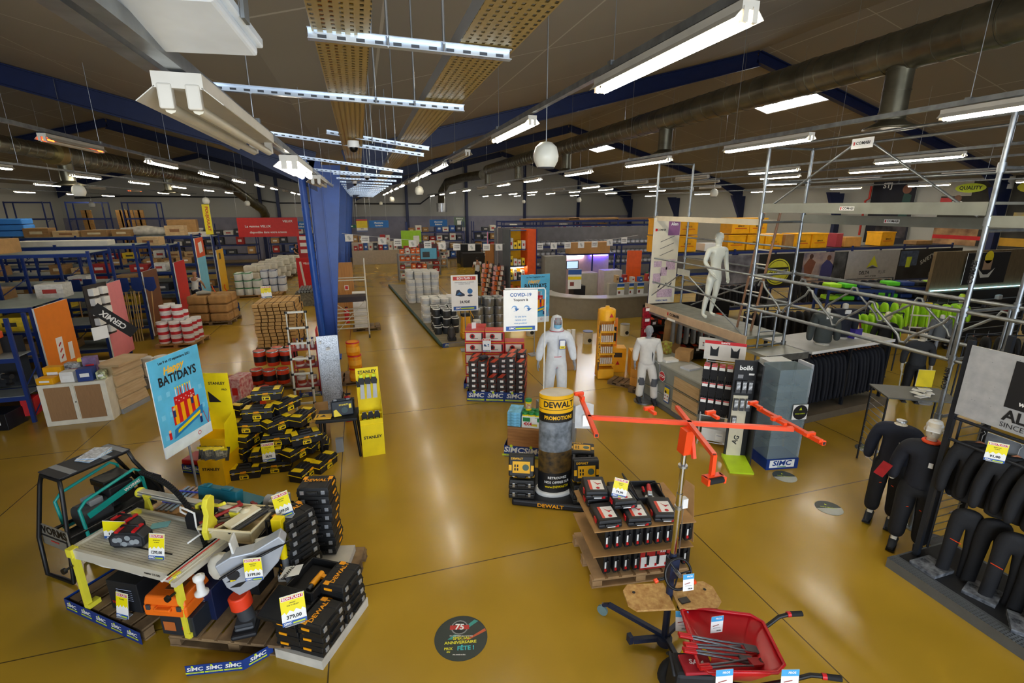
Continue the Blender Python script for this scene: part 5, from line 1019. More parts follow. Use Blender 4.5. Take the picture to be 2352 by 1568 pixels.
b = MB(); b.at((.07, -.158, .705*h), rx=PI/2-.05); b.rect(0, 0, .11, .17, SIMCB, 0); b.rect(0, .015, .09, .12, CARDW, .002); b.rect(0, -.05, .1, .05, YEL, .004); b.text('9,90', 0, -.05, .03, INK, .006); b.build('price_badge', r)
tag(MB().box((0, 0, .25), (.6, .5, .5), GREYP).build('plinth', loc=(3.22, 7.75, 0)), 'grey plinth under the white coverall mannequin', 'plinth')
# painter mannequin
r = thing('mannequin', 'grey-headed mannequin in white painter jacket and knee-pad trousers by the counter', 'mannequin', (5.47, 8.32, .05), R(-22)); h = 1.64
AR = {'l': [(.11, 0, .79), (.14, .03, .65), (.15, -.01, .52)], 'r': [(.11, 0, .79), (.15, -.02, .64), (.15, -.07, .50)]}; LG = {'l': [(.05, 0, .5), (.06, -.03, .28), (.07, .0, .05)], 'r': [(.05, 0, .5), (.09, -.08, .28), (.11, -.06, .05)]}
figure(r, h, MGREY, AR, LG); egg_head(r, h, MGREY); PW = M('#dcdad4', .75, n=.05, bump=.2, sc=10)
shell(r, h, 'trousers', PW, ('legs',), AR, LG, grow=1.22); shell(r, h, 'jacket', PW, ('torso', 'arms'), AR, LG, grow=1.3)
b = MB(); b.at((0, -.082, .63*h), rx=PI/2).poly([(-.04, -.14), (.09, -.14), (.10, .02), (.05, .16), (-.005, .02)], M('#3a3d42', .7), .012); b.build('front_panel', r, solid=.02)
for s in (-1, 1): b = MB(); k = LG['l' if s < 0 else 'r'][1]; b.lathe([(.072, -.08), (.078, 0), (.072, .09)], M('#54575e', .7), (s*k[0]*h, k[1]*h-.004, k[2]*h), 14, cap=False); b.build('knee_pad', r)
shoes(r, h, M('#2c3038', .6), LG); MB().cyl((0, .05, -.05), (0, .05, -.02), .2, GALV, 24).cyl((0, .1, -.03), (0, .06, .5), .012, GALV, 8).build('foot_plate', r)
# bare white mannequin on the scaffold
r = thing('mannequin', 'bare white mannequin standing on the scaffold platform', 'mannequin', (6.86, 8.25, 1.80), R(2)); h = 1.72
AR = {'l': [(.115, 0, .80), (.155, .01, .66), (.11, -.07, .54)], 'r': [(.115, 0, .80), (.165, .02, .65), (.18, -.01, .49)]}; LG = {'l': [(.052, 0, .5), (.09, -.02, .28), (.13, -.02, .04)], 'r': [(.052, 0, .5), (.04, .0, .28), (.035, .04, .04)]}
figure(r, h, MWH, AR, LG); egg_head(r, h, MWH)
# ================================================================ sika stand, cartons, glove packs near the desk
SK = M('#f2b010', .45, n=.05)
r = thing('cartridge_stand', 'tall yellow stand of sealant cartridges beside small pallet', 'stand', (5.40, 10.0, .02), R(-14)); b = MB()
b.box((0, .15, .85), (.36, .02, 1.6), SK); b.box((0, 0, .12), (.38, .34, .24), SK)
for s in (-1, 1): b.box((s*.18, .07, .85), (.012, .18, 1.45), SK)
b.build('carton_body', r); b = MB()
for z in (.35, .62, .89, 1.16): b.box((0, -.02, z), (.38, .34, .03), SK)
b.build('shelf', r); b = MB(); b.lathe([(.2, 0), (.2, .24), (.17, .27), (.05, .28), (.05, .33), (0, .33)], SK, (0, 0, 1.42), 20, sy=.9); b.build('drum_top', r)
b = MB(); b.box((-.2, -.19, .78), (.012, .08, 1.1), M('#2a2030')); b.at((-.2, -.235, .8), rx=PI/2, ry=0); b.text('PUISSANCE Sikaflex', 0, 0, .085, SK, .004, rot=PI/2); b.build('side_strip', r)
b = MB(); fc(b, .06, -.182, 1.55); b.poly([(-.05, -.04), (.05, -.04), (0, .05)], RED, .004); b.build('emblem', r)
r = thing('sealant_cartridge', '', 'cartridge', group='cartridges in the yellow stand'); MB().cyl((0, 0, 0), (0, 0, .17), .02, M('#ded8cc', .4), 10).build('tube_body', r); MB().cyl((0, 0, .17), (0, 0, .22), .006, M('#c86a30'), 6).build('nozzle', r); sc_ = Many(r)
for j, z in enumerate((.366, .636, .906, 1.176)):
    for i in range(6): sc_(local((5.40, 10.0), R(-14), -.125+.05*i, -.12, z+.02), 0, f'sealant cartridge on the {ORD[j]} shelf from below of the yellow stand, {pos(i,6)}', s=(1, 1, .9))
pallet((5.25, 9.55, 0), R(-52), .55, .4, 'small grey pallet in front of the yellow cartridge stand', h=.1)
pallet((5.45, 8.95, 0), R(-62), .62, .55, 'wooden pallet under the stacked orange cartons')
SC_ = M('#d8963c', .6, n=.15, sc=5)
for l in range(4):
    for i in range(2): carton(local((5.5, 9.02), R(-62), .16+.3*i, .27, .135+.205*l), R(-62), (.29, .5, .2), SC_, f'shrink-wrapped orange brown carton, {from_bottom(l,4)}, {("left","right")[i]} stack by the painter mannequin', grp='orange brown cartons on pallet', tape=True)
r = thing('cartridge_tray', 'yellow tray of upright cartridges on top of the orange cartons', 'tray', local((5.5, 9.02), R(-62), .3, .3, .96), R(-62)); MB().box((0, 0, .04), (.4, .36, .08), SK).build('tray_body', r)
b = MB()
for i in range(7):
    for j in range(6): b.cyl((-.17+.057*i, -.14+.056*j, .08), (-.17+.057*i, -.14+.056*j, .18), .022, M('#d8a868', .4), 8)
b.build('cartridge_block', r)['kind'] = 'stuff'
for k_, (x, y, w, z, lab) in enumerate(((5.95, 10.4, .4, 0, 'yellow display box of foam cans behind the cartridge stand'), (6.3, 10.0, .4, 0, 'second yellow display box left of the red glove strip'), (4.85, 10.9, .4, 0, 'brown carton with white rolls left of the cartridge stand'))):
    carton((x, y, z), R(-20), (w, .35, .62), SK if k_ < 2 else CARD, lab, name='display_box', grp='display boxes by the desk', deco=(lambda b, s: (b.rect(0, .45, .2, .12, M('#3a2a14'), .002), b.poly([(-.05, .2), (.05, .2), (0, .3)], RED, .002))) if k_ < 2 else None)
board('display_header', 'orange and black header card on a yellow display box', 'sign', (5.75, 10.5), (5.95, 10.44), .6, 1.35, lambda b, w, h: (b.rect(w/2, h/2, w, h, M('#e88418'), .001), b.rect(w/2, h*.45, w*.8, h*.5, INK, .002), b.rect(w/2, h*.85, w*.3, h*.1, CARDW, .002)))
for i in range(3):
    r = thing('paper_roll', f'white wrapped paper roll in the brown carton, {pos(i,3)}', 'roll', (4.72+.13*i, 10.95, .55), group='paper rolls'); MB().cyl((0, 0, 0), (0, 0, .45), .055, OFFW, 14).build('roll', r)
r = thing('glove_strip', 'hanging strip of red glove packs from the scaffold corner', 'packages', (6.42, 9.95, 1.70)); MB().box((0, 0, -.5), (.01, .01, 1.0), WHITE).build('hanging_strip', r)
for i in range(4): b = MB(); b.box((0, -.03, -.14-.26*i), (.2, .07, .24), M('#c01830', .35, n=.3, sc=20, dark='#60101c')); b.box((0, -.068, -.06-.26*i), (.12, .004, .07), CARDW); b.build('glove_pack', r)
for i in range(3):
    r = thing('metal_pail', f'cream metal pail with dark blob print by the round desk, {("left","middle","right")[i]}', 'pail', ((6.35, 12.9, 0), (5.0, 14.3, 0), (7.9, 13.4, 0))[i], group='cream pails near the desk'); MB().lathe([(.14, 0), (.145, .01), (.15, .36), (.155, .37)], M('#dcd8c8', .35), n=18).build('pail_body', r); MB().disc(0, 0, 0.001, INK).cyl((0, -.13, .12), (0, -.152, .12), .06, INK, 14).build('print', r); MB().cyl((0, 0, .37), (0, 0, .385), .155, SBLUE if i == 0 else TINLID, 18).build('lid', r)
# ================================================================ service counter
GC = M('#8d9188', .6, n=.06); WP = M('#c9ae84', .55, n=.1, sc=3, stretch=(1, 1, 10), dark='#b5966a')
r = thing('service_counter', 'long grey and wood service counter behind the painter mannequin', 'counter', (5.62, 8.9, 0), R(0)); b = MB()
b.box((.32, -1.0, .47), (.6, 2.2, .9), GC).box((.32, -1.0, .94), (.66, 2.26, .03), M('#a8aca6', .4)); b.build('carcass', r); b = MB()
for z in (.18, .45, .72): b.box((.012, -1.7, z), (.02, .75, .22), WP)
b.build('wood_panel', r); b = MB(); b.box((.0, -1.0, .06), (.02, 2.15, .1), M('#5c6064')).box((.0, -1.0, .32), (.02, 2.1, .02), STEEL).box((.0, -1.0, .59), (.02, 2.1, .02), STEEL); b.build('steel_trim', r)
b = MB(); b.at((-.012, -.95, .70), rx=PI/2, rz=-PI/2); b.poly([(.11*math.cos(PI/8+k*PI/4), .11*math.sin(PI/8+k*PI/4)) for k in range(8)], CARDW, .002); b.poly([(.1*math.cos(PI/8+k*PI/4), .1*math.sin(PI/8+k*PI/4)) for k in range(8)], RED, .004); b.text('STOP', 0, 0, .075, CARDW, .006); b.build('stop_sign', r)
b = MB(); b.at((-.012, -1.15, .38), rx=PI/2, rz=-PI/2); b.rect(0, 0, .17, .34, CBLU, .002); b.rect(0, .06, .16, .16, YEL, .003); b.rect(0, -.06, .15, .17, CARDW, .004); b.disc(-.03, .05, .03, INK, .005)
for x, y in ((-.04, -.03), (.04, -.03), (-.04, -.1), (.04, -.1)): b.rect(x, y, .03, .03, M('#9c3028'), .006)
b.build('poster', r)
for i, (x, y, s, m, lab) in enumerate(((5.85, 8.1, (.3, .22, .05), PAPER, 'pile of white papers on the grey counter'), (5.95, 7.55, (.3, .24, .04), M('#c8ccd4', .5), 'black and white printed leaflet pile on the counter'), (6.1, 8.6, (.18, .18, .25), M('#b8c850', .5, n=.8, sc=12, dark='#883c28'), 'small colourful product box on the counter'), (6.05, 7.1, (.16, .1, .3), BLK2, 'black payment terminal housing on the counter'), (6.2, 8.1, (.3, .3, .22), CARD, 'open brown carton behind the counter papers'))):
    carton((x, y, .956), R(10*i), s, m, lab, name='counter_item', cat='item')
board('notice_sheet', 'white notice hanging under the scaffold platform', 'sheet', (6.25, 7.75), (6.55, 7.45), 1.28, 1.53, lambda b, w, h: (b.rect(w/2, h/2, w, h, CARDW, .001), *[b.disc(w*(.2+.2*k), h*(.55-.2*j), .018, M('#9098a0') if j else M('#a86868'), .002) for k in range(4) for j in range(2)]))
# glove rack
r = thing('glove_rack', 'wire rack full of black work gloves with red and white header', 'rack', (5.36, 6.42, 0), R(-42)); r.scale = (1.25, 1.1, 1.1); b = MB()
for x in (0, .42):
    for y in (0, .3): b.cyl((x, y, 0), (x, y, 1.35 if y else .55), .008, M('#cfd3d8', .35, .5), 6)
for z in (.06, .5, .9, 1.3): b.cyl((0, .3, z), (.42, .3, z), .006, WHITE, 6)
for z in (.06, .5): b.cyl((0, 0, z), (.42, 0, z), .006, WHITE, 6).cyl((0, 0, z), (0, .3, z), .006, WHITE, 6).cyl((.42, 0, z), (.42, .3, z), .006, WHITE, 6)
b.build('wire_frame', r); b = MB(); fc(b, .21, .30, 1.48); b.rect(0, 0, .52, .3, M('#d8d2c8'), .002); b.rect(0, .13, .52, .05, RED, .003)
for s in (-1, 1): b.poly([(s*.13-.05, -.09), (s*.13+.05, -.09), (s*.13+.055, .08), (s*.13+.02, .02), (s*.13-.02, .02), (s*.13-.055, .08)], INK, .004)
b.text('GANTS', 0, .13, .035, CARDW, .005); b.build('header', r)
carton(local((5.36, 6.42), R(-42), .26, .16, .08), R(-42), (.42, .26, .22), M('#dcdcd8', .5), 'white printed carton on the lower shelf of the glove rack', deco=lambda b, s: (b.rect(.08, .1, .12, .12, CARDW, .002), b.text('protection', .08, .12, .02, SIMCB, .003)))
gl = thing('work_gloves', '', 'gloves', group='black gloves on the wire rack'); b = MB(); BG = M('#101014', .7)
b.at((0, 0, -.11)).box((0, 0, 0), (.09, .03, .12), BG).box((0, 0, -.07), (.085, .028, .04), BG)
for k_ in range(4): b.tube([(-.033+.022*k_, 0, -.085), (-.036+.024*k_, 0, -.12), (-.038+.025*k_, -.004, -.155+.01*abs(k_-1.5))], [.012, .011, .008], BG, 6)
b.tube([(.04, 0, .0), (.065, -.005, -.03), (.07, -.01, -.06)], [.014, .012, .009], BG, 6); b.build('glove', gl); b = MB(); b.box((0, -.02, -.03), (.07, .004, .06), CARDW).box((0, -.022, -.01), (.07, .004, .015), RED); b.build('header_card', gl); gm = Many(gl)
for row, z in enumerate((1.30, 1.02, .76)):
    for c in range(5):
        for d in range(3): gm(local((5.36, 6.42), R(-42), .02+.12*c, .26-.11*d, z*1.1+.01*d), R(-42), s=1.25, label= f'pair of black work gloves, {("top","middle","bottom")[row]} row, {pos(c,5)} hook, {("rear","middle","front")[d]}')
tag(MB().tube([(0, 0, 0), (.01, 0, .5), (0, 0, 1.1)], [.05, .06, .045], M('#701420', .6, n=.6, sc=16, dark='#141216'), 10).build('glove_bundle', loc=(5.86, 6.02, .4)), 'vertical bundle of red and black gloves beside the wire rack', 'gloves')
# eyewear stands
GL = M('#9fb2b8', .06, n=0, alpha=.28)
r = thing('eyewear_stand', 'black bolle eyewear stand with lime green base', 'stand', (5.34, 5.62, 0), R(-25)); b = MB(); b.box((.16, .26, .86), (.34, .03, 1.68), BLK2).box((.33, .14, .86), (.02, .26, 1.68), BLACK); b.build('back_panel', r)
b = MB(); b.box((.13, .235, .6), (.22, .01, 1.05), M('#cfc7ae', .6)); fc(b, .14, .235, .36); b.text('AG', 0, 0, .11, INK, .006, rot=R(75)); b.build('cream_panel', r)
b = MB(); fc(b, .16, .243, 1.58); b.text('bollé', 0, 0, .10, CARDW, .004); b.rect(.09, -.1, .08, .03, CARDW, .004); b.rect(.09, -.22, .08, .03, CARDW, .004); b.rect(-.07, -.14, .08, .06, M('#8a8c90'), .004); b.build('header_print', r)
b = MB(); b.box((.14, .02, .03), (.36, .5, .05), M('#b8d820', .5), rx=R(6)); b.build('base', r)
b = MB(); b.at((.345, .14, .8), rx=PI/2, rz=PI/2); b.text('INNOVATIVE VISION', 0, 0, .05, CARDW, .006, rot=-PI/2); b.build('side_print', r)
for i in range(7):
    s = thing('safety_glasses', f'packed safety glasses on the black stand, row {ORD[i//3]}, {pos(i%3,3)}', 'glasses', local((5.34, 5.62), R(-25), .06+.09*(i % 3), .2, 1.28-.3*(i//3)), R(-25), group='safety glasses on the black stand'); b = MB(); b.box((0, 0, 0), (.07, .03, .2), M('#3a3c40', .25)).box((0, -.018, .02), (.05, .006, .12), M('#c8ccd0', .3, n=.5, sc=30)); b.build('pack', s)
r = thing('glass_display', 'tall glass eyewear cabinet with blue SIMC plinth', 'cabinet', (5.82, 5.36, 0), R(-10)); b = MB(); b.box((.27, .2, .09), (.54, .44, .18), STRIPM); fc(b, .26, -.022, .10); b.rect(0, 0, .42, .13, CARDW, .002); b.text('SIMC', 0, .008, .12, SIMCB, .004, sx=1.2, shear=.2); b.rect(0, -.05, .15, .012, GREEN, .004); b.build('plinth', r)
b = MB(); b.box((.27, .40, .9), (.52, .015, 1.5), M('#5a6468', .4)); b.build('back_panel', r)
b = MB(); b.box((.27, -.0, .9), (.52, .008, 1.5), GL).box((.01, .2, .9), (.008, .4, 1.5), GL).box((.53, .2, .9), (.008, .4, 1.5), GL).box((.27, .2, 1.65), (.52, .4, .01), GL); b.build('glass_pane', r)
b = MB(); b.at((.545, .2, .0)); b.box((.02, 0, .85), (.04, .30, 1.7), M('#b4b8c0', .4, .3)); b.at((.54, .04, .85), rx=PI/2, rz=0); b.text('TAILORED FOR YOUR VISION', .02, 0, .05, INK, .012, rot=PI/2); b.build('side_pillar', r)
b = MB()
for z in (.4, .62, .84, 1.06, 1.3): b.box((.27, .2, z), (.5, .36, .006), GL)
b.build('glass_shelf', r)
for i in range(15):
    s = thing('safety_glasses', f'clear safety glasses in the glass cabinet, {ORD[i//3]} shelf from below, {pos(i%3,3)}', 'glasses', local((5.82, 5.36), R(-10), .12+.15*(i % 3), .16, (.41, .63, .85, 1.07, 1.31)[i//3]), R(-10), group='safety glasses in the glass cabinet')
    b = MB()
    for q in (-1, 1): b.at((q*.032, 0, .03), rx=PI/2).disc(0, 0, .026, M('#3c5058', .1, n=0), 0, 10, ry=.02); b.at().box((q*.062, .05, .035), (.004, .1, .006), BLACK)
    b.at().box((0, 0, .045), (.12, .006, .006), BLACK); b.build('lens_pair', s, solid=.003)
board('round_emblem', 'round black SAFETY emblem on the glass cabinet', 'sign', local((5.82, 5.36), R(-10), .28, -.05).xy, local((5.82, 5.36), R(-10), .52, -.05).xy, .86, 1.1, lambda b, w, h: (b.disc(w/2, h/2, w/2, INK, .001), b.poly([(w*.4, h*.65), (w*.6, h*.65), (w*.5, h*.85)], LIME, .002), b.text('BOLLE SAFETY', w/2, h*.4, .025, LIME, .002)))
carton((6.35, 5.95, 1.1), R(-10), (.4, .3, .5), M('#c4c8ca', .5), 'white drawer box behind the glass cabinet', name='drawer_box', cat='box', deco=lambda b, s: [b.rect(0, .12+.15*k, .3, .12, M('#e0e0de'), .002) for k in range(3)])
tag(MB().box((0, 0, .55), (.4, .3, 1.1), GREYP).build('plinth', loc=(6.35, 5.95, 0)), 'grey plinth under the white drawer box', 'plinth')
# floor stickers
def sticker(x, y, r_, lab, art):
    r = thing('floor_sticker', lab, 'sticker', (x, y, .001), -YAW); b = MB(); b.cyl((0, 0, 0), (0, 0, .0015), r_, M('#303a36', .4), 40); b.at((0, 0, .0016)); art(b, r_); b.build('sticker_disc', r)
def art75(b, r_):
    TE = M('#3a9a90', .5); b.poly([(-r_*.5, -r_*.1), (-r_*.35, -r_*.1), (r_*.6, r_*.75), (r_*.45, r_*.82)], TE, .0002); b.poly([(r_*.2, -r_*.1), (r_*.3, -r_*.1), (r_*.93, r_*.3), (r_*.88, r_*.42)], M('#c85a30', .5), .0002)
    b.disc(-.1*r_, .45*r_, .36*r_, M('#30383a', .5), .0004); b.disc(-.1*r_, .45*r_, .33*r_, M('#8a9090', .5), .0006); b.disc(-.1*r_, .45*r_, .28*r_, M('#1c2426', .5), .0008); b.rect(-.1*r_, .45*r_, .74*r_, .2*r_, M('#c03028', .5), .001, rot=.05); b.text('75', -.1*r_, .46*r_, .36*r_, CARDW, .0014)
    b.text('DU 15 SEPTEMBRE AU 16 OCTOBRE', 0, .06*r_, .055*r_, CARDW, .001); b.text('SPECIAL', .03*r_, -.04*r_, .17*r_, M('#e0dc30'), .001, rot=.06, sx=1.1); b.text('ANNIVERSAIRE', .0, -.22*r_, .17*r_, M('#e0dc30'), .001, rot=.08, sx=1.05)
    b.text('PRIX', -.42*r_, -.5*r_, .15*r_, M('#e0dc30'), .001, rot=.06); b.text('EN', -.4*r_, -.63*r_, .1*r_, M('#e0dc30'), .001); b.text('FÊTE !', .22*r_, -.46*r_, .24*r_, M('#3cc0c8'), .001, rot=.08); b.text('UNE ANNÉE DE FÊTE', 0, -.74*r_, .05*r_, CARDW, .001)
sticker(.62, 3.71, .255, 'round dark 75 SPECIAL ANNIVERSAIRE sticker on the near floor', art75)
def art_l(b, r_): b.poly([(r_*math.cos(a), r_*math.sin(a)) for a in [PI+PI*k/14 for k in range(15)]], M('#b9bdb4', .5), .0003); b.text('LIGNE SECURITE', 0, .05*r_, .16*r_, LIME, .0006, rot=-.3); b.poly([(-.1*r_, .4*r_), (.1*r_, .4*r_), (0, .6*r_)], LIME, .0006)
for x, y, l in ((5.88, 4.28, 'nearest the camera'), (8.02, 5.4, 'towards the clothes racks'), (5.95, 5.1, 'at the foot of the glass cabinet')): sticker(x, y, .17, 'round dark and white floor sticker, '+l, art_l)
tag(MB().cyl((0, 0, 0), (0, 0, .004), .16, DGREY, 30).build('floor_grommet', loc=(6.55, 3.35, 0)), 'grey round plate on the floor behind the dark trousers', 'plate')
# ================================================================ orange panel lifter
r = thing('panel_lifter', 'orange panel lifter with long cross arms on a chrome telescopic mast', 'lifter', (2.43, 3.05, 0)); OL = M('#f04a18', .4, n=.03); ZA = 2.27; OX = Vector((2.43, 3.05, 0)); NV = M('#1a2640', .45)
def sq(mb, p, q, s, m):
    p = Vector(p); q = Vector(q); d = q-p; L = d.length; e = d.to_track_quat('X', 'Z').to_euler(); mb.T = Matrix.Translation((p+q)/2) @ e.to_matrix().to_4x4(); mb.box((0, 0, 0), (L, s, s), m); mb.T = Matrix()
def za(px, py, z=ZA): return az(px, py, z)-OX
b = MB(); b.cyl((0, 0, .1), (0, 0, 1.05), .032, NV, 14).box((0, 0, .9), (.09, .08, .2), NV); b.build('lower_mast', r)
b = MB(); b.cyl((0, 0, 1.0), (0, 0, 1.65), .027, CHROME, 16).cyl((0, 0, 1.65), (0, 0, 2.06), .021, CHROME, 16).cyl((0, 0, 1.5), (0, 0, 1.53), .034, STEEL, 16).cyl((0, 0, 1.9), (0, 0, 1.92), .04, STEEL, 16); b.box((.05, 0, 1.55), (.05, .05, .09), WHITE); b.build('telescopic_mast', r)
b = MB(); b.cyl((.05, 0, 1.55), (.06, 0, .95), .004, STEEL, 5); b.build('winch_cable', r)
b = MB(); b.box((0, 0, 2.14), (.07, .09, .22), OL, rx=R(4)).box((.05, -.03, 2.12), (.03, .03, .24), OL, rx=R(-16)); b.build('tilt_head', r)
for a, c in (((1350, 958), (1822, 985)),): b = MB(); sq(b, za(*a), za(*c), .034, OL); b.build('main_arm', r)
for a, c in (((1335, 915), (1370, 1000)), ((1555, 935), (1640, 1045)), ((1742, 937), (1893, 1018))):
    b = MB(); sq(b, za(*a), za(*c), .034, OL); e = za(*c); d = (za(*c)-za(*a)).normalized(); b.T = Matrix.Translation(e+d*.0005) @ d.to_track_quat('X', 'Z').to_matrix().to_4x4(); b.box((0, 0, 0), (.002, .024, .024), INK); b.build('cross_arm', r)
for px, py, pz in ((1338, 913, ZA+.03), (1502, 948, ZA+.03), (1646, 958, ZA+.03), (1745, 935, ZA+.03), (1800, 972, ZA+.03), (1880, 1010, ZA+.03)):
    p = za(px, py, pz); b = MB(); b.box(p+Vector((0, .03, 0)), (.03, .1, .025), OL).box(p+Vector((0, .08, .01)), (.09, .03, .03), OL); b.build('support_hook', r)
p = za(1640, 1045, ZA-.0); b = MB(); b.box(p+Vector((0, 0, -.08)), (.034, .03, .17), OL).box(p+Vector((0, -.01, -.17)), (.15, .05, .03), OL).box(p+Vector((-.07, -.03, -.18)), (.02, .07, .05), OL).box(p+Vector((.07, -.03, -.18)), (.02, .07, .05), OL); b.build('lower_hook', r); b = MB(); b.cyl(p+Vector((-.06, -.05, -.18)), p+Vector((.06, -.05, -.18)), .022, RUBBER, 12); b.build('rubber_roller', r)
b = MB(); b.tube([(.13*math.cos(a)+.02, -.08-.02, .92+.13*math.sin(a)) if 0 else (.13*math.cos(a), -.09+.05*math.sin(a), .90+.12*math.sin(a)) for a in [k*PI/12 for k in range(25)]], .012, BLACK, 8)
for a in (0, 2*PI/3, 4*PI/3): b.cyl((0, -.09, .90), (.13*math.cos(a), -.09+.05*math.sin(a), .90+.12*math.sin(a)), .008, BLACK, 6)
b.cyl((0, 0, .90), (0, -.12, .90), .02, STEEL, 10); b.build('hand_wheel', r)
for x, z, a in ((-.2, .88, 12), (.17, .78, -50)): b = MB(); b.cyl((x, -.08, z), (x*.6, -.08, .88), .014, BLACK, 8).cyl((x*1.15, -.08, z-.01 if x < 0 else z-.03), (x, -.08, z), .02, OL, 8); b.build('crank_handle', r)
for q in ((2.05, 3.56), (2.95, 3.25), (2.34, 2.45)):
    q = Vector((*q, 0))-OX; b = MB(); sq(b, (0, 0, .13), (q.x*.9, q.y*.9, .16), .04, NV); sq(b, (q.x*.9, q.y*.9, .16), (q.x, q.y, .12), .03, NV); b.build('base_leg', r); b = MB(); n_ = Vector((-q.y, q.x, 0)).normalized(); b.cyl(Vector((q.x, q.y, .055))-n_*.012, Vector((q.x, q.y, .055))+n_*.012, .055, M('#6f8c90', .4), 16).cyl((q.x, q.y, .06), (q.x, q.y, .14), .012, STEEL, 8); b.build('castor', r)
b = MB(); sq(b, (-.27, .1, .06), (.05, 0, .1), .045, NV); b.box((-.3, .11, .08), (.04, .06, .08), NV).cyl((0, 0, .05), (0, 0, .12), .07, NV, 14); b.build('foot_pedal', r)
OSB = M('#cfa868', .7, n=.3, sc=26, dark='#a8783c')
r = thing('plywood_board', 'octagonal chipboard plate mounted across the lifter mast', 'board', (2.43, 3.02, .60), R(-14)); b = MB()
for s in (-1, 1): b.at((0, 0, 0)).prism([(s*.02, -.15), (s*.36, -.15), (s*.42, -.09), (s*.42, .08), (s*.36, .15), (s*.02, .15)][::s], .02, OSB)
b.build('board_half', r); b = MB()
for s in (-1, 1): b.at().cyl((s*.33, .05, .02), (s*.33, .05, .023), .014, BLACK, 10)
b.build('bolt', r)
def plv_card(loc, rz, tilt, lab, w=.10, h=.155):
    r = thing('price_card', lab, 'price card', loc, rz, group='blue and white PROS price cards'); b = MB(); b.T = Matrix.Rotation(-tilt, 4, 'X'); b.box((0, 0, h/2), (w, .003, h), CARDW); T0 = b.T.copy(); b.T = T0 @ Matrix.Translation((0, -.002, 0)) @ Matrix.Rotation(PI/2, 4, 'X')
    b.rect(0, h*.85, w, h*.3, M('#48a8e0', .5), .001); b.text('PROS', w*.1, h*.86, h*.14, CARDW, .002); b.rect(-w*.1, h*.45, w*.5, h*.04, M('#a0483c'), .001, rot=.2); b.text('199,90', w*.15, h*.12, h*.1, INK, .002); b.rect(0, h*.3, w*.6, .003, GRYT, .001); b.build('card', r); return r
plv_card((2.47, 2.86, .80), R(-8), R(8), 'blue and white price card hanging on the hand wheel'); plv_card((2.42, 2.82, .42), R(-20), R(18), 'blue and white price card under the chipboard plate', w=.11, h=.17)
b = MB(); b.box((0, 0, 0), (.09, .06, .1), BLACK); tag(b.build('brake_box', loc=(2.50, 2.93, .58)), 'black plastic box fixed below the chipboard', 'box')
# ================================================================ pallet of black and red grinder cases
pallet((2.10, 3.90, 0), R(-8), 1.12, .78, 'light wooden pallet under the black grinder cases', mat=M('#b89468', .8, n=.15))
FCB = M('#191a1d', .5, n=.08)
def flex(lying=True):
    r = thing('tool_case', '', 'case', group='black grinder cases with red and white labels'); b = MB(); w, d, h = .26, .34, .095; b.box((0, 0, h*.27), (w, d, h*.5), FCB).box((0, 0, h*.76), (w, d, h*.46), FCB, t=.95); b.box((0, -d/2-.01, h*.5), (w*.5, .03, h*.3), FCB); b.build('shell', r, bevel=.015)
    b = MB(); b.at((0.01, 0, h*.99+.001)); b.rect(0, -.02, w*.6, d*.58, CARDW, .001); b.rect(-w*.26, -.02, w*.12, d*.58, M('#e0503c'), .002); b.poly([(-.03, .05), (.02, .0), (.06, .01), (.02, -.03), (-.01, .02)], RED, .003); b.disc(.01, -.09, .022, RED, .003); b.rect(.05, .0, .02, .01, INK, .003); b.build('top_label', r)
    b = MB(); fc(b, .02, -d/2-.001, h*.3); b.rect(0, 0, .11, .026, CARDW, .004); b.rect(.05, 0, .04, .026, RED, .005); b.build('spine_label', r)
    b = MB(); b.box((-w/2-.004, -.06, h*.5), (.01, .06, .05), RED); b.build('latch', r); return r
fx = Many(flex()); FP = (2.10, 3.90); FR = R(-8)
for l, z in enumerate((.15, .46)):
    n = 9
    for i in range(n): fx(local(FP, FR, .12+.115*i, .19, z+.13), FR, f'black grinder case standing on edge, {("lower","upper")[l]} row, {pos(i,n)}', ry=R(90), rx=0, s=(.95, 1, 1))
    for i in range(n): fx(local(FP, FR, .12+.115*i, .55, z+.13), FR, f'black grinder case standing on edge in the rear, {("lower","upper")[l]} row, {pos(i,n)}', ry=R(90), rx=0, s=(.95, 1, 1))
    tag(MB().box((.56, .37, 0), (1.14, .78, .012), CARD).build('cardboard_layer', loc=(*FP, z+.27)), f'brown cardboard sheet on the {("lower","upper")[l]} row of grinder cases', 'cardboard').rotation_euler.z = FR
for i, (x, y, l, lab) in enumerate(((.17, .17, 0, 'front left'), (.50, .15, 0, 'front middle'), (.82, .17, 0, 'front right'), (.17, .56, 0, 'rear left'), (.5, .56, 0, 'rear middle'), (.17, .55, 1, 'rear left, upper'), (.40, .33, 1, 'middle upper, holding the price card'))): fx(local(FP, FR, x, y, .745+.10*l), FR+R(-4*(i % 3)), 'black grinder case lying flat on the pallet top, '+lab)
r = thing('open_grinder_case', 'open black case showing a red angle grinder on the pallet', 'case', local(FP, FR, .80, .52, .75), FR+R(-6)); b = MB(); w, d, h = .3, .34, .08
for s in (-1, 1): b.box((s*w/2, 0, h/2), (.015, d, h), FCB).box((0, s*d/2, h/2), (w, .015, h), FCB)
b.box((0, 0, .01), (w, d, .015), BLACK); b.build('tray', r, bevel=.004); b = MB(); b.box((-.19, -.02, .10), (.02, .34, .26), FCB, ry=R(-35)); b.at((-.23, -.16, .05), rx=PI/2, ry=R(0)); b.build('lid', r, bevel=.008)
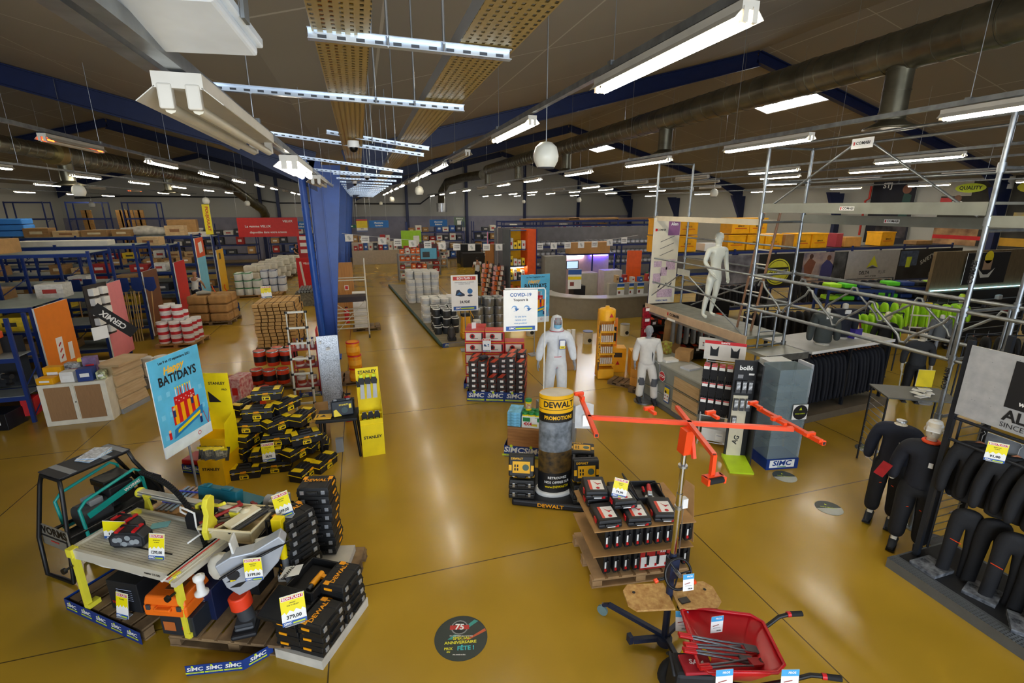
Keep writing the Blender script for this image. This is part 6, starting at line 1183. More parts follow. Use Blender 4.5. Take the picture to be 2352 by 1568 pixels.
r = thing('angle_grinder', 'red and grey angle grinder in the open case', 'grinder', local(FP, FR, .83, .52, .80), FR+R(-20)); b = MB(); b.tube([(0, .12, 0), (0, .02, .01), (0, -.04, .01)], [.024, .028, .026], RED, 10); b.build('body', r); b = MB(); b.box((0, -.09, .01), (.05, .08, .05), M('#b9bfc4', .3, .5)).cyl((0, -.11, -.02), (0, -.11, -.014), .055, STEEL, 18); b.build('gear_head', r, bevel=.006); b = MB(); b.tube([(-.06, -.02, 0), (-.07, .06, 0)], .016, RED, 8); b.build('side_handle', r); b = MB(); b.tube([(0, .12, 0), (.05, .15, .02), (.12, .08, .06), (.14, -.02, .02)], .006, BLACK, 6); b.build('power_cord', r)
price_card(local(FP, FR, .34, .25, .94), FR+R(-8), R(24), '79,90', 'yellow price card reading 79,90 tilted on the grinder cases', w=.16, h=.2, roll=R(14))
tag(MB().at((0, 0, 0), rx=R(78), rz=R(0)).poly([(0, -.3), (.30, -.30), (.16, .32), (.04, .34)], CARD, 0).build('cardboard_flap', loc=local(FP, FR, 1.15, .45, .62), solid=.008), 'large brown cardboard flap right of the lifter mast', 'cardboard').rotation_euler.z = R(-70)
carton(local(FP, FR, .72, .08, .15), FR, (.36, .12, .26), M('#b02420', .5), 'red and white grinder box in the lower row behind the chipboard', deco=lambda b, s: (b.rect(0, -.02+.12, .34, .14, CARDW, .002), b.text('FLEX', .08, .22, .03, CARDW, .003)))
# ================================================================ wheelbarrow
WB = M('#c01420', .3, n=.04); W0 = Vector((2.66, 2.48, 0)); WRZ = R(-22)
r = thing('wheelbarrow', 'glossy red wheelbarrow with black handles and bolt cutters inside', 'wheelbarrow', W0, WRZ); b = MB()
rim = [(-.36, .26), (-.30, .31), (.22, .27), (.30, .2), (.30, -.2), (.22, -.27), (-.30, -.31), (-.36, -.26)]; bot = [(-.20, .13), (-.16, .16), (.10, .15), (.14, .11), (.14, -.11), (.10, -.15), (-.16, -.16), (-.20, -.13)]
vs = [(x, y, .60) for x, y in rim]+[(x, y, .36) for x, y in bot]; b.add(vs, [(i, (i+1) % 8, 8+(i+1) % 8, 8+i) for i in range(8)]+[tuple(range(8, 16))], WB, True); b.build('tray', r, solid=.006)
b = MB(); b.tube([(x, y, .60) for x, y in rim+rim[:1]], .014, WB, 8); b.build('rim', r)
for s in (-1, 1):
    b = MB(); b.tube([(-.40, s*.06, .20), (-.25, s*.12, .30), (.1, s*.2, .36), (.34, s*.24, .50), (.46, s*.27, .60), (.56, s*.29, .62)], .017, BLACK, 8); b.build('frame_tube', r); b = MB(); b.cyl((.54, s*.288, .617), (.66, s*.30, .622), .022, RUBBER, 10).cyl((.53, s*.286, .616), (.56, s*.29, .618), .023, RED, 10); b.build('grip', r)
    b = MB(); b.tube([(.05, s*.19, .36), (.1, s*.2, .02), (.22, s*.2, .02), (.2, s*.21, .4)], .014, BLACK, 8); b.build('stand_leg', r)
b = MB(); b.lathe([(.12, -.04), (.17, -.04), (.19, 0), (.17, .04), (.12, .04)], RUBBER, n=22, cap=False); o = b.build('wheel', r, loc=(-.40, 0, .19)); o.rotation_euler.x = PI/2
for i, (a, c, lab) in enumerate((((1570, 1459), (1725, 1490), 'upper'), ((1582, 1481), (1720, 1492), 'second'), ((1580, 1493), (1715, 1515), 'third'), ((1615, 1531), (1735, 1520), 'lowest'))):
    p = az(*a, .63); q = az(*c, .48); d = q-p; L = d.length; t = thing('bolt_cutter', f'bolt cutter with red grips lying in the wheelbarrow, {lab}', 'bolt cutter', p, math.atan2(d.y, d.x), group='bolt cutters in the wheelbarrow'); t.rotation_euler.y = -math.asin(d.z/L)
    for s in (-1, 1):
        b = MB(); b.tube([(.06, s*.012, 0), (L*.5, s*.016, 0), (L*.9, s*.03, 0)], .009, M('#7d838a', .35, .7), 6); b.build('arm', t); b = MB(); b.cyl((-.04, s*.011, 0), (.07, s*.012, 0), .015, RED, 8); b.build('grip', t)
    b = MB(); b.box((L+.0, 0, 0), (.12, .07, .02), M('#a02830' if i % 2 else '#5a5e64', .4)).box((L+.07, .015, 0), (.06, .02, .02), DGREY, rz=R(20)).box((L+.07, -.015, 0), (.06, .02, .02), DGREY, rz=R(-20)); b.build('jaw', t)
plv_card(az(1645, 1452, .52), R(-8), R(4), 'blue and white price card taped inside the wheelbarrow back wall', w=.11, h=.16); plv_card(az(1662, 1585, .60), R(-12), R(8), 'blue and white price card on the near wheelbarrow rim, left', w=.13, h=.17); plv_card(az(1812, 1585, .60), R(-16), R(8), 'blue and white price card on the near wheelbarrow rim, right', w=.13, h=.17)
r = thing('tool_bag', 'red and black SAM tool bag beside the wheelbarrow', 'bag', (2.26, 2.47, .18), R(-20)); b = MB(); b.box((0, 0, .16), (.34, .24, .32), M('#14161a', .7), t=.9); b.build('bag_body', r, bevel=.03); b = MB(); b.at((.02, -.02, .325)); b.box((0, 0, .01), (.24, .17, .03), M('#a01424', .7), rz=.1); b.text('SAM', 0, 0, .06, CARDW, .03, rot=-.1); b.build('red_flap', r, bevel=.01); b = MB(); b.tube([(-.17, -.1, .3), (-.19, 0, .42), (-.17, .1, .3)], .014, BLK2, 6); b.build('strap', r)
tag(MB().lathe([(.0, .0), (.1, .0), (.1, .16), (.09, .18), (0, .18)], M('#1a1c20', .6), n=16).build('bag_stand', loc=(2.26, 2.47, 0)), 'dark stool holding the red tool bag', 'stool')
tag(MB().lathe([(0, .09), (.08, .085), (.13, .04), (.14, 0)], YEL, n=18).build('yellow_helmet', loc=(2.44, 2.62, .30)), 'yellow helmet lying behind the red tool bag', 'helmet')
tag(MB().box((0, 0, .15), (.2, .2, .3), BLK2).build('small_crate', loc=(2.44, 2.62, 0)), 'small dark crate under the yellow helmet', 'crate')
# ================================================================ scaffold
XA, XB = 6.5, 7.4; YS = (3.65, 6.85, 10.0)
def pipe(name, par, *segs, r=.024, m=None):
    b = MB()
    for p, q in segs: b.cyl(p, q, r, m or GALV, 10)
    return b.build(name, par)
def comabi(b, w=.22):
    b.rect(0, 0, w, w*.24, CARDW, .003); b.text('COMABI', w*.08, 0, w*.2, INK, .005); b.rect(-w*.4, 0, w*.08, w*.16, RED, .005)
sc = thing('scaffold', 'galvanised two-bay COMABI scaffold tower on the right', 'scaffold', (0, 0, 0))
for x in (XA, XB):
    for y in YS:
        b = MB(); b.cyl((x, y, 0), (x, y, 4.95), .025, GALV, 12).box((x, y, .01), (.13, .13, .02), GALV)
        for z in (1.55, 2.28, 2.85, 3.85, 4.4): b.cyl((x, y, z-.05), (x, y, z+.05), .036, GALV, 10).box((x+.03, y, z), (.05, .03, .07), GALV)
        b.build('standard', sc)
for y in YS:
    for z in (1.55, 2.28, 2.85, 3.75, 4.4, 4.93)[(3 if y == 10 else 0):]: pipe('transom', sc, ((XA, y, z), (XB, y, z)), r=.02)
for x, z in ((XA, 4.93), (XB, 4.93), (XB, 4.40)): pipe('ledger', sc, ((x, 3.65, z), (x, 6.85, z)), r=.02)
for x in (XA, XB):
    zz = [(x, 3.75+.48*i, 2.33 if i % 2 else 2.78) for i in range(7)]; b = MB(); b.cyl((x, 3.68, 2.85), (x, 6.82, 2.85), .026, GALV, 10).cyl((x, 3.68, 2.27), (x, 6.82, 2.27), .024, GALV, 10).cyl((x, 3.7, 2.27), (x, 3.7, 2.85), .02, GALV, 8)
    pts = []
    for i, p in enumerate(zz):
        v = Vector(p); pts += [v+Vector((0, -.07, .09 if i % 2 else -.09)), v+Vector((0, -.03, .01 if i % 2 else -.01)), v+Vector((0, .03, .01 if i % 2 else -.01)), v+Vector((0, .07, .09 if i % 2 else -.09))]
    b.tube(pts, .017, GALV, 8); b.build('lattice_girder', sc)
    b = MB(); b.box((x, 5.25, 3.98 if x == XA else 3.80), (.03, 3.15, .14), M('#8f9288', .45, .5))
    b.at((x-.017, 5.3, 3.98 if x == XA else 3.80), rx=PI/2, rz=-PI/2); comabi(b); b.build('deck_beam', sc)
MB().box(((XA+XB)/2, 5.25, 4.04), (.86, 3.1, .03), M('#8a8a80', .5, .4)).build('upper_deck', sc)
b = MB(); b.at((XA-.01, 5.25, 4.82), rx=PI/2, rz=-PI/2); b.box((0, 0, 0), (.3, .13, .008), CARDW); comabi(b.at((XA-.02, 5.25, 4.82), rx=PI/2, rz=-PI/2), .26); b.build('brand_plate', sc)
pipe('diagonal_brace', sc, ((XA, 5.4, 4.8), (XA, 6.8, 3.93)), r=.015); pipe('diagonal_brace', sc, ((XA, 5.1, 4.8), (XA, 3.75, 3.90)), r=.015)
for z in (2.85, 2.30, 3.3):
    if z != 3.3: pipe('ledger', sc, ((XA, 6.85, z), (XA, 10, z)), r=.018)
    pipe('ledger', sc, ((XB, 6.85, z), (XB, 10, z)), r=.018)
pipe('diagonal_brace', sc, ((XA, 8.9, 2.6), (XA, 9.95, 1.95)), r=.013); pipe('diagonal_brace', sc, ((XA, 8.6, 2.6), (XA, 6.9, 1.75)), r=.013); pipe('diagonal_brace', sc, ((XB, 9.6, 1.75), (XB, 7.0, 2.9)), r=.016)
MB().box((XA-.005, 8.78, 2.66), (.006, .42, .13), M('#a8aaa0', .5)).build('blank_plate', sc)
MB().box(((XA+XB)/2, 8.43, 1.70), (.86, 3.12, .05), M('#77786a', .6, .2, n=.15)).build('working_deck', sc)
b = MB(); b.box((XA-.03, 8.43, 1.68), (.025, 3.3, .17), M('#c0a78a', .6, n=.08)); b.box((XA-.03, 8.43, 1.57), (.03, 3.3, .05), GALV); b.at((XA-.045, 8.9, 1.69), rx=PI/2, rz=-PI/2); b.text('COMABI', 0, 0, .09, INK, .004); b.rect(-.24, 0, .04, .07, RED, .004); b.rect(-.1, -.11, .3, .05, CARDW, .004); b.build('toe_board', sc)
MB().box((XA, 8.43, 3.75), (.03, 3.15, .10), M('#c8bfa8', .5, n=.05)).build('guard_board', sc)
b = MB()
for s in (0, .36): b.cyl((6.95+s*.0, 7.2+s, 1.72), (6.95, 6.9+s, 3.9), .022, M('#8a6448', .5, n=.2), 8)
for i in range(8): z = 1.95+.26*i; y = 7.2-.3*(z-1.72)/2.2; b.cyl((6.95, y, z), (6.95, y+.36, z), .013, ALU, 6)
b.build('access_ladder', sc)
b = MB()
for x in (6.75, 7.1): b.cyl((x, 6.8, .05), (x, 6.8, 2.2), .018, GALV, 8)
for i in range(8): b.cyl((6.75, 6.8, .2+.27*i), (7.1, 6.8, .2+.27*i), .012, GALV, 6)
b.build('end_ladder', sc)
b = MB(); b.box(((XA+XB)/2, 6.55, 1.50), (.9, .5, .05), M('#8b8c80', .5, .3)).box(((XA+XB)/2, 6.29, 1.48), (.9, .02, .12), GALV); b.build('step_platform', sc)
for x, z in ((XA, 2.85), (XB, 2.85), (XA, 2.27)): pipe('ledger', sc, ((x, 3.65, z), (x, 1.2, z-.02)), r=.022)
b = MB(); b.box((XA, 2.4, 3.85), (.03, 2.5, .12), M('#8f9288', .45, .5)); b.build('deck_beam', sc)
b = MB(); b.at((XA-.028, 3.65, 2.05), rx=PI/2, rz=-PI/2); b.text('COMABI', 0, 0, .07, INK, .006, rot=PI/2); b.at((XA-.028, 3.65, 3.3), rx=PI/2, rz=-PI/2); b.text('COMABI', 0, 0, .07, INK, .006, rot=PI/2); b.build('lettering', sc)
def sheet_art(b, w, h):
    P1 = M('#8a5a86', .6); P2 = M('#c4a8b8', .6, n=.2, sc=30); b.rect(w/2, h/2, w, h, M('#d6cfba', .7, n=.03), .001); b.rect(w*.77, h*.9, w*.44, h*.2, P1, .002); b.text('Alen', w*.78, h*.93, h*.05, CARDW, .003); b.text('COMABI', w*.3, h*.865, h*.03, INK, .003); b.rect(w*.1, h*.865, w*.08, h*.03, RED, .003)
    for i, y in enumerate((.76, .68, .60)): b.rect(w*.55, h*y, w*.55, .012, DGREY, .003, rot=.35)
    for i, (x, y, ww, hh) in enumerate(((.25, .47, .3, .07), (.75, .46, .36, .12), (.5, .38, .25, .1), (.25, .3, .3, .12), (.6, .12, .6, .1))): b.rect(w*x, h*y, w*ww, h*hh, P2, .002)
    for i in range(3): b.poly([(w*(.3+.2*i), h*.19), (w*(.36+.2*i), h*.19), (w*(.46+.2*i), h*.24), (w*(.42+.2*i), h*.245)], DGREY, .004)
    b.text('TUBESCOMABI', w*.5, h*.03, h*.025, SIMCB, .003)
board('specification_sheet', 'tall cream and purple COMABI specification banner on the scaffold', 'banner', (6.42, 9.9), (7.12, 9.9), 1.78, 3.76, sheet_art)
# ================================================================ workwear rack at the right edge
RKM = M('#2b3038', .4, .4); r = thing('workwear_rack', 'dark steel workwear rack with perforated base at the right edge', 'rack', (0, 0, 0))
for x, y in ((5.84, 3.15), (5.84, 1.2), (6.45, 3.15), (6.45, 1.2)): MB().box((x, y, 1.36), (.05, .05, 2.68), RKM).build('upright', r)
b = MB(); b.box((6.0, 2.15, .06), (1.0, 2.15, .12), M('#6f7478', .4, .5)); b.box((5.55, 2.15, .122), (.12, 2.15, .004), slot_mat('#7c8286', .03, .03, .55, .5)).box((6.05, 2.15, .123), (.8, 2.1, .006), BLK2); b.build('base', r)
for z in (1.86, 1.62): pipe('cross_rail', r, ((5.84, 3.15, z), (5.84, 1.2, z)), r=.016, m=RKM)
for i in range(16): pass
b = MB()
for i in range(15): b.cyl((6.0, 3.15, .3+.1*i), (6.4, 3.15, .3+.1*i), .006, STEEL, 5)
b.cyl((6.0, 3.15, .2), (6.0, 3.15, 1.8), .012, RKM, 6); b.build('ladder_grid', r)
def hh_art(b, w, h):
    b.rect(w/2, h/2, w, h, M('#b4b6b6', .8, n=.12, sc=10, dark='#a0a2a4'), .001)
    for i in range(40): b.rect(w*random.random(), h*random.random(), .008, .003, M('#55585c'), .002)
    x = .62; b.rect(x, h*.62, .50, .46, INK, .003); b.rect(x-.09, h*.68, .07, .26, CARDW, .005); b.rect(x+.09, h*.68, .07, .26, CARDW, .005); b.rect(x, h*.68, .2, .06, CARDW, .005); b.text('workwear', x, h*.4, .07, CARDW, .005, shear=.2); b.text('AL', x-.15, h*.2, .15, INK, .004); b.text('SINCE', x-.15, h*.07, .07, INK, .004, bold=False)
board('brand_sign', 'grey concrete-look sign with black square and SINCE lettering on the workwear rack', 'sign', (5.80, 3.12), (5.80, 1.25), 1.92, 2.66, hh_art)
board('brand_strip', 'black HH strip with grey concrete panel below the big sign', 'sign', (5.98, 2.9), (5.98, 1.3), 1.48, 1.78, lambda b, w, h: (b.rect(w*.2, h/2, w*.4, h, M('#7e858e', .7, n=.1), .001), b.rect(w*.7, h/2, w*.6, h, M('#24242a'), .0015), b.text('HH', w*.48, h*.6, .12, M('#8a8a90'), .003)))
JK = M('#0e1015', .75, n=.12, sc=9, bump=.3); JN = M('#10141f', .75, n=.12, sc=9, bump=.3)
HA = {'l': [(.11, 0, .79), (.15, .0, .64), (.155, -.01, .50)], 'r': [(.11, 0, .79), (.15, .0, .64), (.155, -.01, .50)]}
def hung(kind, mat):
    t = thing('jacket' if kind == 'j' else 'trousers', '', 'clothing'); h = 1.35
    if kind == 'j':
        o = shell(t, h, 'garment', mat, ('torso', 'arms'), HA, grow=1.2); o.location.z = -.84*h
        b = MB(); b.tube([(-.14, 0, -.05), (0, 0, 0), (.14, 0, -.05)], .008, M('#9a5a30'), 6).tube([(0, 0, 0), (0, 0, .05), (.015, 0, .07), (0, 0, .085)], .004, STEEL, 5); b.build('hanger', t)
    else: o = shell(t, h, 'garment', mat, ('legs',), grow=1.12); o.location.z = -.57*h
    return t
hj = Many(hung('j', JK)); hn = Many(hung('j', JN)); ht = Many(hung('t', JK)); hg = Many(hung('j', M('#8b8a86', .8, n=.1))); hv = Many(hung('j', M('#a8e020', .6, n=.1)))
for i in range(9): hj((5.96+.06*(i % 2), 2.92-.15*i, 1.66), R(-50+6*math.sin(i)), s=(1.05, .8, 1.45), label=f'black work jacket hanging on the workwear rack, {ORD[i]} from its left end', group='black jackets on the workwear rack')
for i in range(7): ht((5.90+.08*(i % 2), 2.82-.2*i, .95), R(-50), s=(1, .7, 1.3), label=f'black work trousers hanging low on the workwear rack, {ORD[i]} from left', group='black trousers on the workwear rack')
for i in range(4):
    tag(MB().box((0, 0, .02), (.3, .26, .04), M('#30343a', .2, n=.6, sc=14, dark='#8a8e94')).build('packed_garment', loc=(5.78+.1*(i % 2), 2.95-.42*i, .127)), f'clear-bagged dark garment lying on the rack base, {ORD[i]} from the left end', 'package', 'bagged garments on the rack base').rotation_euler.z = .3*i
for i, (y, z) in enumerate(((2.78, .62), (2.42, .60), (2.1, .55))): tag(MB().box((0, 0, 0), (.004, .1, .008), M('#f04818', .5)).build('orange_tape', loc=(5.72, y, z)), f'thin orange reflective line on the hanging trousers, {pos(i,3)}', 'strip', 'orange lines on the trousers')
price_card((5.70, 2.66, 1.62), R(-50), 0, '91,00', 'yellow price card reading 91,00 hanging in front of the black jackets', w=.15, h=.2)
# front-hung mannequins at the rack end
for i, (x, y, hd, lab, jm) in enumerate(((6.22, 3.85, False, 'headless mannequin in navy sweater and dark trousers at the end of the workwear rack', M('#121a2c', .8, n=.1)), (5.98, 3.36, True, 'mannequin with white cap, navy hoodie and black trousers with orange lines', JN))):
    r = thing('mannequin', lab, 'mannequin', (x, y, .02), R(-62)); h = 1.66 if not hd else 1.7
    figure(r, h, M('#d8cfba', .5), HA, head=hd, hands=False); shell(r, h, 'trousers', JK, ('legs',), grow=1.3); shell(r, h, 'sweater', jm, ('torso', 'arms'), HA, grow=1.25); shoes(r, h, M('#20242a', .7))
    if hd:
        egg_head(r, h, M('#d8cfba', .5)); b = MB(); b.lathe([(.074, 0), (.078, .03), (.06, .075), (0, .095)], WHITE, (0, -.01, .945*h), 18, sy=1.15); b.box((0, -.12, .95*h), (.12, .11, .012), WHITE, rx=R(12)); b.build('cap', r, bevel=.003)
        MB().tube([(.07*math.cos(a), -.01+.06*math.sin(a), .845*h) for a in [k*PI/6 for k in range(13)]], .02, M('#f05020', .6), 6).build('collar', r)
    else: MB().lathe([(.055, 0), (.055, .02), (.04, .025), (0, .02)], STEEL, (0, 0, .855*h), 18).build('neck_cap', r)
    for s in (-1, 1): MB().tube([(s*.05, -.105, .36*h), (s*.1, -.09, .345*h), (s*.15, -.05, .36*h)], .006, M('#f04818'), 5).build('orange_line', r)
    MB().box((.05, -.125, .7*h), (.04, .004, .06), CARDW).build('tag', r)
tag(MB().box((0, 0, 0), (.10, .02, .2), M('#9c1018', .6, n=.2)).build('red_cloth', loc=(5.72, 3.62, 1.0)), 'red folded bandana hanging by the navy sweater mannequin', 'cloth').rotation_euler = (R(8), R(20), R(-60))
r = thing('grid_table', 'dark wire-sided display table with white leaflets behind the rack end', 'table', (7.35, 4.75, 0), R(-30)); MB().box((.4, .25, 1.28), (.95, .6, .02), M('#5a5c58', .5)).build('table_top', r)
for x, y in ((-.05, 0), (.85, 0), (-.05, .5), (.85, .5)): MB().cyl((x, y, 0), (x, y, 1.27), .015, BLK2, 6).build('leg', r)
b = MB()
for i in range(10): b.cyl((-.05, 0, .2+.1*i), (-.05, .5, .2+.1*i), .006, STEEL, 5)
b.build('side_grid', r)
for i in range(6): tag(MB().box((0, 0, .004), (.16, .09, .008), CARDW).build('leaflet', loc=(7.75+.12*(i % 3), 4.62+.06*(i//2), 1.292+.009*i)), f'white bagged leaflet on the dark grid table, {from_bottom(i,6)}', 'leaflet', 'leaflets on the grid table').rotation_euler.z = .5*i
board('yellow_sign', 'bright yellow card standing on the dark grid table', 'sign', (7.95, 4.85), (8.15, 4.75), 1.35, 1.62, lambda b, w, h: b.rect(w/2, h/2, w, h, YEL, .001))
# ================================================================ clothes island
r = thing('clothes_island', 'long low clothes island with white top and dark coats', 'clothes rack', (7.85, 6.65, 0), R(5)); L = 2.4
MB().box((L/2, .5, 1.38), (L, 1.1, .04), M('#a9aba8', .5)).build('table_top', r)
b = MB(); b.box((L/2, .45, .07), (L+.1, 1.2, .14), M('#6c6150', .6)); b.build('base', r)
for x in (.02, L/2, L-.02):
    for y in (.02, .98): MB().box((x, y, .7), (.05, .05, 1.3), RKM).build('upright', r)
pipe('hanging_rail', r, ((0, .2, 1.26), (L, .2, 1.26)), r=.014); MB().box((L/2, -.055, 1.38), (L, .012, .05), CARDW).build('price_rail', r); MB().box((L/2, .62, .72), (L-.05, .03, 1.2), BLK2).build('centre_panel', r)
for i in range(20):
    p = local((7.85, 6.65), R(5), .12+.115*i, .2, 1.21); hn(p, R(95+6*math.sin(i*2)), f'dark navy coat on an orange hanger in the clothes island, {ORD[i]} from the left', group='navy coats in the clothes island', s=(.9, .55, 2.05))
GJ = M('#3c4240', .8, n=.15)
for i, (px, py, y, m, lab) in enumerate(((1885, 800, 7.0, GJ, 'grey jacket with white collar on a bust on the clothes island'), (1925, 795, 7.25, M('#141826', .8), 'dark navy jacket on a bust behind the grey one'), (1952, 770, 8.3, M('#7a1428', .8), 'dark red sweater on a bust behind the clothes island'), (2155, 770, 6.6, M('#5a5e60', .8), 'grey vest on a bust near the right scaffold post'))):
    p = ay(px, py, y); z0 = 1.4 if i < 2 else max(.9, p.z-.1); r = thing('dressed_bust', lab, 'bust', (p.x, y, z0), R(-20), group='dressed busts'); h = 1.25; r.scale = (1.35, 1.35, 1.35) if i < 2 else (1, 1, 1); o = shell(r, h, 'jacket', m, ('torso', 'arms'), HA, grow=1.3); o.location.z = -.47*h
    b = MB(); b.lathe([(.1, 0), (.1, .01), (.03, .02), (.03, .1), (.04, .2), (.04, .40*h), (.035, .42*h), (0, .43*h)], M('#c8c4b8', .5), n=14); b.build('stand', r); i > 1 and MB().cyl((0, 0, -z0), (0, 0, .02), .03, GREYP, 8).cyl((0, 0, -z0), (0, 0, -z0+.02), .18, GREYP, 16).build('floor_stand', r); MB().box((0, -.08, .33*h), (.08, .02, .07), CARDW, rx=.4).build('collar', r)
carton(local((7.85, 6.65), R(5), 1.75, .35, 1.402), R(5), (.22, .16, .2), M('#4a3c9a', .5), 'purple and white box on the clothes island', deco=lambda b, s: (b.rect(0, .03, .22, .06, CARDW, .002),))
tag(MB().lathe([(.08, 0), (0, .26)], M('#d8b868', .6), n=4).build('cone_sign', loc=(*local((7.85, 6.65), R(5), 1.75, .35).xy, 1.61)), 'small yellow and white cone sign on the purple box', 'sign')
for i in range(6): hg((6.95+.16*i, 9.6-.05*i, 1.50), R(-30+90), f'grey hooded sweater on the rail beneath the scaffold, {ORD[i]} from left', group='grey sweaters below the scaffold', s=(.9, .7, 1.4))
tag(MB().cyl((6.8, 9.65, 1.52), (8.0, 9.25, 1.52), .014, GALV, 8).cyl((6.85, 9.65, 0), (6.85, 9.65, 1.52), .014, GALV, 8).cyl((7.95, 9.27, 0), (7.95, 9.27, 1.52), .014, GALV, 8).build('garment_rail'), 'galvanised garment rail behind the scaffold end ladder', 'rail')
# mannequins and clothes further back
for i, (px, py, y, mj, hd, lab, cap) in enumerate(((2085, 920, 6.6, M('#2c2f33', .8, n=.1), True, 'mannequin in grey vest, beanie and dark trousers beyond the clothes island', M('#202428')), (2012, 860, 8.0, JK, True, 'bare-headed cream mannequin in black jacket beside hi-vis clothes', None), (2180, 800, 8.6, M('#a8dc20', .6), True, 'cream mannequin in lime hi-vis near the right scaffold post', LIME))):
    p = az(px, py, 0); r = thing('mannequin', lab, 'mannequin', (p.x, p.y, 0), R(-40)); h = 1.6; figure(r, h, M('#d8cfba', .5), HA, hands=(i == 0)); shell(r, h, 'trousers', JK, ('legs',), grow=1.25); shell(r, h, 'jacket', mj, ('torso', 'arms'), HA, grow=1.25, sleeve=3); egg_head(r, h, M('#d8cfba', .5)); shoes(r, h, BLK2)
    if cap: MB().lathe([(.075, 0), (.08, .05), (.05, .1), (0, .11)], cap, (0, -.01, .945*h), 16, sy=1.2).build('hat', r)
def rail_run(x0, y0, x1, y1, z, n, fn, lab, grp, rz, h=1):
    for i in range(n): fn((x0+(x1-x0)*(i+.5)/n, y0+(y1-y0)*(i+.5)/n, z), rz+.1*math.sin(i*3), f'{lab}, {ORD[i] if i < 20 else str(i)+"th"} from left', group=grp, s=(.9, .6, 1.4))
    tag(MB().cyl((x0, y0, z+.04), (x1, y1, z+.04), .014, RKM, 8).cyl((x0, y0, 0), (x0, y0, z+.04), .016, RKM, 8).cyl((x1, y1, 0), (x1, y1, z+.04), .016, RKM, 8).build('garment_rail'), f'dark garment rail carrying {grp}', 'rail')
rail_run(11.3, 8.9, 12.6, 8.3, 1.45, 9, hv, 'lime hi-vis jacket on the near hi-vis rail', 'lime hi-vis jackets on the near rail', R(60)); rail_run(13.2, 9.6, 15.2, 8.6, 1.5, 9, hv, 'lime hi-vis jacket on the far hi-vis rail', 'lime hi-vis jackets on the far rail', R(60))
rail_run(9.0, 9.6, 11.5, 9.3, 1.45, 12, hj, 'black jacket on the rail behind the clothes island', 'black jackets behind the clothes island', R(70)); rail_run(12.0, 6.6, 14.8, 5.2, 1.4, 12, hj, 'black jacket on the rail right of the vest mannequin', 'black jackets right of the vest mannequin', R(50)); rail_run(15.5, 7.5, 18.5, 5.8, 1.6, 10, hn, 'navy jacket on the distant right rail', 'navy jackets on the distant right rail', R(50))
def rack(name, lab, loc, rz, W, D, Hh, levels, post=DBLUE, beam=DBLUE, shelf=None, bays=1, cat='rack'):
    r = thing(name, lab, cat, loc, rz)
    for i in range(bays+1):
        for y in (0, D): MB().box((W*i/bays, y, Hh/2), (.06, .05, Hh), post).build('upright', r)
        if D > .3: b = MB(); [b.cyl((W*i/bays, 0, z), (W*i/bays, D, z+.3), .012, post, 5) for z in [k*.6+.1 for k in range(int((Hh-.4)/.6))]]; b.build('side_lacing', r)
    for z in levels:
        for y in (0, D): MB().box((W/2, y, z), (W, .04, .08), beam).build('beam', r)
        if shelf: MB().box((W/2, D/2, z+.045), (W-.04, D, .015), shelf).build('shelf_board', r)
    return r
rack('storage_rack', 'long blue rack behind the picture banners', (9.6, 13.9, 0), 0, 13.4, .9, 2.6, (.5, 1.2, 1.8, 2.48), bays=5, shelf=DGREY)
PH1 = M('#55585c', .7, n=.9, sc=2.5, dark='#1c1c20'); PH2 = M('#b9a090', .7, n=.7, sc=2, dark='#5a5870')
def dp_art(b, w, h):
    b.rect(w/2, h/2, w, h, M('#1c1d1f'), .001); b.rect(w*.075, h/2, w*.15, h, M('#8a8890', .7, n=.9, sc=2, dark='#2c2830'), .002)
    b.disc(w*.225, h*.45, h*.46, M('#c8c83a'), .002, 28, ry=h*.40); b.disc(w*.225, h*.45, h*.42, INK, .003, 28, ry=h*.36); b.disc(w*.225, h*.45, h*.40, M('#c8c83a'), .004, 28, ry=h*.34); b.rect(w*.225, h*.55, h*.8, h*.07, INK, .005); b.text('QUALITY', w*.225, h*.40, h*.17, INK, .006); b.text('BRAND', w*.225, h*.22, h*.1, INK, .006)
    b.rect(w*.38, h/2, w*.13, h, PH2, .002); b.poly([(w*.385, h*.1), (w*.43, h*.1), (w*.44, h*.55), (w*.41, h*.8), (w*.39, h*.6)], M('#3a3a70'), .003); b.poly([(w*.33, h*.2), (w*.35, h*.2), (w*.365, h*.7), (w*.34, h*.85), (w*.32, h*.6)], M('#7a4a38'), .003); b.disc(w*.415, h*.82, h*.09, M('#6a4434'), .004); b.disc(w*.345, h*.88, h*.08, M('#4a3028'), .004); b.rect(w*.46, h/2, w*.05, h, PH1, .003)
    b.rect(w*.60, h/2, w*.22, h, M('#a8a8ac'), .002); b.poly([(w*.575, h*.44), (w*.60, h*.84), (w*.625, h*.44), (w*.60, h*.53)], M('#c8cc2a'), .004); b.poly([(w*.575, h*.42), (w*.60, h*.5), (w*.625, h*.42)], DGREY, .005); b.text('DELTA', w*.57, h*.28, h*.15, INK, .004); b.text('PLUS', w*.645, h*.28, h*.15, M('#707478'), .004); b.text('SAFETY AT WORK', w*.6, h*.16, h*.06, INK, .004)
    b.rect(w*.855, h/2, w*.29, h, M('#2c2c30', .7, n=.9, sc=1.5, dark='#121214'), .002); b.rect(w*.755, h*.7, w*.08, h*.5, M('#4a5a78', .7, n=.3), .003); b.poly([(w*.745, h*.4), (w*.765, h*.4), (w*.768, h*.75), (w*.745, h*.75)], LIME, .004); b.text('SAFETY', w*.84, h*.66, h*.2, M('#b8bab8'), .005, rot=.45); b.text('AT WORK', w*.9, h*.3, h*.2, M('#7a7c7c'), .005, rot=.45)
board('picture_banner', 'long row of safety brand picture banners on the blue rack', 'banner', (11.5, 13.86), (23.6, 13.86), 1.23, 2.40, dp_art)
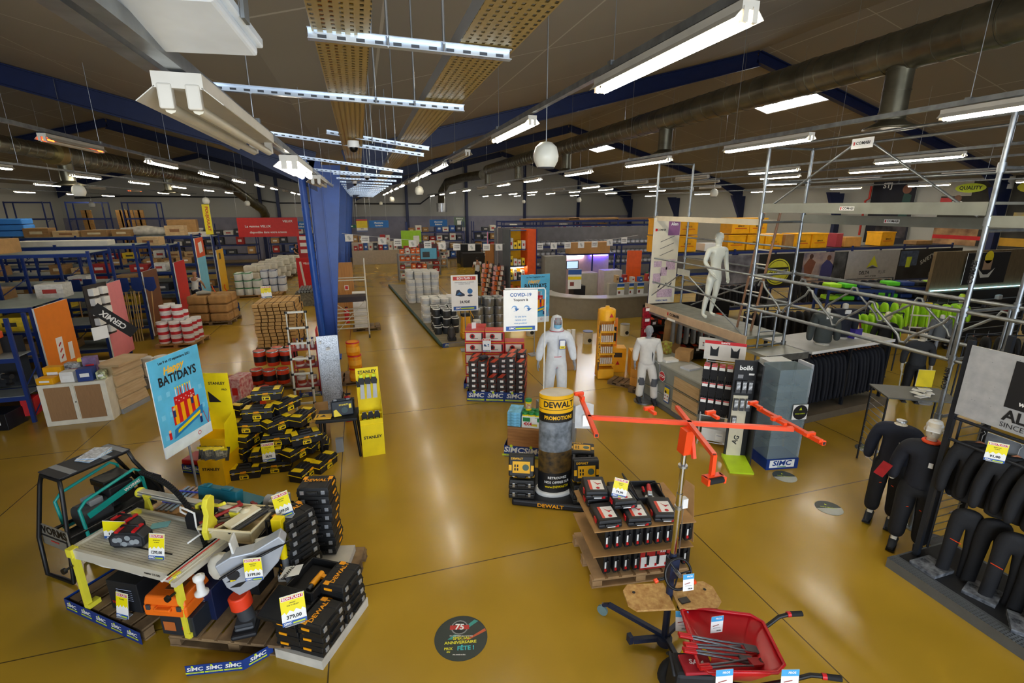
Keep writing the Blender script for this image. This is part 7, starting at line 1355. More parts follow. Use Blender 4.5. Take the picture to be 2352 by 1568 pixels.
YC = M('#f0aa00', .5, n=.06); yc = thing('storage_crate', '', 'crate', group='yellow cartons on top of the rack'); b = MB(); b.box((0, 0, .27), (.72, .6, .54), YC).box((0, 0, .53), (.75, .63, .05), YC); b.build('crate_body', yc, bevel=.01); b = MB(); fc(b, 0, -.303, .27); b.text('SENCO', 0, .0, .08, INK, .004); b.rect(0, -.08, .5, .02, RED, .004); b.build('print', yc); ym = Many(yc)
for i, (x, z) in enumerate(((9.6, 0), (9.6, .56), (10.4, 0), (10.4, .56), (12.4, 0), (12.5, .56), (13.2, 0), (13.25, .56), (14.0, 0), (15.3, 0), (16.1, 0), (19.5, 0))): ym((x, 14.3, 2.55+z), 0, f'yellow storage carton on the long blue rack, {"upper" if z else "lower"}, {ORD[i]} counted from the left', s=(1, 1, .95))
for i, (x, w, h, m, l) in enumerate(((11.5, .7, .25, CARDW, 'white panel stack'), (14.75, .4, .5, CARD, 'brown carton'), (17.1, .3, .5, M('#a83a40', .5), 'red printed carton'), (17.8, .8, .35, M('#d89a48', .6), 'orange brown carton'), (21.6, .9, .15, CARD, 'flat brown carton'))): carton((x, 14.3, 2.55), 0, (w, .5, h), m, l+' on the long blue rack behind the banners', grp='cartons on the long blue rack')
def wp(y0, y1, z0, z1, lab, art): board('wall_poster', lab, 'poster', (24.85, y1), (24.85, y0), z0, z1, art)
wp(17.0, 19.1, 2.25, 5.3, 'tall dark navy wall poster with standing workers', lambda b, w, h: (b.rect(w/2, h/2, w, h, M('#10162c', .6, n=.5, sc=1, dark='#060810'), .001), b.text('STJ', w*.35, h*.9, .35, CARDW, .003), b.poly([(w*.7, h*.35), (w*.9, h*.35), (w*.92, h*.75), (w*.75, h*.8)], M('#1e4a44'), .002), b.disc(w*.8, h*.84, w*.1, M('#8a5a44'), .003), b.rect(w*.6, h*.2, w*.7, h*.2, M('#4a4448', .7, n=.6, sc=2), .002)))
wp(14.0, 15.9, 2.4, 5.1, 'wall poster with yellow oval and man in white shirt', lambda b, w, h: (b.rect(w/2, h/2, w, h, M('#3a3830', .7, n=.6, sc=2, dark='#18160e'), .001), b.rect(w*.3, h*.88, w*.6, h*.24, M('#a8a494'), .0015), b.disc(w*.55, h*.88, w*.3, LIME, .003, 20, ry=h*.07), b.text('QUALITY', w*.55, h*.88, .2, INK, .004), b.rect(w*.12, h*.7, w*.24, h*.07, RED, .003), b.rect(w*.35, h*.6, w*.2, h*.16, CARDW, .003), b.disc(w*.35, h*.72, w*.08, M('#7a5440'), .004), b.rect(w*.45, h*.2, w*.9, h*.4, M('#c8a070', .7, n=.6, sc=2, dark='#6a4430'), .002), b.rect(w*.5, h*.12, w, h*.06, RED, .004)))
wp(11.0, 13.4, 2.0, 5.2, 'large WELCOME TO SAFETY wall poster with yellow oval and shoes', lambda b, w, h: (b.rect(w/2, h/2, w, h, M('#34322a', .7, n=.5, sc=1.5), .001), b.disc(w*.45, h*.86, w*.4, M('#c8c020'), .002, 22, ry=h*.09), b.text('QUALITY', w*.45, h*.86, .32, INK, .003), b.text('WELCOME', w*.5, h*.7, .3, CARDW, .003, bold=False), b.rect(w*.4, h*.45, w*.6, h*.22, M('#8a8a80', .6, n=.9, sc=3, dark='#c8a820'), .003), b.rect(w*.5, h*.2, w, h*.1, M('#c8961e'), .003), b.rect(w*.8, h*.6, w*.15, h*.4, LIME, .002)))
P_ = [ay(px, py, 9.5) for px, py in ((2210, 560), (2352, 560), (2352, 690))]
r = thing('slatwall_panel', 'brown slatwall panel with white glove picture and LED strip at right', 'panel', (15.2, 9.5, 0), 0); MB().box((2.2, .05, 1.35), (4.4, .08, 2.9), M('#6a5638', .6, n=.15, sc=3, stretch=(6, 1, 1))).build('slat_panel', r)
b = MB(); b.box((2.2, -.02, .9), (4.4, .04, 1.5), BLK2); [b.box((2.2, -.05, .25+.22*i), (4.4, .02, .02), GREYP) for i in range(6)]; b.build('lower_slats', r)
b = MB(); b.cyl((0, -.04, 1.72), (4.4, -.04, 1.70), .012, M('#a8ecff', emit=4), 6); b.build('led_strip', r)
board('glove_poster', 'black poster with cream gloves and yellow oval on the slatwall', 'poster', (16.3, 9.4), (18.1, 9.4), 1.85, 2.75, lambda b, w, h: (b.rect(w/2, h/2, w, h, INK, .001), b.disc(w*.5, h*.85, w*.1, YEL, .002), b.poly([(w*.3, h*.5), (w*.4, h*.2), (w*.6, h*.2), (w*.7, h*.5), (w*.55, h*.3), (w*.45, h*.3)][::1], OFFW, .002), b.rect(w*.5, h*.6, w*.2, h*.3, M('#a8886a'), .002)))
for i in range(8): tag(MB().box((0, 0, 0), (.18, .12, .14), M(('#3a3a40', '#b8b8b8', '#8a2a28', '#50545a')[i % 4], .5)).build('safety_shoe', loc=(15.5+.5*i, 9.36, .98+.22*(i % 3)), bevel=.03), f'small safety product hanging on the dark slats, {ORD[i]} from left', 'product', 'products on the dark slats')
for k, (x, y, z) in enumerate(((12.6, 10.4, .0), (14.6, 10.2, .0))):
    rack('clothing_shelf', f'dark shelf stacked with hi-vis clothes, {("left","right")[k]} of two', (x, y, z), R(-18), 1.8, .6, 1.75, (.4, .9, 1.35, 1.7), shelf=BLK2, cat='shelf')
    for i in range(12): tag(MB().box((0, 0, .06), (.34, .4, .12), M(('#a8e020', '#5ac81e', '#12306c', '#1a1c20')[(i+k) % 4], .7)).build('folded_clothes', loc=local((x, y), R(-18), .25+.42*(i % 4), .3, (.96, 1.41, 1.76)[i//4]), bevel=.03), f'folded work clothing on the {("left","right")[k]} hi-vis shelf, {ORD[i//4]} level, {pos(i%4,4)}', 'clothing', 'folded clothes on hi-vis shelves').rotation_euler.z = R(-18)
r = thing('step_ladder', 'light aluminium step ladder with yellow top beyond the girder', 'ladder', (11.9, 7.5, 0), R(-30))
for s in (-1, 1): MB().cyl((s*.22, -.25, 0), (s*.16, 0, 1.9), .014, ALU, 6).build('rail', r)
for i in range(6): MB().box((0, -.2+.035*i, .3+.27*i), (.38, .06, .02), ALU).build('step', r)
MB().box((0, 0, 1.92), (.36, .05, .05), YEL).build('top_cap', r)

rail_run(9.9, 12.6, 12.6, 12.6, 1.6, 11, hj, 'black jacket on the rail before the picture banners, left', 'black jackets before the banners, left', R(85)); rail_run(13.4, 12.4, 17.6, 12.2, 1.6, 12, hn, 'navy jacket on the rail before the picture banners, right', 'navy jackets before the banners, right', R(85))
r = thing('boot_shelf', 'black shelf wall of shoe cartons beneath the scaffold platform', 'shelf', (6.75, 10.35, 0), R(-2)); MB().box((1.3, .3, .8), (2.6, .04, 1.6), BLACK).build('back_panel', r)
for z in (.3, .7, 1.1): MB().box((1.3, .12, z), (2.6, .34, .03), BLK2).build('shelf_board', r)
for i in range(21): sx(local((6.75, 10.35), R(-2), .15+.34*(i % 7), .12, (.316, .716, 1.116)[i//7]), 0, f'shoe box on the black shelf under the scaffold, {ORD[i//7]} level, {pos(i%7,7)}', group='shoe boxes under the scaffold', s=(1.2, .9, 1.3))
tag(MB().box((0, 0, .72), (.5, .03, 1.44), CARD, rx=R(4)).build('cardboard_sheet', loc=(6.95, 9.6, 0)), 'tall brown cardboard panel standing under the scaffold platform', 'cardboard')
# ================================================================ left half: racks, cabinet, pallets
XE = -6.5
rowdef = [(12.0, 2.05, (.35, .95, 1.5, 2.0), 'first'), (14.65, 2.95, (.4, 1.05, 1.75, 2.85), 'second'), (17.3, 2.95, (.4, 1.05, 1.75, 2.85), 'third'), (20.0, 2.75, (.4, 1.05, 1.75, 2.65), 'fourth'), (22.7, 2.95, (.4, 1.05, 1.75, 2.85), 'fifth'), (25.5, 2.75, (.4, 1.05, 1.75, 2.65), 'sixth')]
for y, hh_, lv, nm in rowdef:
    rack('storage_rack', f'blue pallet rack row on the left, {nm} from the camera', (XE-9.6, y, 0), 0, 9.6, 1.1, hh_, lv, post=SBLUE, beam=SBLUE, shelf=M('#7c8684', .5, .3), bays=5)
def box_proto(hx, lab2=None):
    r = thing('stock_box', '', 'box'); MB().box((0, 0, .5), (1, 1, 1), M(hx, .6, n=.12)).build('carton', r, bevel=.01); b = MB(); fc(b, 0, -.502, .5); b.rect(0, 0, .5, .3, M(lab2 or '#e8e4da', .6), .002); b.build('label', r); return Many(r)
BXP = [(box_proto(a, c), n) for a, c, n in (('#b58c58', None, 'brown'), ('#9a7444', '#d8c8a0', 'dark brown'), ('#e2dfd6', '#b84038', 'white'), ('#c8a878', '#8a5c34', 'tan'), ('#3a3e46', '#c0c0c0', 'dark'), ('#b02c28', '#f0e8e0', 'red'), ('#e8c428', '#3a3420', 'yellow'), ('#2c58a0', '#e0e8f0', 'blue'), ('#e8702c', '#f4ece0', 'orange'))]
def fill(x0, x1, y, z, n, hmax, where, pal=(0, 1, 2, 3, 4, 5), d=.5, skip=.1):
    w = (x1-x0)/n
    for i in range(n):
        if random.random() < skip: continue
        k = random.choice(pal); m, cn = BXP[k]; h = hmax*random.uniform(.45, 1); ww = w*random.uniform(.7, .95)
        m((x0+w*(i+.5), y, z), R(random.uniform(-4, 4)), f'{cn} stock box on {where}, {ORD[i] if i < 20 else str(i+1)+"th"} from left', s=(ww, d, h), group='stock boxes on '+where)
for ri, (y, hh_, lv, nm) in enumerate(rowdef):
    for li, z in enumerate(lv):
        if z > 1.9 and ri in (0, 2): continue
        top = z > 2.4
        fill(XE-(5.5 if top else 6.0), XE-(1.5 if ri in (1,) and top else .15), y+.35, z+.055, (6 if top else 10), .40, f'{nm} left rack, {ORD[li]} level', (0, 1, 3, 2) if top else (0, 1, 2, 3, 4, 5, 6), skip=.5 if top else .48)
# coloured end panels facing the aisle
def endp(y0, y1, z0, z1, hx, lab, art=None):
    board('end_panel', lab, 'panel', (XE+.08, y0), (XE+.08, y1), z0, z1, lambda b, w, h: (b.rect(w/2, h/2, w, h, M(hx, .5, n=.03), .001), art and art(b, w, h)), th=.03)
endp(11.95, 13.15, .1, 2.02, '#e8801c', 'large orange end panel with two leaflets on the first left rack', lambda b, w, h: (b.rect(w*.45, h*.48, w*.2, h*.28, CARDW, .003, rot=-.06), [b.rect(w*.45, h*(.4+.07*i), w*.1, h*.02, RED, .005, rot=.6) for i in range(3)], b.rect(w*.75, h*.42, w*.14, h*.2, CARDW, .003, rot=-.08)))
endp(14.6, 15.8, .1, 2.08, '#e88a90', 'pink end panel on the second left rack')
endp(17.3, 18.4, .1, 2.1, '#6e4428', 'dark brown end panel on the third left rack'); endp(20, 21.1, .1, 2.1, '#c4201c', 'red end panel on the fourth left rack')
endp(22.7, 23.8, .1, 2.0, '#74c0dc', 'light blue end panel on the fifth left rack'); endp(22.7, 23.8, 2.0, 2.78, '#e0582c', 'orange end panel with white block above the light blue one', lambda b, w, h: b.rect(w*.55, h*.5, w*.45, h*.55, CARDW, .003, rot=.1)); endp(25.5, 26.7, .1, 2.08, '#eab41c', 'yellow end panel on the sixth left rack', lambda b, w, h: b.rect(w*.4, h*.85, w*.25, h*.14, M('#5a3c28'), .003))
# tambour cabinet
CB = M('#e4dfcc', .45); r = thing('tambour_cabinet', 'cream cabinet with two brown tambour doors at left', 'cabinet', (-5.94, 10.56, 0), 0)
MB().box((.53, .25, .41), (1.06, .5, .82), CB).build('cabinet_body', r, bevel=.006); TD = M('#9a744c', .7, n=.08, sc=20, stretch=(8, 1, .3))
for s in (0, 1): MB().box((.29+.48*s, -.004, .43), (.40, .012, .66), TD).build('tambour_door', r)
b = MB(); b.box((.53, -.008, .44), (.05, .012, .7), CB).cyl((.54, -.02, .45), (.54, -.01, .45), .012, BLACK, 8); b.build('lock_strip', r)
r = thing('wood_counter', 'small counter of pale wooden slats joined to the cream cabinet', 'counter', (-4.86, 10.85, 0), R(72)); b = MB()
for z in (.2, .44, .68, .92): b.box((.36, 0, z), (.72, .03, .2), WP, rx=R(-12))
b.box((.36, .2, .5), (.70, .36, .98), M('#c2ab80', .6)).box((.36, .08, 1.02), (.76, .5, .04), WP).box((.36, -.02, .05), (.72, .05, .1), GREYP); b.build('slatted_front', r)
for i, (x, y, s, m, lab) in enumerate(((.14, .12, (.28, .2, .12), YC, 'yellow tray of drill bits'), (.16, .34, (.3, .16, .26), YC, 'yellow display header box'), (.46, .16, (.22, .2, .2), PAPER, 'white and red blister dispenser'), (.46, .38, (.26, .14, .3), M('#c8c8c4', .5, n=.6, sc=20, dark='#3a3a40'), 'clear box of black parts'), (.74, .14, (.24, .2, .24), M('#1c3a80', .5), 'dark blue printed dispenser'), (.74, .36, (.22, .14, .40), M('#7a6088', .6, n=.5), 'purple and blue printed box'), (.95, .2, (.14, .2, .14), M('#c8d0a0', .5, n=.6, sc=20), 'small assorted items tray'), (.60, .44, (.18, .1, .36), YEL, 'yellow header card box'))):
    carton((-5.94+x, 10.56+y, .823), R(3*i-9), s, m, lab+' on the cream cabinet', name='counter_display', cat='display', deco=lambda b, s: (b.rect(0, s[2]*.5, s[0]*.6, s[2]*.3, CARDW if s[2] < .3 else RED, .002)))
board('tall_acrylic_stand', 'clear acrylic stand with white sheet on the wooden counter', 'stand', (-5.1, 11.0), (-4.95, 11.25), 1.5, 1.75, lambda b, w, h: b.rect(w/2, h*.5, w*.9, h*.9, CARDW, .003))
r = thing('light_bulb_board', 'black board of white switch boxes mounted by the pink end panel', 'board', (XE+.14, 13.75, .95), R(80)); MB().box((.4, 0, .6), (.8, .02, 1.3), M('#2a2320', .6)).build('board_panel', r)
for i in range(10): b = MB(); b.box((.22+.32*(i % 2), -.07, .12+.24*(i//2)), (.2, .12, .17), PAPER); b.build('switch_box', r, bevel=.004)
r = thing('brand_fin', 'black slanted CERMIX board hanging between first and second rack', 'sign', (-5.95, 13.2, 1.75), R(40)); b = MB(); b.at((0, 0, 0), rx=PI/2); b.T = b.T @ Matrix.Rotation(R(-48), 4, 'Z'); b.box((.45, 0, 0), (1.0, .26, .02), INK); b.text('CERMIX', .42, 0, .17, CARDW, .014, rot=PI); b.build('panel', r)
# near left black tool shelving
rack('tool_shelving', 'blue shelving with black panels and power tools at the far left edge', (-9.4, 10.9, 0), 0, 3.1, .5, 2.05, (.5, 1.25), post=SBLUE, beam=SBLUE, shelf=M('#8a9296', .5, .4), bays=3, cat='shelving')
tag(MB().box((0, 0, .5), (3.0, .02, 1.0), BLK2).build('back_board', loc=(-7.9, 11.38, .62)), 'black perforated tool board at the far left edge', 'board')
for i in range(9):
    r = thing('power_tool', f'{("teal","dark blue","black")[i%3]} power tool displayed on the left shelving, {ORD[i]} from left', 'power tool', (-9.2+.32*i, 11.1, .80+.0), R(20*i), group='power tools on the left shelving'); m = (TC, M('#142a4a'), BLK2)[i % 3]; b = MB(); b.cyl((-.1, 0, .1), (.08, 0, .1), .05, m, 10).box((-.02, 0, .02), (.05, .05, .14), m).box((-.02, 0, -.05), (.1, .07, .04), BLACK); b.build('tool_body', r); MB().cyl((.08, 0, .1), (.11, 0, .1), .06, STEEL, 14).build('disc', r)
for i, (x, y, z, s, m, l) in enumerate(((-6.75, 10.85, 0, (.5, .45, .32), M('#12151c', .35), 'large black printed box on the floor in front'), (-7.3, 11.1, .0, (.4, .4, .42), M('#16181e', .4), 'black tool case on the lower shelf, right'), (-7.9, 11.1, 0, (.4, .4, .38), M('#1a2030', .4), 'black tool case on the lower shelf, middle'), (-8.5, 11.1, 0, (.4, .4, .42), M('#16181e', .4), 'black tool case on the lower shelf, left'), (-6.42, 11.15, .1, (.2, .3, .34), RED, 'red case on the lower shelf'), (-6.9, 11.2, 1.30, (.36, .4, .3), CARD, 'brown carton under the orange case'), (-7.6, 11.2, 1.30, (.34, .4, .5), BLK2, 'black case on the upper shelf'))):
    carton((x, y, z), R(4*i-8), s, m, l+' at the left edge', grp='cases at the left edge', deco=lambda b, s: (b.rect(-s[0]*.2, s[2]*.75, s[0]*.4, .03, RED, .003), b.rect(s[0]*.25, s[2]*.5, .04, .1, CARDW, .003)))
r = thing('tool_case', 'bright orange flat case on a brown carton at the left edge', 'case', (-6.9, 11.2, 1.602), 0); MB().box((0, 0, .07), (.46, .36, .14), M('#f45a20', .4)).build('shell', r, bevel=.025); MB().box((0, -.19, .06), (.12, .03, .02), BLACK).build('handle', r)
r = thing('foam_roll_stack', 'bright blue foam sheets stacked on top of the left racks', 'foam', (-12.9, 23.2, 2.92), R(4)); [MB().box((0, 0, .12+.22*i), (2.0-.06*i, .8, .2), M('#3a86d8', .7, n=.05)).build('foam_sheet', r, bevel=.03) for i in range(3)]
tag(MB().tube([(-9, 23.2, 3.05), (-8.2, 23.2, 3.1), (-7.4, 23.2, 3.05)], [.16, .2, .14], M('#c8c2b4', .4, n=.2), 10).build('wrapped_roll'), 'white plastic-wrapped roll on top of the left racks', 'roll')
tag(MB().box((0, 0, .07), (2.2, .5, .16), OFFW).build('white_panel_stack', loc=(-8.3, 17.7, 2.90), bevel=.01), 'stack of white panels on top of the third left rack', 'panels')
carton((-7.7, 26.0, 2.7), R(8), (1.1, .7, .75), CARD, 'large brown carton on top of the sixth left rack', tape=True); carton((-8.8, 15.2, 2.9), R(-5), (1.0, .8, .35), CARD, 'large open brown carton on top of the second left rack, right', tape=True); carton((-10.0, 15.2, 2.9), R(5), (1.1, .8, .4), CARD, 'large open brown carton on top of the second left rack, left', tape=True)
# shovels in the second gap
for i in range(6):
    r = thing('shovel', f'blue shovel with pale wooden handle hanging at the third rack, {ORD[i]} from left', 'shovel', (-8.4+.32*i+(1 if i > 2 else 0)*.5, 17.1, 1.0), 0, group='blue shovels'); MB().cyl((0, 0, -.55), (.02*i, 0, .6), .018, M('#b88c54', .6), 8).build('handle', r)
    b = MB(); b.at((.02*i, 0, .55), rx=PI/2); b.prism([(-.13, .42), (.13, .42), (.15, .1), (.06, 0), (-.06, 0), (-.15, .1)], .02, SBLUE); b.build('blade', r)
for i in range(8): tag(MB().cyl((0, 0, 0), (.05*math.sin(i), .1, 1.55), .016, M('#c8a468', .7), 8).build('broom_stick', loc=(-6.7-.07*i, 17.15, .0)), f'pale wooden tool handle leaning by the brown end panel, {ORD[i]} from right', 'handle', 'wooden handles by the brown panel')
# timber standing at the back left, navy posts
for i, px in enumerate((195, 205, 275, 284, 293, 302, 318, 326)):
    p = ay(px, 525, 40); tag(MB().box((0, 0, 1.9), (.32, .1, 3.8), WOOD, ry=R(-2)).build('timber_board', loc=(p.x, 40.5, .0)), f'tall pale timber board standing at the back left wall, {pos(i,8)}', 'board', 'timber boards at the back left')
for k, (x, n_) in enumerate(((-18.5, 'leftmost'), (-15.6, 'middle'), (-12.8, 'right'))): rack('timber_rack', f'tall open blue timber rack against the back left wall, {n_}', (x-.9, 36, 0), 0, 1.8, .8, 4.3, (1.2, 2.4, 3.3, 4.25), post=DBLUE, cat='rack')
# pallets and pails along the left aisle
W1 = tin(.14, .21, M('#ecebe6', .4), WHITE, M('#c8242c')); wr = Many(W1)
pallet((-6.0, 16.0, 0), R(-8), 1.1, 1.0, 'pallet of white pails with red labels', mat=WOOD)
c = 0
for l in range(5):
    for i in range(3):
        for j in range(3):
            if l > 2 and (i == 2 or j == 0): continue
            if l == 4 and i+j > 2: continue
            wr(local((-6.0, 16.0), R(-8), .2+.33*i, .2+.3*j, .13+.215*l), i+j, f'white pail with red label on the pallet, layer {ORD[l]}, row {ORD[j]}, {ORD[i]} from left', group='white pails with red labels')
for i in range(12):
    l = i//8; PL['white']((-5.45+.34*(i % 4)-.1*l, 13.2+.4*((i//4) % 2), .0+.26*l), i, f'white tub beside the wooden counter, {("lower","upper")[l]} layer, {ORD[i%8]}', group='white tubs by the counter', s=1.05)
for i in range(18): tag(MB().box((0, 0, .11), (.2, .14, .22), M('#e4e0d4', .7, n=.08)).build('paper_bag', loc=(-5.75+.22*(i % 6), 12.5+.17*((i//6) % 2), .25+.225*(i//12)), bevel=.02), f'white paper bag on the low stack behind the wooden counter, {ORD[i]}', 'bag', 'white paper bags')
tag(MB().box((0, 0, .12), (1.4, .5, .24), GREYP).build('bag_plinth', loc=(-5.2, 12.6, 0)), 'low grey plinth under the white paper bags', 'plinth')
pallet((-5.95, 18.9, 0), R(-6), 1.35, 1.1, 'pallet of brown kraft sacks')
for i in range(12):
    l = i//4; tag(MB().box((0, 0, .14), (.62, .5, .3), M('#a87e48', .75, n=.15, sc=5, bump=.4)).build('kraft_sack', loc=local((-5.95, 18.9), R(-6), .34+.66*(i % 2), .28+.54*((i//2) % 2), .13+.31*l), bevel=.06), f'brown kraft sack on the pallet, layer {ORD[l]}, {("front left","front right","rear left","rear right")[i%4]}', 'sack', 'brown kraft sacks').rotation_euler.z = R(-6)
tag(MB().tube([(0, 0, 0), (.2, .05, .05), (.4, 0, .02), (.3, -.15, .06), (.1, -.1, .04)], .06, M('#9a988c', .4), 8).build('plastic_wrap', loc=(-5.65, 19.2, 1.08)), 'crumpled grey plastic wrap on top of the kraft sacks', 'wrap')
simc_box((-5.75, 21.0, 0), R(20), .95, .6, .32, 'blue printed skirt under the orange machines', 2, .9)
for i, (x, y, z) in enumerate(((-5.6, 21.3, .3), (-5.2, 21.5, .3))):
    r = thing('vacuum_cleaner', f'orange and white machine on the blue skirt, {("left","right")[i]}', 'machine', (x, y, z-.2), R(20*i)); MB().box((0, 0, .3), (.34, .3, .6), M('#f06a20', .45), t=.8).build('body', r, bevel=.05); MB().box((0, -.1, .62), (.22, .12, .1), PAPER).build('top', r, bevel=.02); MB().tube([(0, .1, .6), (-.1, .12, .8), (-.1, 0, .95)], .02, ORANGE, 6).build('handle', r)
GP = Many(tin(.17, .32, M('#e6e8e4', .4), GREEN, None)); BP = Many(tin(.17, .32, M('#e4e8ec', .4), M('#2c4c78', .4), None))
pallet((-5.6, 24.3, 0), 0, 1.9, 1.2, 'pallet under the green-lidded tubs', mat=WOOD)
for m_, x0, nx, nl, cn in ((GP, -5.45, 3, 3, 'green'), (BP, -4.5, 3, 3, 'dark blue')):
    for l in range(nl):
        for j in range(2):
            for i in range(nx-(l == 2)): m_((x0+.36*i, 24.5+.38*j+(.7 if cn != 'green' else 0), .13+.335*l), i, f'white tub with {cn} lid, layer {ORD[l]}, {("front","rear")[j]} row, {ORD[i]} from left', group=f'tubs with {cn} lids')
for i in range(36):
    l = i//12; a = i % 12; tag(MB().box((0, 0, .17), (.62, .5, .33), M('#e2dece', .65, n=.08, bump=.2)).build('white_sack', loc=(-5.5+.16*(a//2)+.62*(a % 2)+.1*(l % 2), 27.6+1.05*(a//2), .12+.34*l), bevel=.06), f'white wrapped sack in the long pallet row, {ORD[a//2]} pallet, layer {ORD[l]}, {("left","right")[a%2]}', 'sack', 'white sacks in the pallet row')
for a in range(6): pallet((-5.75+.16*a, 27.3+1.05*a, 0), 0, 1.25, .9, f'pallet under the white sacks, {ORD[a]} from the camera', h=.11)
# people
SKN = M('#b98668', .6); JEAN = M('#232c3c', .8)
def person(lab, px, py, y, h, top, bottom, rz, hair, arms, legs=None, z=0, lean=(0, 0)):
    p = ay(px, py, y); r = thing('person', lab, 'person', (p.x, y, z), R(rz)); figure(r, h, SKN, arms, legs, lean); shell(r, h, 'tshirt', top, ('torso', 'arms'), arms, legs, lean, grow=1.15, sleeve=1); shell(r, h, 'trousers', bottom, ('legs',), arms, legs, grow=1.15); egg_head(r, h, SKN, lean=lean); shoes(r, h, BLK2, legs)
    if hair: MB().lathe([(.048*h, -.03*h), (.053*h, 0), (.05*h, .04*h), (.03*h, .068*h), (0, .074*h)], hair, (lean[0]*h, (lean[1]+.006)*h, .935*h), 16, sy=1.15).build('hair', r)
person('person seen from behind in white t-shirt and blue jeans in the far aisle', 1097, 640, 24.8, 1.5, M('#e8e8e6', .8), JEAN, 190, M('#1c1612', .8), {'l': [(.115, 0, .8), (.15, -.03, .66), (.10, -.12, .60)], 'r': [(.115, 0, .8), (.16, -.02, .66), (.11, -.12, .58)]})
person('bald person in white t-shirt bending behind the kraft sacks', 452, 690, 22.3, 1.5, M('#e8e8e6', .8), JEAN, 150, None, {'l': [(.115, 0, .8), (.14, -.08, .68), (.10, -.16, .58)], 'r': [(.115, 0, .8), (.14, -.08, .68), (.10, -.16, .6)]}, lean=(0, -.06))
person('person in black t-shirt standing below the red banner', 681, 590, 36, 1.6, M('#15161a', .8), JEAN, 60, M('#16110e', .8), {'l': [(.115, 0, .8), (.14, -.06, .66), (.12, -.14, .62)], 'r': [(.115, 0, .8), (.14, -.03, .66), (.10, -.12, .6)]})
# hanging banners
def velux(b, w, h):
    b.rect(w/2, h/2, w, h, M('#d42c26', .5, n=.04), .001); b.text('VELUX', w*.83, h*.8, h*.16, CARDW, .004); b.text('La gamme VELUX', w*.33, h*.55, h*.17, CARDW, .004); b.text('disponible dans votre agence', w*.49, h*.24, h*.155, CARDW, .004)
r = board('hanging_banner', 'red VELUX banner hanging across the left aisle', 'banner', (-6.55, 31), (-3.42, 31), 2.36, 3.42, velux)
b = MB()
for x in (.05, 3.08): b.cyl((x, 0, 1.06), (x, 0, ceil_z(-5)-2.4), .006, STEEL, 4)
b.build('hanging_wire', r)
r = board('hanging_banner', 'tall narrow yellow POUJOULAT banner standing on the left racks', 'banner', (-5.86, 22.3), (-5.60, 22.3), 2.95, 4.1, lambda b, w, h: (b.rect(w/2, h/2, w, h, M('#f0dc14'), .001), b.text('POUJOULAT', w*.55, h*.52, .14, RED, .004, rot=-PI/2, sx=1.2)), 'one')
def hang_sign(lab, px0, px1, py0, py1, y, art):
    p = ay(px0, py1, y); q = ay(px1, py0, y); r = board('aisle_sign', lab, 'sign', (p.x, y), (q.x, y), p.z, q.z, art); b = MB(); w = q.x-p.x; zt = ceil_z((p.x+q.x)/2)
    for x in (w*.1, w*.9): b.cyl((x, .01, q.z-p.z), (x, .01, zt-p.z-.02), .008, STEEL, 4)
    b.build('hanging_wire', r)
BS = M('#1468b4', .5)
def bsign(a, c): return lambda b, w, h: (b.rect(w/2, h/2, w, h, BS, .001), b.text(a, w/2, h*.66, h*.3, CARDW, .004, shear=.2), b.text(c, w/2, h*.3, h*.3, CARDW, .004, shear=.2))
hang_sign('blue hanging sign reading Plomberie Sanitaire', 848, 892, 506, 523, 38, bsign('Plomberie', 'Sanitaire')); hang_sign('blue hanging sign reading Electricité Eclairage', 987, 1027, 504, 520, 38, bsign('Electricité', 'Eclairage')); hang_sign('blue hanging sign partly behind the column', 683, 706, 508, 526, 36, bsign('Fonte', 'Adduction'))
hang_sign('yellow and white hanging price sign by the columns', 820, 843, 503, 532, 36, lambda b, w, h: (b.rect(w/2, h/2, w, h, CARDW, .001), b.rect(w/2, h*.6, w, h*.6, YEL, .002), b.rect(w/2, h*.93, w, h*.12, RED, .003), b.text('9,75', w/2, h*.22, h*.12, INK, .003), b.rect(w/2, h*.05, w, h*.08, CBLU, .003)))
hang_sign('grey green window-maker sign at the back wall', 1043, 1068, 498, 530, 40, lambda b, w, h: (b.rect(w/2, h/2, w, h, M('#5c6e5c'), .001), b.text('SENSULA', w/2, h*.88, h*.13, CARDW, .003), b.rect(w/2, h*.6, w*.4, h*.3, CARDW, .002), b.rect(w/2, h*.12, w, h*.25, OFFW, .002)))
hang_sign('small green exit sign by the columns', 803, 817, 516, 523, 36, lambda b, w, h: (b.rect(w/2, h/2, w, h, M('#0e6a44'), .001), b.rect(w*.4, h/2, w*.3, h*.4, CARDW, .002)))
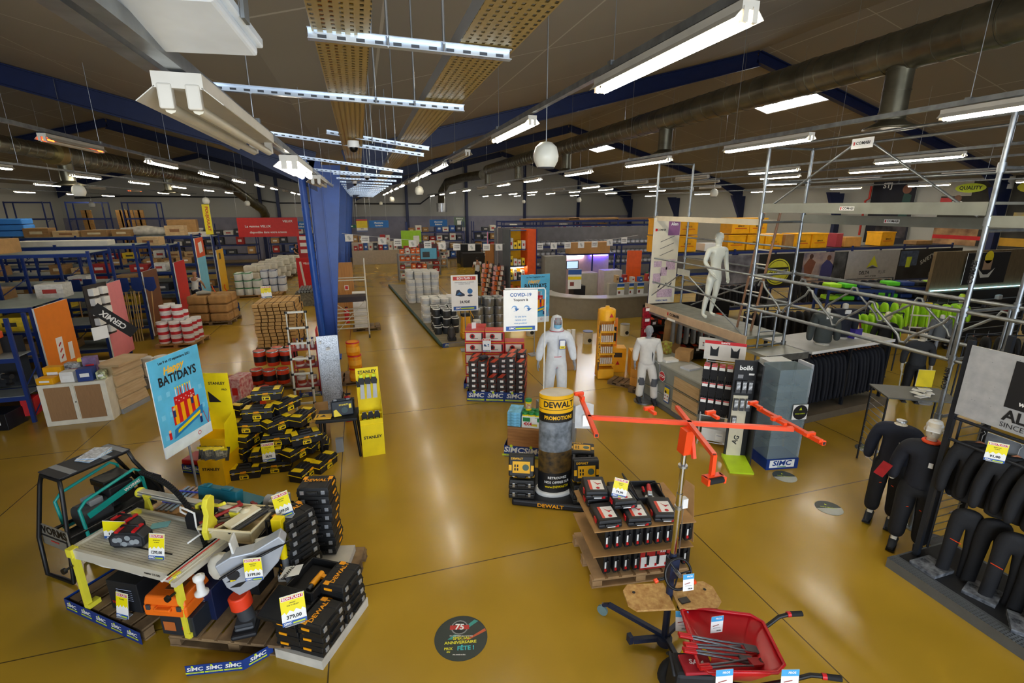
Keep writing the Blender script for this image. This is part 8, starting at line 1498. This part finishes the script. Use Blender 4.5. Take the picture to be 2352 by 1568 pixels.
# bunting of paper sheets across the centre
bp = [(785, 536), (905, 548), (1060, 560), (1200, 560), (1380, 553), (1465, 540)]; pts = [ay(*p, 20) for p in bp]; fullp = []
for a, c in zip(pts, pts[1:]): fullp += [a.lerp(c, t/5) for t in range(5)]
fullp.append(pts[-1]); tag(MB().tube([p for p in fullp], .006, WHITE, 4).build('bunting_line'), 'thin white line carrying paper sheets across the centre', 'line')
for i, px in enumerate((801, 838, 877, 913, 947, 982, 1015, 1049, 1083, 1117, 1146, 1176, 1208, 1240, 1272, 1304, 1335, 1366, 1401, 1434)):
    k = (px-785)/(1465-785)*(len(fullp)-1); ly = 536
    for (a, ya), (c, yc) in zip(bp, bp[1:]):
        if a <= px <= c: ly = ya+(yc-ya)*(px-a)/(c-a)
    p = ay(px, ly, 20); b = MB(); b.box((0, 0, -.14), (.30, .005, .27), PAPER); fc(b, 0, -.005, -.14)
    if i % 2: b.rect(0, .05, .22, .02, INK, .002); b.text('SOLDES', 0, -.03, .06, DGREY, .002)
    else: b.rect(0, 0, .08, .16, M('#b8bcb8'), .002, rot=.5)
    tag(b.build('paper_sheet', loc=p), f'white paper sheet {("with grey sketch","with black stripes")[i%2]} on the line, {ORD[i]} from left', 'sheet', 'paper sheets on the line')
# batten stack, aluminium tower, door
BW = M('#d2a868', .7, n=.12, sc=4, stretch=(1, 8, 8), dark='#b88c4c')
for l in range(12):
    r = thing('timber_bundle', f'bundle of pale roof battens in the strapped stack, layer {ORD[l]} from the floor', 'timber', (-3.1+.02*math.sin(l), 14.9, .10+.105*l), R(-3+math.sin(l*2)), group='timber bundles in the stack'); b = MB()
    for i in range(6): b.box((.1+.18*i, .75, .045), (.15, 1.5, .085), BW)
    b.build('battens', r); b = MB(); [b.box((.55, y, .047), (1.1, .015, .095), BLACK) for y in (.3, 1.2)]; b.build('strap', r)
pallet((-3.15, 14.95, 0), R(-3), 1.15, 1.3, 'pallet under the strapped timber bundles', h=.10)
price_card((-2.85, 15.9, 1.36), R(10), R(8), '', 'yellow price card on the strapped timber stack', w=.28, h=.36)
r = thing('wooden_door', 'light brown wooden door panel standing behind the aluminium tower', 'door panel', (-1.0, 18.3, 0), 0); MB().box((.3, 0, 1.05), (.64, .04, 2.1), M('#c08848', .6, n=.12, sc=3, stretch=(8, 1, .5), dark='#a06e34')).build('panel', r); b = MB(); fc(b, .36, -.021, 1.2); b.rect(0, 0, .14, .18, CARDW, .002); b.rect(0, 0, .1, .12, RED, .003); b.build('red_notice', r)
r = thing('fire_extinguisher', 'red fire extinguisher before the wooden door', 'extinguisher', (-.70, 17.9, 0)); MB().lathe([(.08, 0), (.085, .02), (.085, .42), (.04, .5), (.02, .55)], RED, n=14).build('cylinder', r); MB().box((0, 0, .56), (.1, .03, .04), BLACK).build('valve', r)
r = thing('aluminium_tower', 'folding aluminium work tower with black deck beside the column', 'work tower', (-.98, 15.5, 0), 0)
for x in (.0, 1.0):
    for y in (0, .55): MB().cyl((x, y, .1), (x, y, 2.5 if (x and not y) else 1.8), .022, ALU, 8).build('stile', r)
for z in (.35, .6, .85, 1.85): b = MB(); b.cyl((0, 0, z), (1.0, 0, z), .02, ALU, 8).cyl((0, .55, z), (1.0, .55, z), .02, ALU, 8); b.build('cross_tube', r)
b = MB()
for z in (.3, .6, .9, 1.2, 1.5, 1.8): b.cyl((1.0, 0, z), (1.0, .55, z), .016, ALU, 6)
b.build('rungs', r); MB().box((.5, .27, 1.25), (1.0, .5, .16), M('#2c2226', .6)).build('deck', r); b = MB(); b.cyl((0, 0, .2), (.95, 0, 1.2), .012, ALU, 6).cyl((0, 0, 1.2), (.5, 0, .8), .012, ALU, 6); b.build('diagonal', r)
for x in (0, 1.0): MB().cyl((x-.02, 0, .06), (x+.02, 0, .06), .06, BLACK, 12).build('castor', r)
carton((-.22, 16.7, .13), 0, (.42, .4, 1.15), PAPER, 'tall white carton on a pallet beside the aluminium tower'); pallet((-.5, 16.4, 0), 0, .9, .7, 'pallet under the tall white carton', h=.12)
for i in range(9): tag(MB().cyl((0, -.4, 0), (0, .4, 0), .05, M('#8c8e88', .4, .6), 10).build('steel_tube', loc=(-2.62+.11*(i % 5)+.05*(i//5), 21.9, .62+.1*(i//5))), f'grey steel tube on the rack left of the column, {ORD[i]}', 'tube', 'grey steel tubes')
tag(MB().box((0, 0, .28), (.8, .7, .56), M('#8a8470', .7, n=.9, sc=12, dark='#4c4a3c')).build('mesh_roll', loc=(-2.4, 21.9, 0)), 'grey green wire mesh rolls left of the column', 'mesh')
board('red_stand', 'red freestanding roof window display left of the column', 'display', (-3.0, 24.8), (-2.2, 24.6), 0, 1.7, lambda b, w, h: (b.rect(w/2, h/2, w, h, M('#c81c20'), .001), b.text('VELUX', w*.6, h*.85, .12, CARDW, .003), b.rect(w*.3, h*.5, .1, h*.8, OFFW, .003, rot=.1)))
board('red_header', 'red and white tall display column below the red banner', 'display', (-3.9, 34), (-3.0, 34), 0, 2.3, lambda b, w, h: (b.rect(w/2, h/2, w, h, M('#b8242c'), .001), [b.rect(w/2, h*(.55+.18*i), w*.7, h*.1, CARDW, .003) for i in range(3)]))
# ================================================================ centre back
def wide(name, lab, cat, x, y, w, d, h, m, rz=0): return carton((x, y, 0), R(rz), (w, d, h), m, lab, name=name, cat=cat)
wide('service_counter', 'long beige service counter at the back of the main aisle', 'counter', .95, 37.0, 3.3, .7, 1.0, M('#b8ab98', .6)); wide('service_counter', 'beige counter top unit behind the back counter', 'counter', .95, 38.2, 3.3, .6, 1.5, M('#c8beb0', .6))
fill(-.6, 2.5, 37.0, 1.0, 9, .5, 'the long beige back counter', (2, 4, 5, 2, 7)); fill(-.6, 2.5, 38.2, 1.5, 8, .9, 'the beige rear unit', (0, 4, 5, 2, 1))
for k, (x0, w, y) in enumerate(((3.4, 4.4, 38.5), (8.6, 5.0, 38.5), (-6.3, 4.8, 38.5), (14.5, 6.0, 38.5), (-12.2, 5.2, 38.0))):
    rack('storage_rack', f'blue and grey stock rack along the back wall, {ORD[k]}', (x0, y, 0), 0, w, .8, 2.9, (.15, .8, 1.45, 2.1), bays=2, shelf=DGREY)
    for li, z in enumerate((.2, .85, 1.5, 2.15)[(k > 2):]): fill(x0+.1, x0+w-.1, y+.35, z+.0, 8, .55, f'{ORD[k]} back wall rack, {ORD[li]} level', (0, 1, 2, 4, 4, 5, 7, 2))
for k, (x0, w, y, pl) in enumerate(((2.3, 2.2, 29.5, (2, 5, 2, 5)), (3.6, 1.9, 33.0, (0, 2, 4, 2)), (1.9, 1.6, 27.6, (5, 8, 2)))):
    rack('display_shelf', f'low product shelf in the centre aisle, {ORD[k]} one', (x0, y, 0), R(4), w, .5, 1.5, (.15, .6, 1.05, 1.45), post=GREYP, beam=GREYP, shelf=OFFW, cat='shelf')
    for li, z in enumerate((.2, .65, 1.1, 1.5)): fill(x0+.05, x0+w-.05, y+.25, z, 5, .36, f'the {ORD[k]} centre aisle shelf, {ORD[li]} level', pl, d=.35)
board('screen_sign', 'dark sign with light blue picture in the centre aisle', 'sign', (2.95, 26.6), (3.9, 26.6), 1.15, 2.1, lambda b, w, h: (b.rect(w/2, h/2, w, h, M('#4c2a30'), .001), b.rect(w/2, h*.45, w*.9, h*.6, LBLUE, .002), b.rect(w*.35, h*.4, w*.4, h*.3, DGREY, .003)), 'one')
board('display_board', 'lime green display panel near the back counter', 'panel', (2.7, 35.5), (4.1, 35.5), 1.2, 2.4, lambda b, w, h: (b.rect(w/2, h/2, w, h, M('#98cc28'), .001), b.rect(w*.75, h*.4, w*.3, h*.6, PAPER, .002)), 'one')
board('display_board', 'narrow pink end panel in the centre back', 'panel', (8.3, 33.0), (8.7, 34.4), .9, 2.3, lambda b, w, h: b.rect(w/2, h/2, w, h, M('#e070b0'), .001), 'one'); board('display_board', 'reddish brown end panel left of the tall yellow shelf', 'panel', (6.75, 24.6), (7.1, 25.8), .2, 3.0, lambda b, w, h: b.rect(w/2, h/2, w, h, M('#8c4c30'), .001))
for i in range(6): tag(MB().box((0, 0, 1.0), (.5, .05, 2.0), M('#b47a3c', .6, n=.15, sc=3, stretch=(8, 1, .5)), rx=R(-3)).build('door_leaf', loc=(6.75+.1*i, 26.3+.12*i, 0)), f'light brown door leaf stacked by the far person, {ORD[i]} from the front', 'door panel', 'door leaves')
wide('boxed_appliance', 'black boxed appliance with round prints on a pallet in the back', 'box', 7.3, 33.3, 1.5, 1.0, .95, M('#1c1c1e', .4)); wide('black_machine', 'black machinery pile beyond the boxed appliance', 'machine', 7.5, 35.4, 1.6, 1.0, 1.4, M('#141416', .5, n=.5, sc=5))
# tall yellow-lit shelf with orange end
r = thing('tall_shelf', 'tall shelf with yellow interior and bright orange end panel', 'shelf', (5.9, 19.7, 0), R(12)); YI = M('#f0b818', .5); W_ = 1.0
MB().box((W_*.45, .5, 1.55), (W_*.9, .02, 3.05), YI).build('back_panel', r); MB().box((-.02, .2, 1.55), (.06, .6, 3.1), M('#4a5054', .5)).build('grey_side', r); MB().box((W_+.05, .2, 1.55), (.42, .6, 3.1), M('#e8581c', .5)).build('orange_end_panel', r); MB().box((W_+.28, .2, 1.55), (.04, .62, 3.12), DBLUE).build('blue_edge', r)
for z in (.3, .95, 1.55, 2.25, 3.05): MB().box((W_*.42, .25, z), (W_*.85, .5, .03), M('#3a5a94', .4)).build('shelf_board', r)
MB().box((W_*.42, .1, 1.49), (W_*.7, .05, .03), M('#ffe8b0', emit=18)).build('shelf_lamp', r); b = MB(); fc(b, W_+.05, -.102, 1.0); b.rect(0, 0, .22, .4, CARDW, .002); b.disc(0, .08, .07, RED, .003); b.rect(0, .08, .1, .02, CARDW, .004); b.build('notice', r)
for li, z in enumerate((.32, .97, 1.57, 2.27)): fill(5.95, 6.65, 19.95, z+.02, 4, .45, f'the tall yellow shelf, {ORD[li]} level', (6, 4, 2) if li else (6, 8), d=.3, skip=0)
for k, (x, y) in enumerate(((5.25, 20.9), (5.5, 19.9))):
    r = thing('blister_carousel', f'black wire carousel of small orange and red packs, {("far","near")[k]} one', 'carousel', (x, y, 0)); MB().cyl((0, 0, 0), (0, 0, 1.7), .03, BLACK, 8).build('pole', r); MB().lathe([(.3, 0), (.3, .05), (.04, .06)], BLACK, n=12).build('foot', r); b = MB()
    for l in range(7):
        for a in range(8): c_, s_ = math.cos(a*PI/4+l), math.sin(a*PI/4+l); b.box((.22*c_, .22*s_, .25+.21*l), (.1, .1, .15), (M('#d86a2c'), M('#d8d0c4'), M('#3a3a3c'), M('#e0a8a8'))[(l+a) % 4], rz=a)
    b.build('hung_packs', r)['kind'] = 'stuff'
# paint shelves, desk, booth
PT = Many(tin(.1, .2, M('#8a8e94', .4), M('#4a5058'), M('#c8ccd4')))
for k, (x0, y, w) in enumerate(((7.6, 22.6, 3.2), (10.9, 22.9, 4.2))):
    rack('paint_rack', f'grey and blue paint tin rack by the desk, {("left","right")[k]}', (x0, y, 0), 0, w, .5, 2.2, (.5, 1.1, 1.6, 2.1), bays=2, shelf=DGREY)
    for li, z in enumerate((1.17, 1.67, 2.17)):
        for i in range(int(w/.27)): PT((x0+.15+.27*i, y+.2, z), i, f'grey paint tin on the {("left","right")[k]} paint rack, {ORD[li]} level, {ORD[i]} from left', group=f'paint tins on the {("left","right")[k]} rack')
struct(MB().box((13.2, 26.2, 1.45), (12.4, .15, 2.9), greyw), 'wall_partition'); rack('timber_rack', 'long blue rack of boards on top of the grey partition', (7.5, 26.5, 0), 0, 12, 1.0, 3.25, (2.95, 3.2), bays=5, cat='rack')
for i, (x, w) in enumerate(((10.5, 3.5), (13.2, 3.2), (16.0, 2.4))): tag(MB().box((0, 0, .06), (w, .5, .1), (CARD, WOOD, M('#7a5c48'))[i], ry=R(-1)).build('long_board', loc=(x, 26.9, 3.27)), f'long brown board lying above the grey partition, {pos(i,3)}', 'board', 'boards above the partition')
DK = M('#a8a498', .6); r = thing('reception_desk', 'large rounded grey beige reception desk in the centre', 'desk', (8.7, 17.6, 0)); b = MB(); n_ = 16
arc = [(2.2*math.cos(PI+a*PI*.5/n_-.15), 2.0*math.sin(PI+a*PI*.5/n_-.15)) for a in range(n_+1)]; arc += [(2.3, -1.9)]; inn = [(x*.78, y*.74) for x, y in reversed(arc)]
b.prism(arc+inn, .78, M('#8c8474', .6)); b.build('desk_body', r); MB().at((0, 0, .78)).prism([(x*1.03, y*1.03) for x, y in arc]+[(x*.95, y*.95) for x, y in inn], .03, M('#b8b6ac', .4)).build('desk_top', r); b = MB(); b.box((1.3, -1.45, 1.0), (2.6, .2, .5), DK); b.build('upper_counter', r)
for i, (x, z, w, lab) in enumerate(((9.0, .95, .3, 'white poster with blue header on the upper desk'), (9.5, .95, .2, 'small white poster on the upper desk'), (9.85, .95, .28, 'large white poster on the upper desk'), (7.35, 1.15, .5, 'tilted blue yellow and white poster at the desk'))): board('desk_poster', lab, 'poster', (x, 16.0 if i < 3 else 16.8), (x+w, 16.0 if i < 3 else 16.7), z-.15, z+.3+.3*(i == 3), lambda b, w, h: (b.rect(w/2, h/2, w, h, CARDW, .001), b.rect(w/2, h*.85, w, h*.25, CBLU, .002), b.rect(w/2, h*.55, w, h*.15, YEL, .002), b.rect(w*.3, h*.25, w*.3, h*.2, M('#8a3c34'), .002)))
fill(9.0, 11.0, 16.25, 1.26, 12, .35, 'the reception desk upper counter', (0, 3, 2, 5, 7), d=.2)
for i in range(5): tag(MB().lathe([(.06, 0), (.065, .02), (.065, .2), (.03, .26), (.03, .3)], (GREEN, M('#3a4440'))[i > 2], n=10).build('jerrycan', loc=(10.6+.16*i, 16.6, 1.26 if 0 else .81+.45)), f'{("green","dark")[i>2]} bottle at the right end of the desk, {pos(i,5)}', 'bottle', 'bottles at the desk end')
wide('filing_cabinet', 'tall grey two-door cabinet left of the lit booth', 'cabinet', 8.0, 19.9, 1.0, .5, 1.95, M('#8e8a7e', .5)); wide('printer_pedestal', 'beige pedestal with black device in front of the lit booth', 'pedestal', 8.9, 18.6, .9, .6, 1.35, M('#b8b4a4', .5)); wide('office_chair_block', 'dark office chair behind the desk', 'chair', 8.1, 17.6, .5, .5, 1.0, BLK2)
r = thing('lit_booth', 'blue shelf booth glowing white and violet inside', 'booth', (8.75, 20.4, 0)); MB().box((1.2, .6, .95), (2.6, .04, 1.9), M('#c8b4b0', .6)).build('back_wall', r); MB().box((1.2, .3, 1.92), (2.7, .7, .06), DBLUE).build('roof_shelf', r)
for x in (-.1, 1.35, 2.5): MB().box((x, 0, .95), (.06, .06, 1.9), DBLUE).build('upright', r)
MB().box((.6, .5, 1.8), (1.1, .04, .04), M('#ffd8e8', emit=22)).build('white_lamp', r); MB().box((1.95, .5, 1.8), (.9, .04, .04), M('#5a48ff', emit=30)).build('violet_lamp', r); MB().box((.4, .1, 1.45), (.62, .04, .38), BLACK).build('monitor', r); MB().box((.4, .078, 1.45), (.54, .004, .31), M('#a8c4e8', emit=.8)).build('monitor_screen', r)
carton((9.9, 20.5, 1.96), 0, (2.0, .5, .5), M('#b88a52', .7), 'long brown carton on top of the lit booth'); carton((10.95, 20.2, 0), 0, (.9, .6, 1.2), M('#c0beb6', .5), 'light grey cabinet under the violet light')
board('display_board', 'bright orange end panel right of the lit booth', 'panel', (10.9, 18.7), (11.5, 18.5), .7, 2.2, lambda b, w, h: b.rect(w/2, h/2, w, h, M('#f0601c'), .001), 'one')
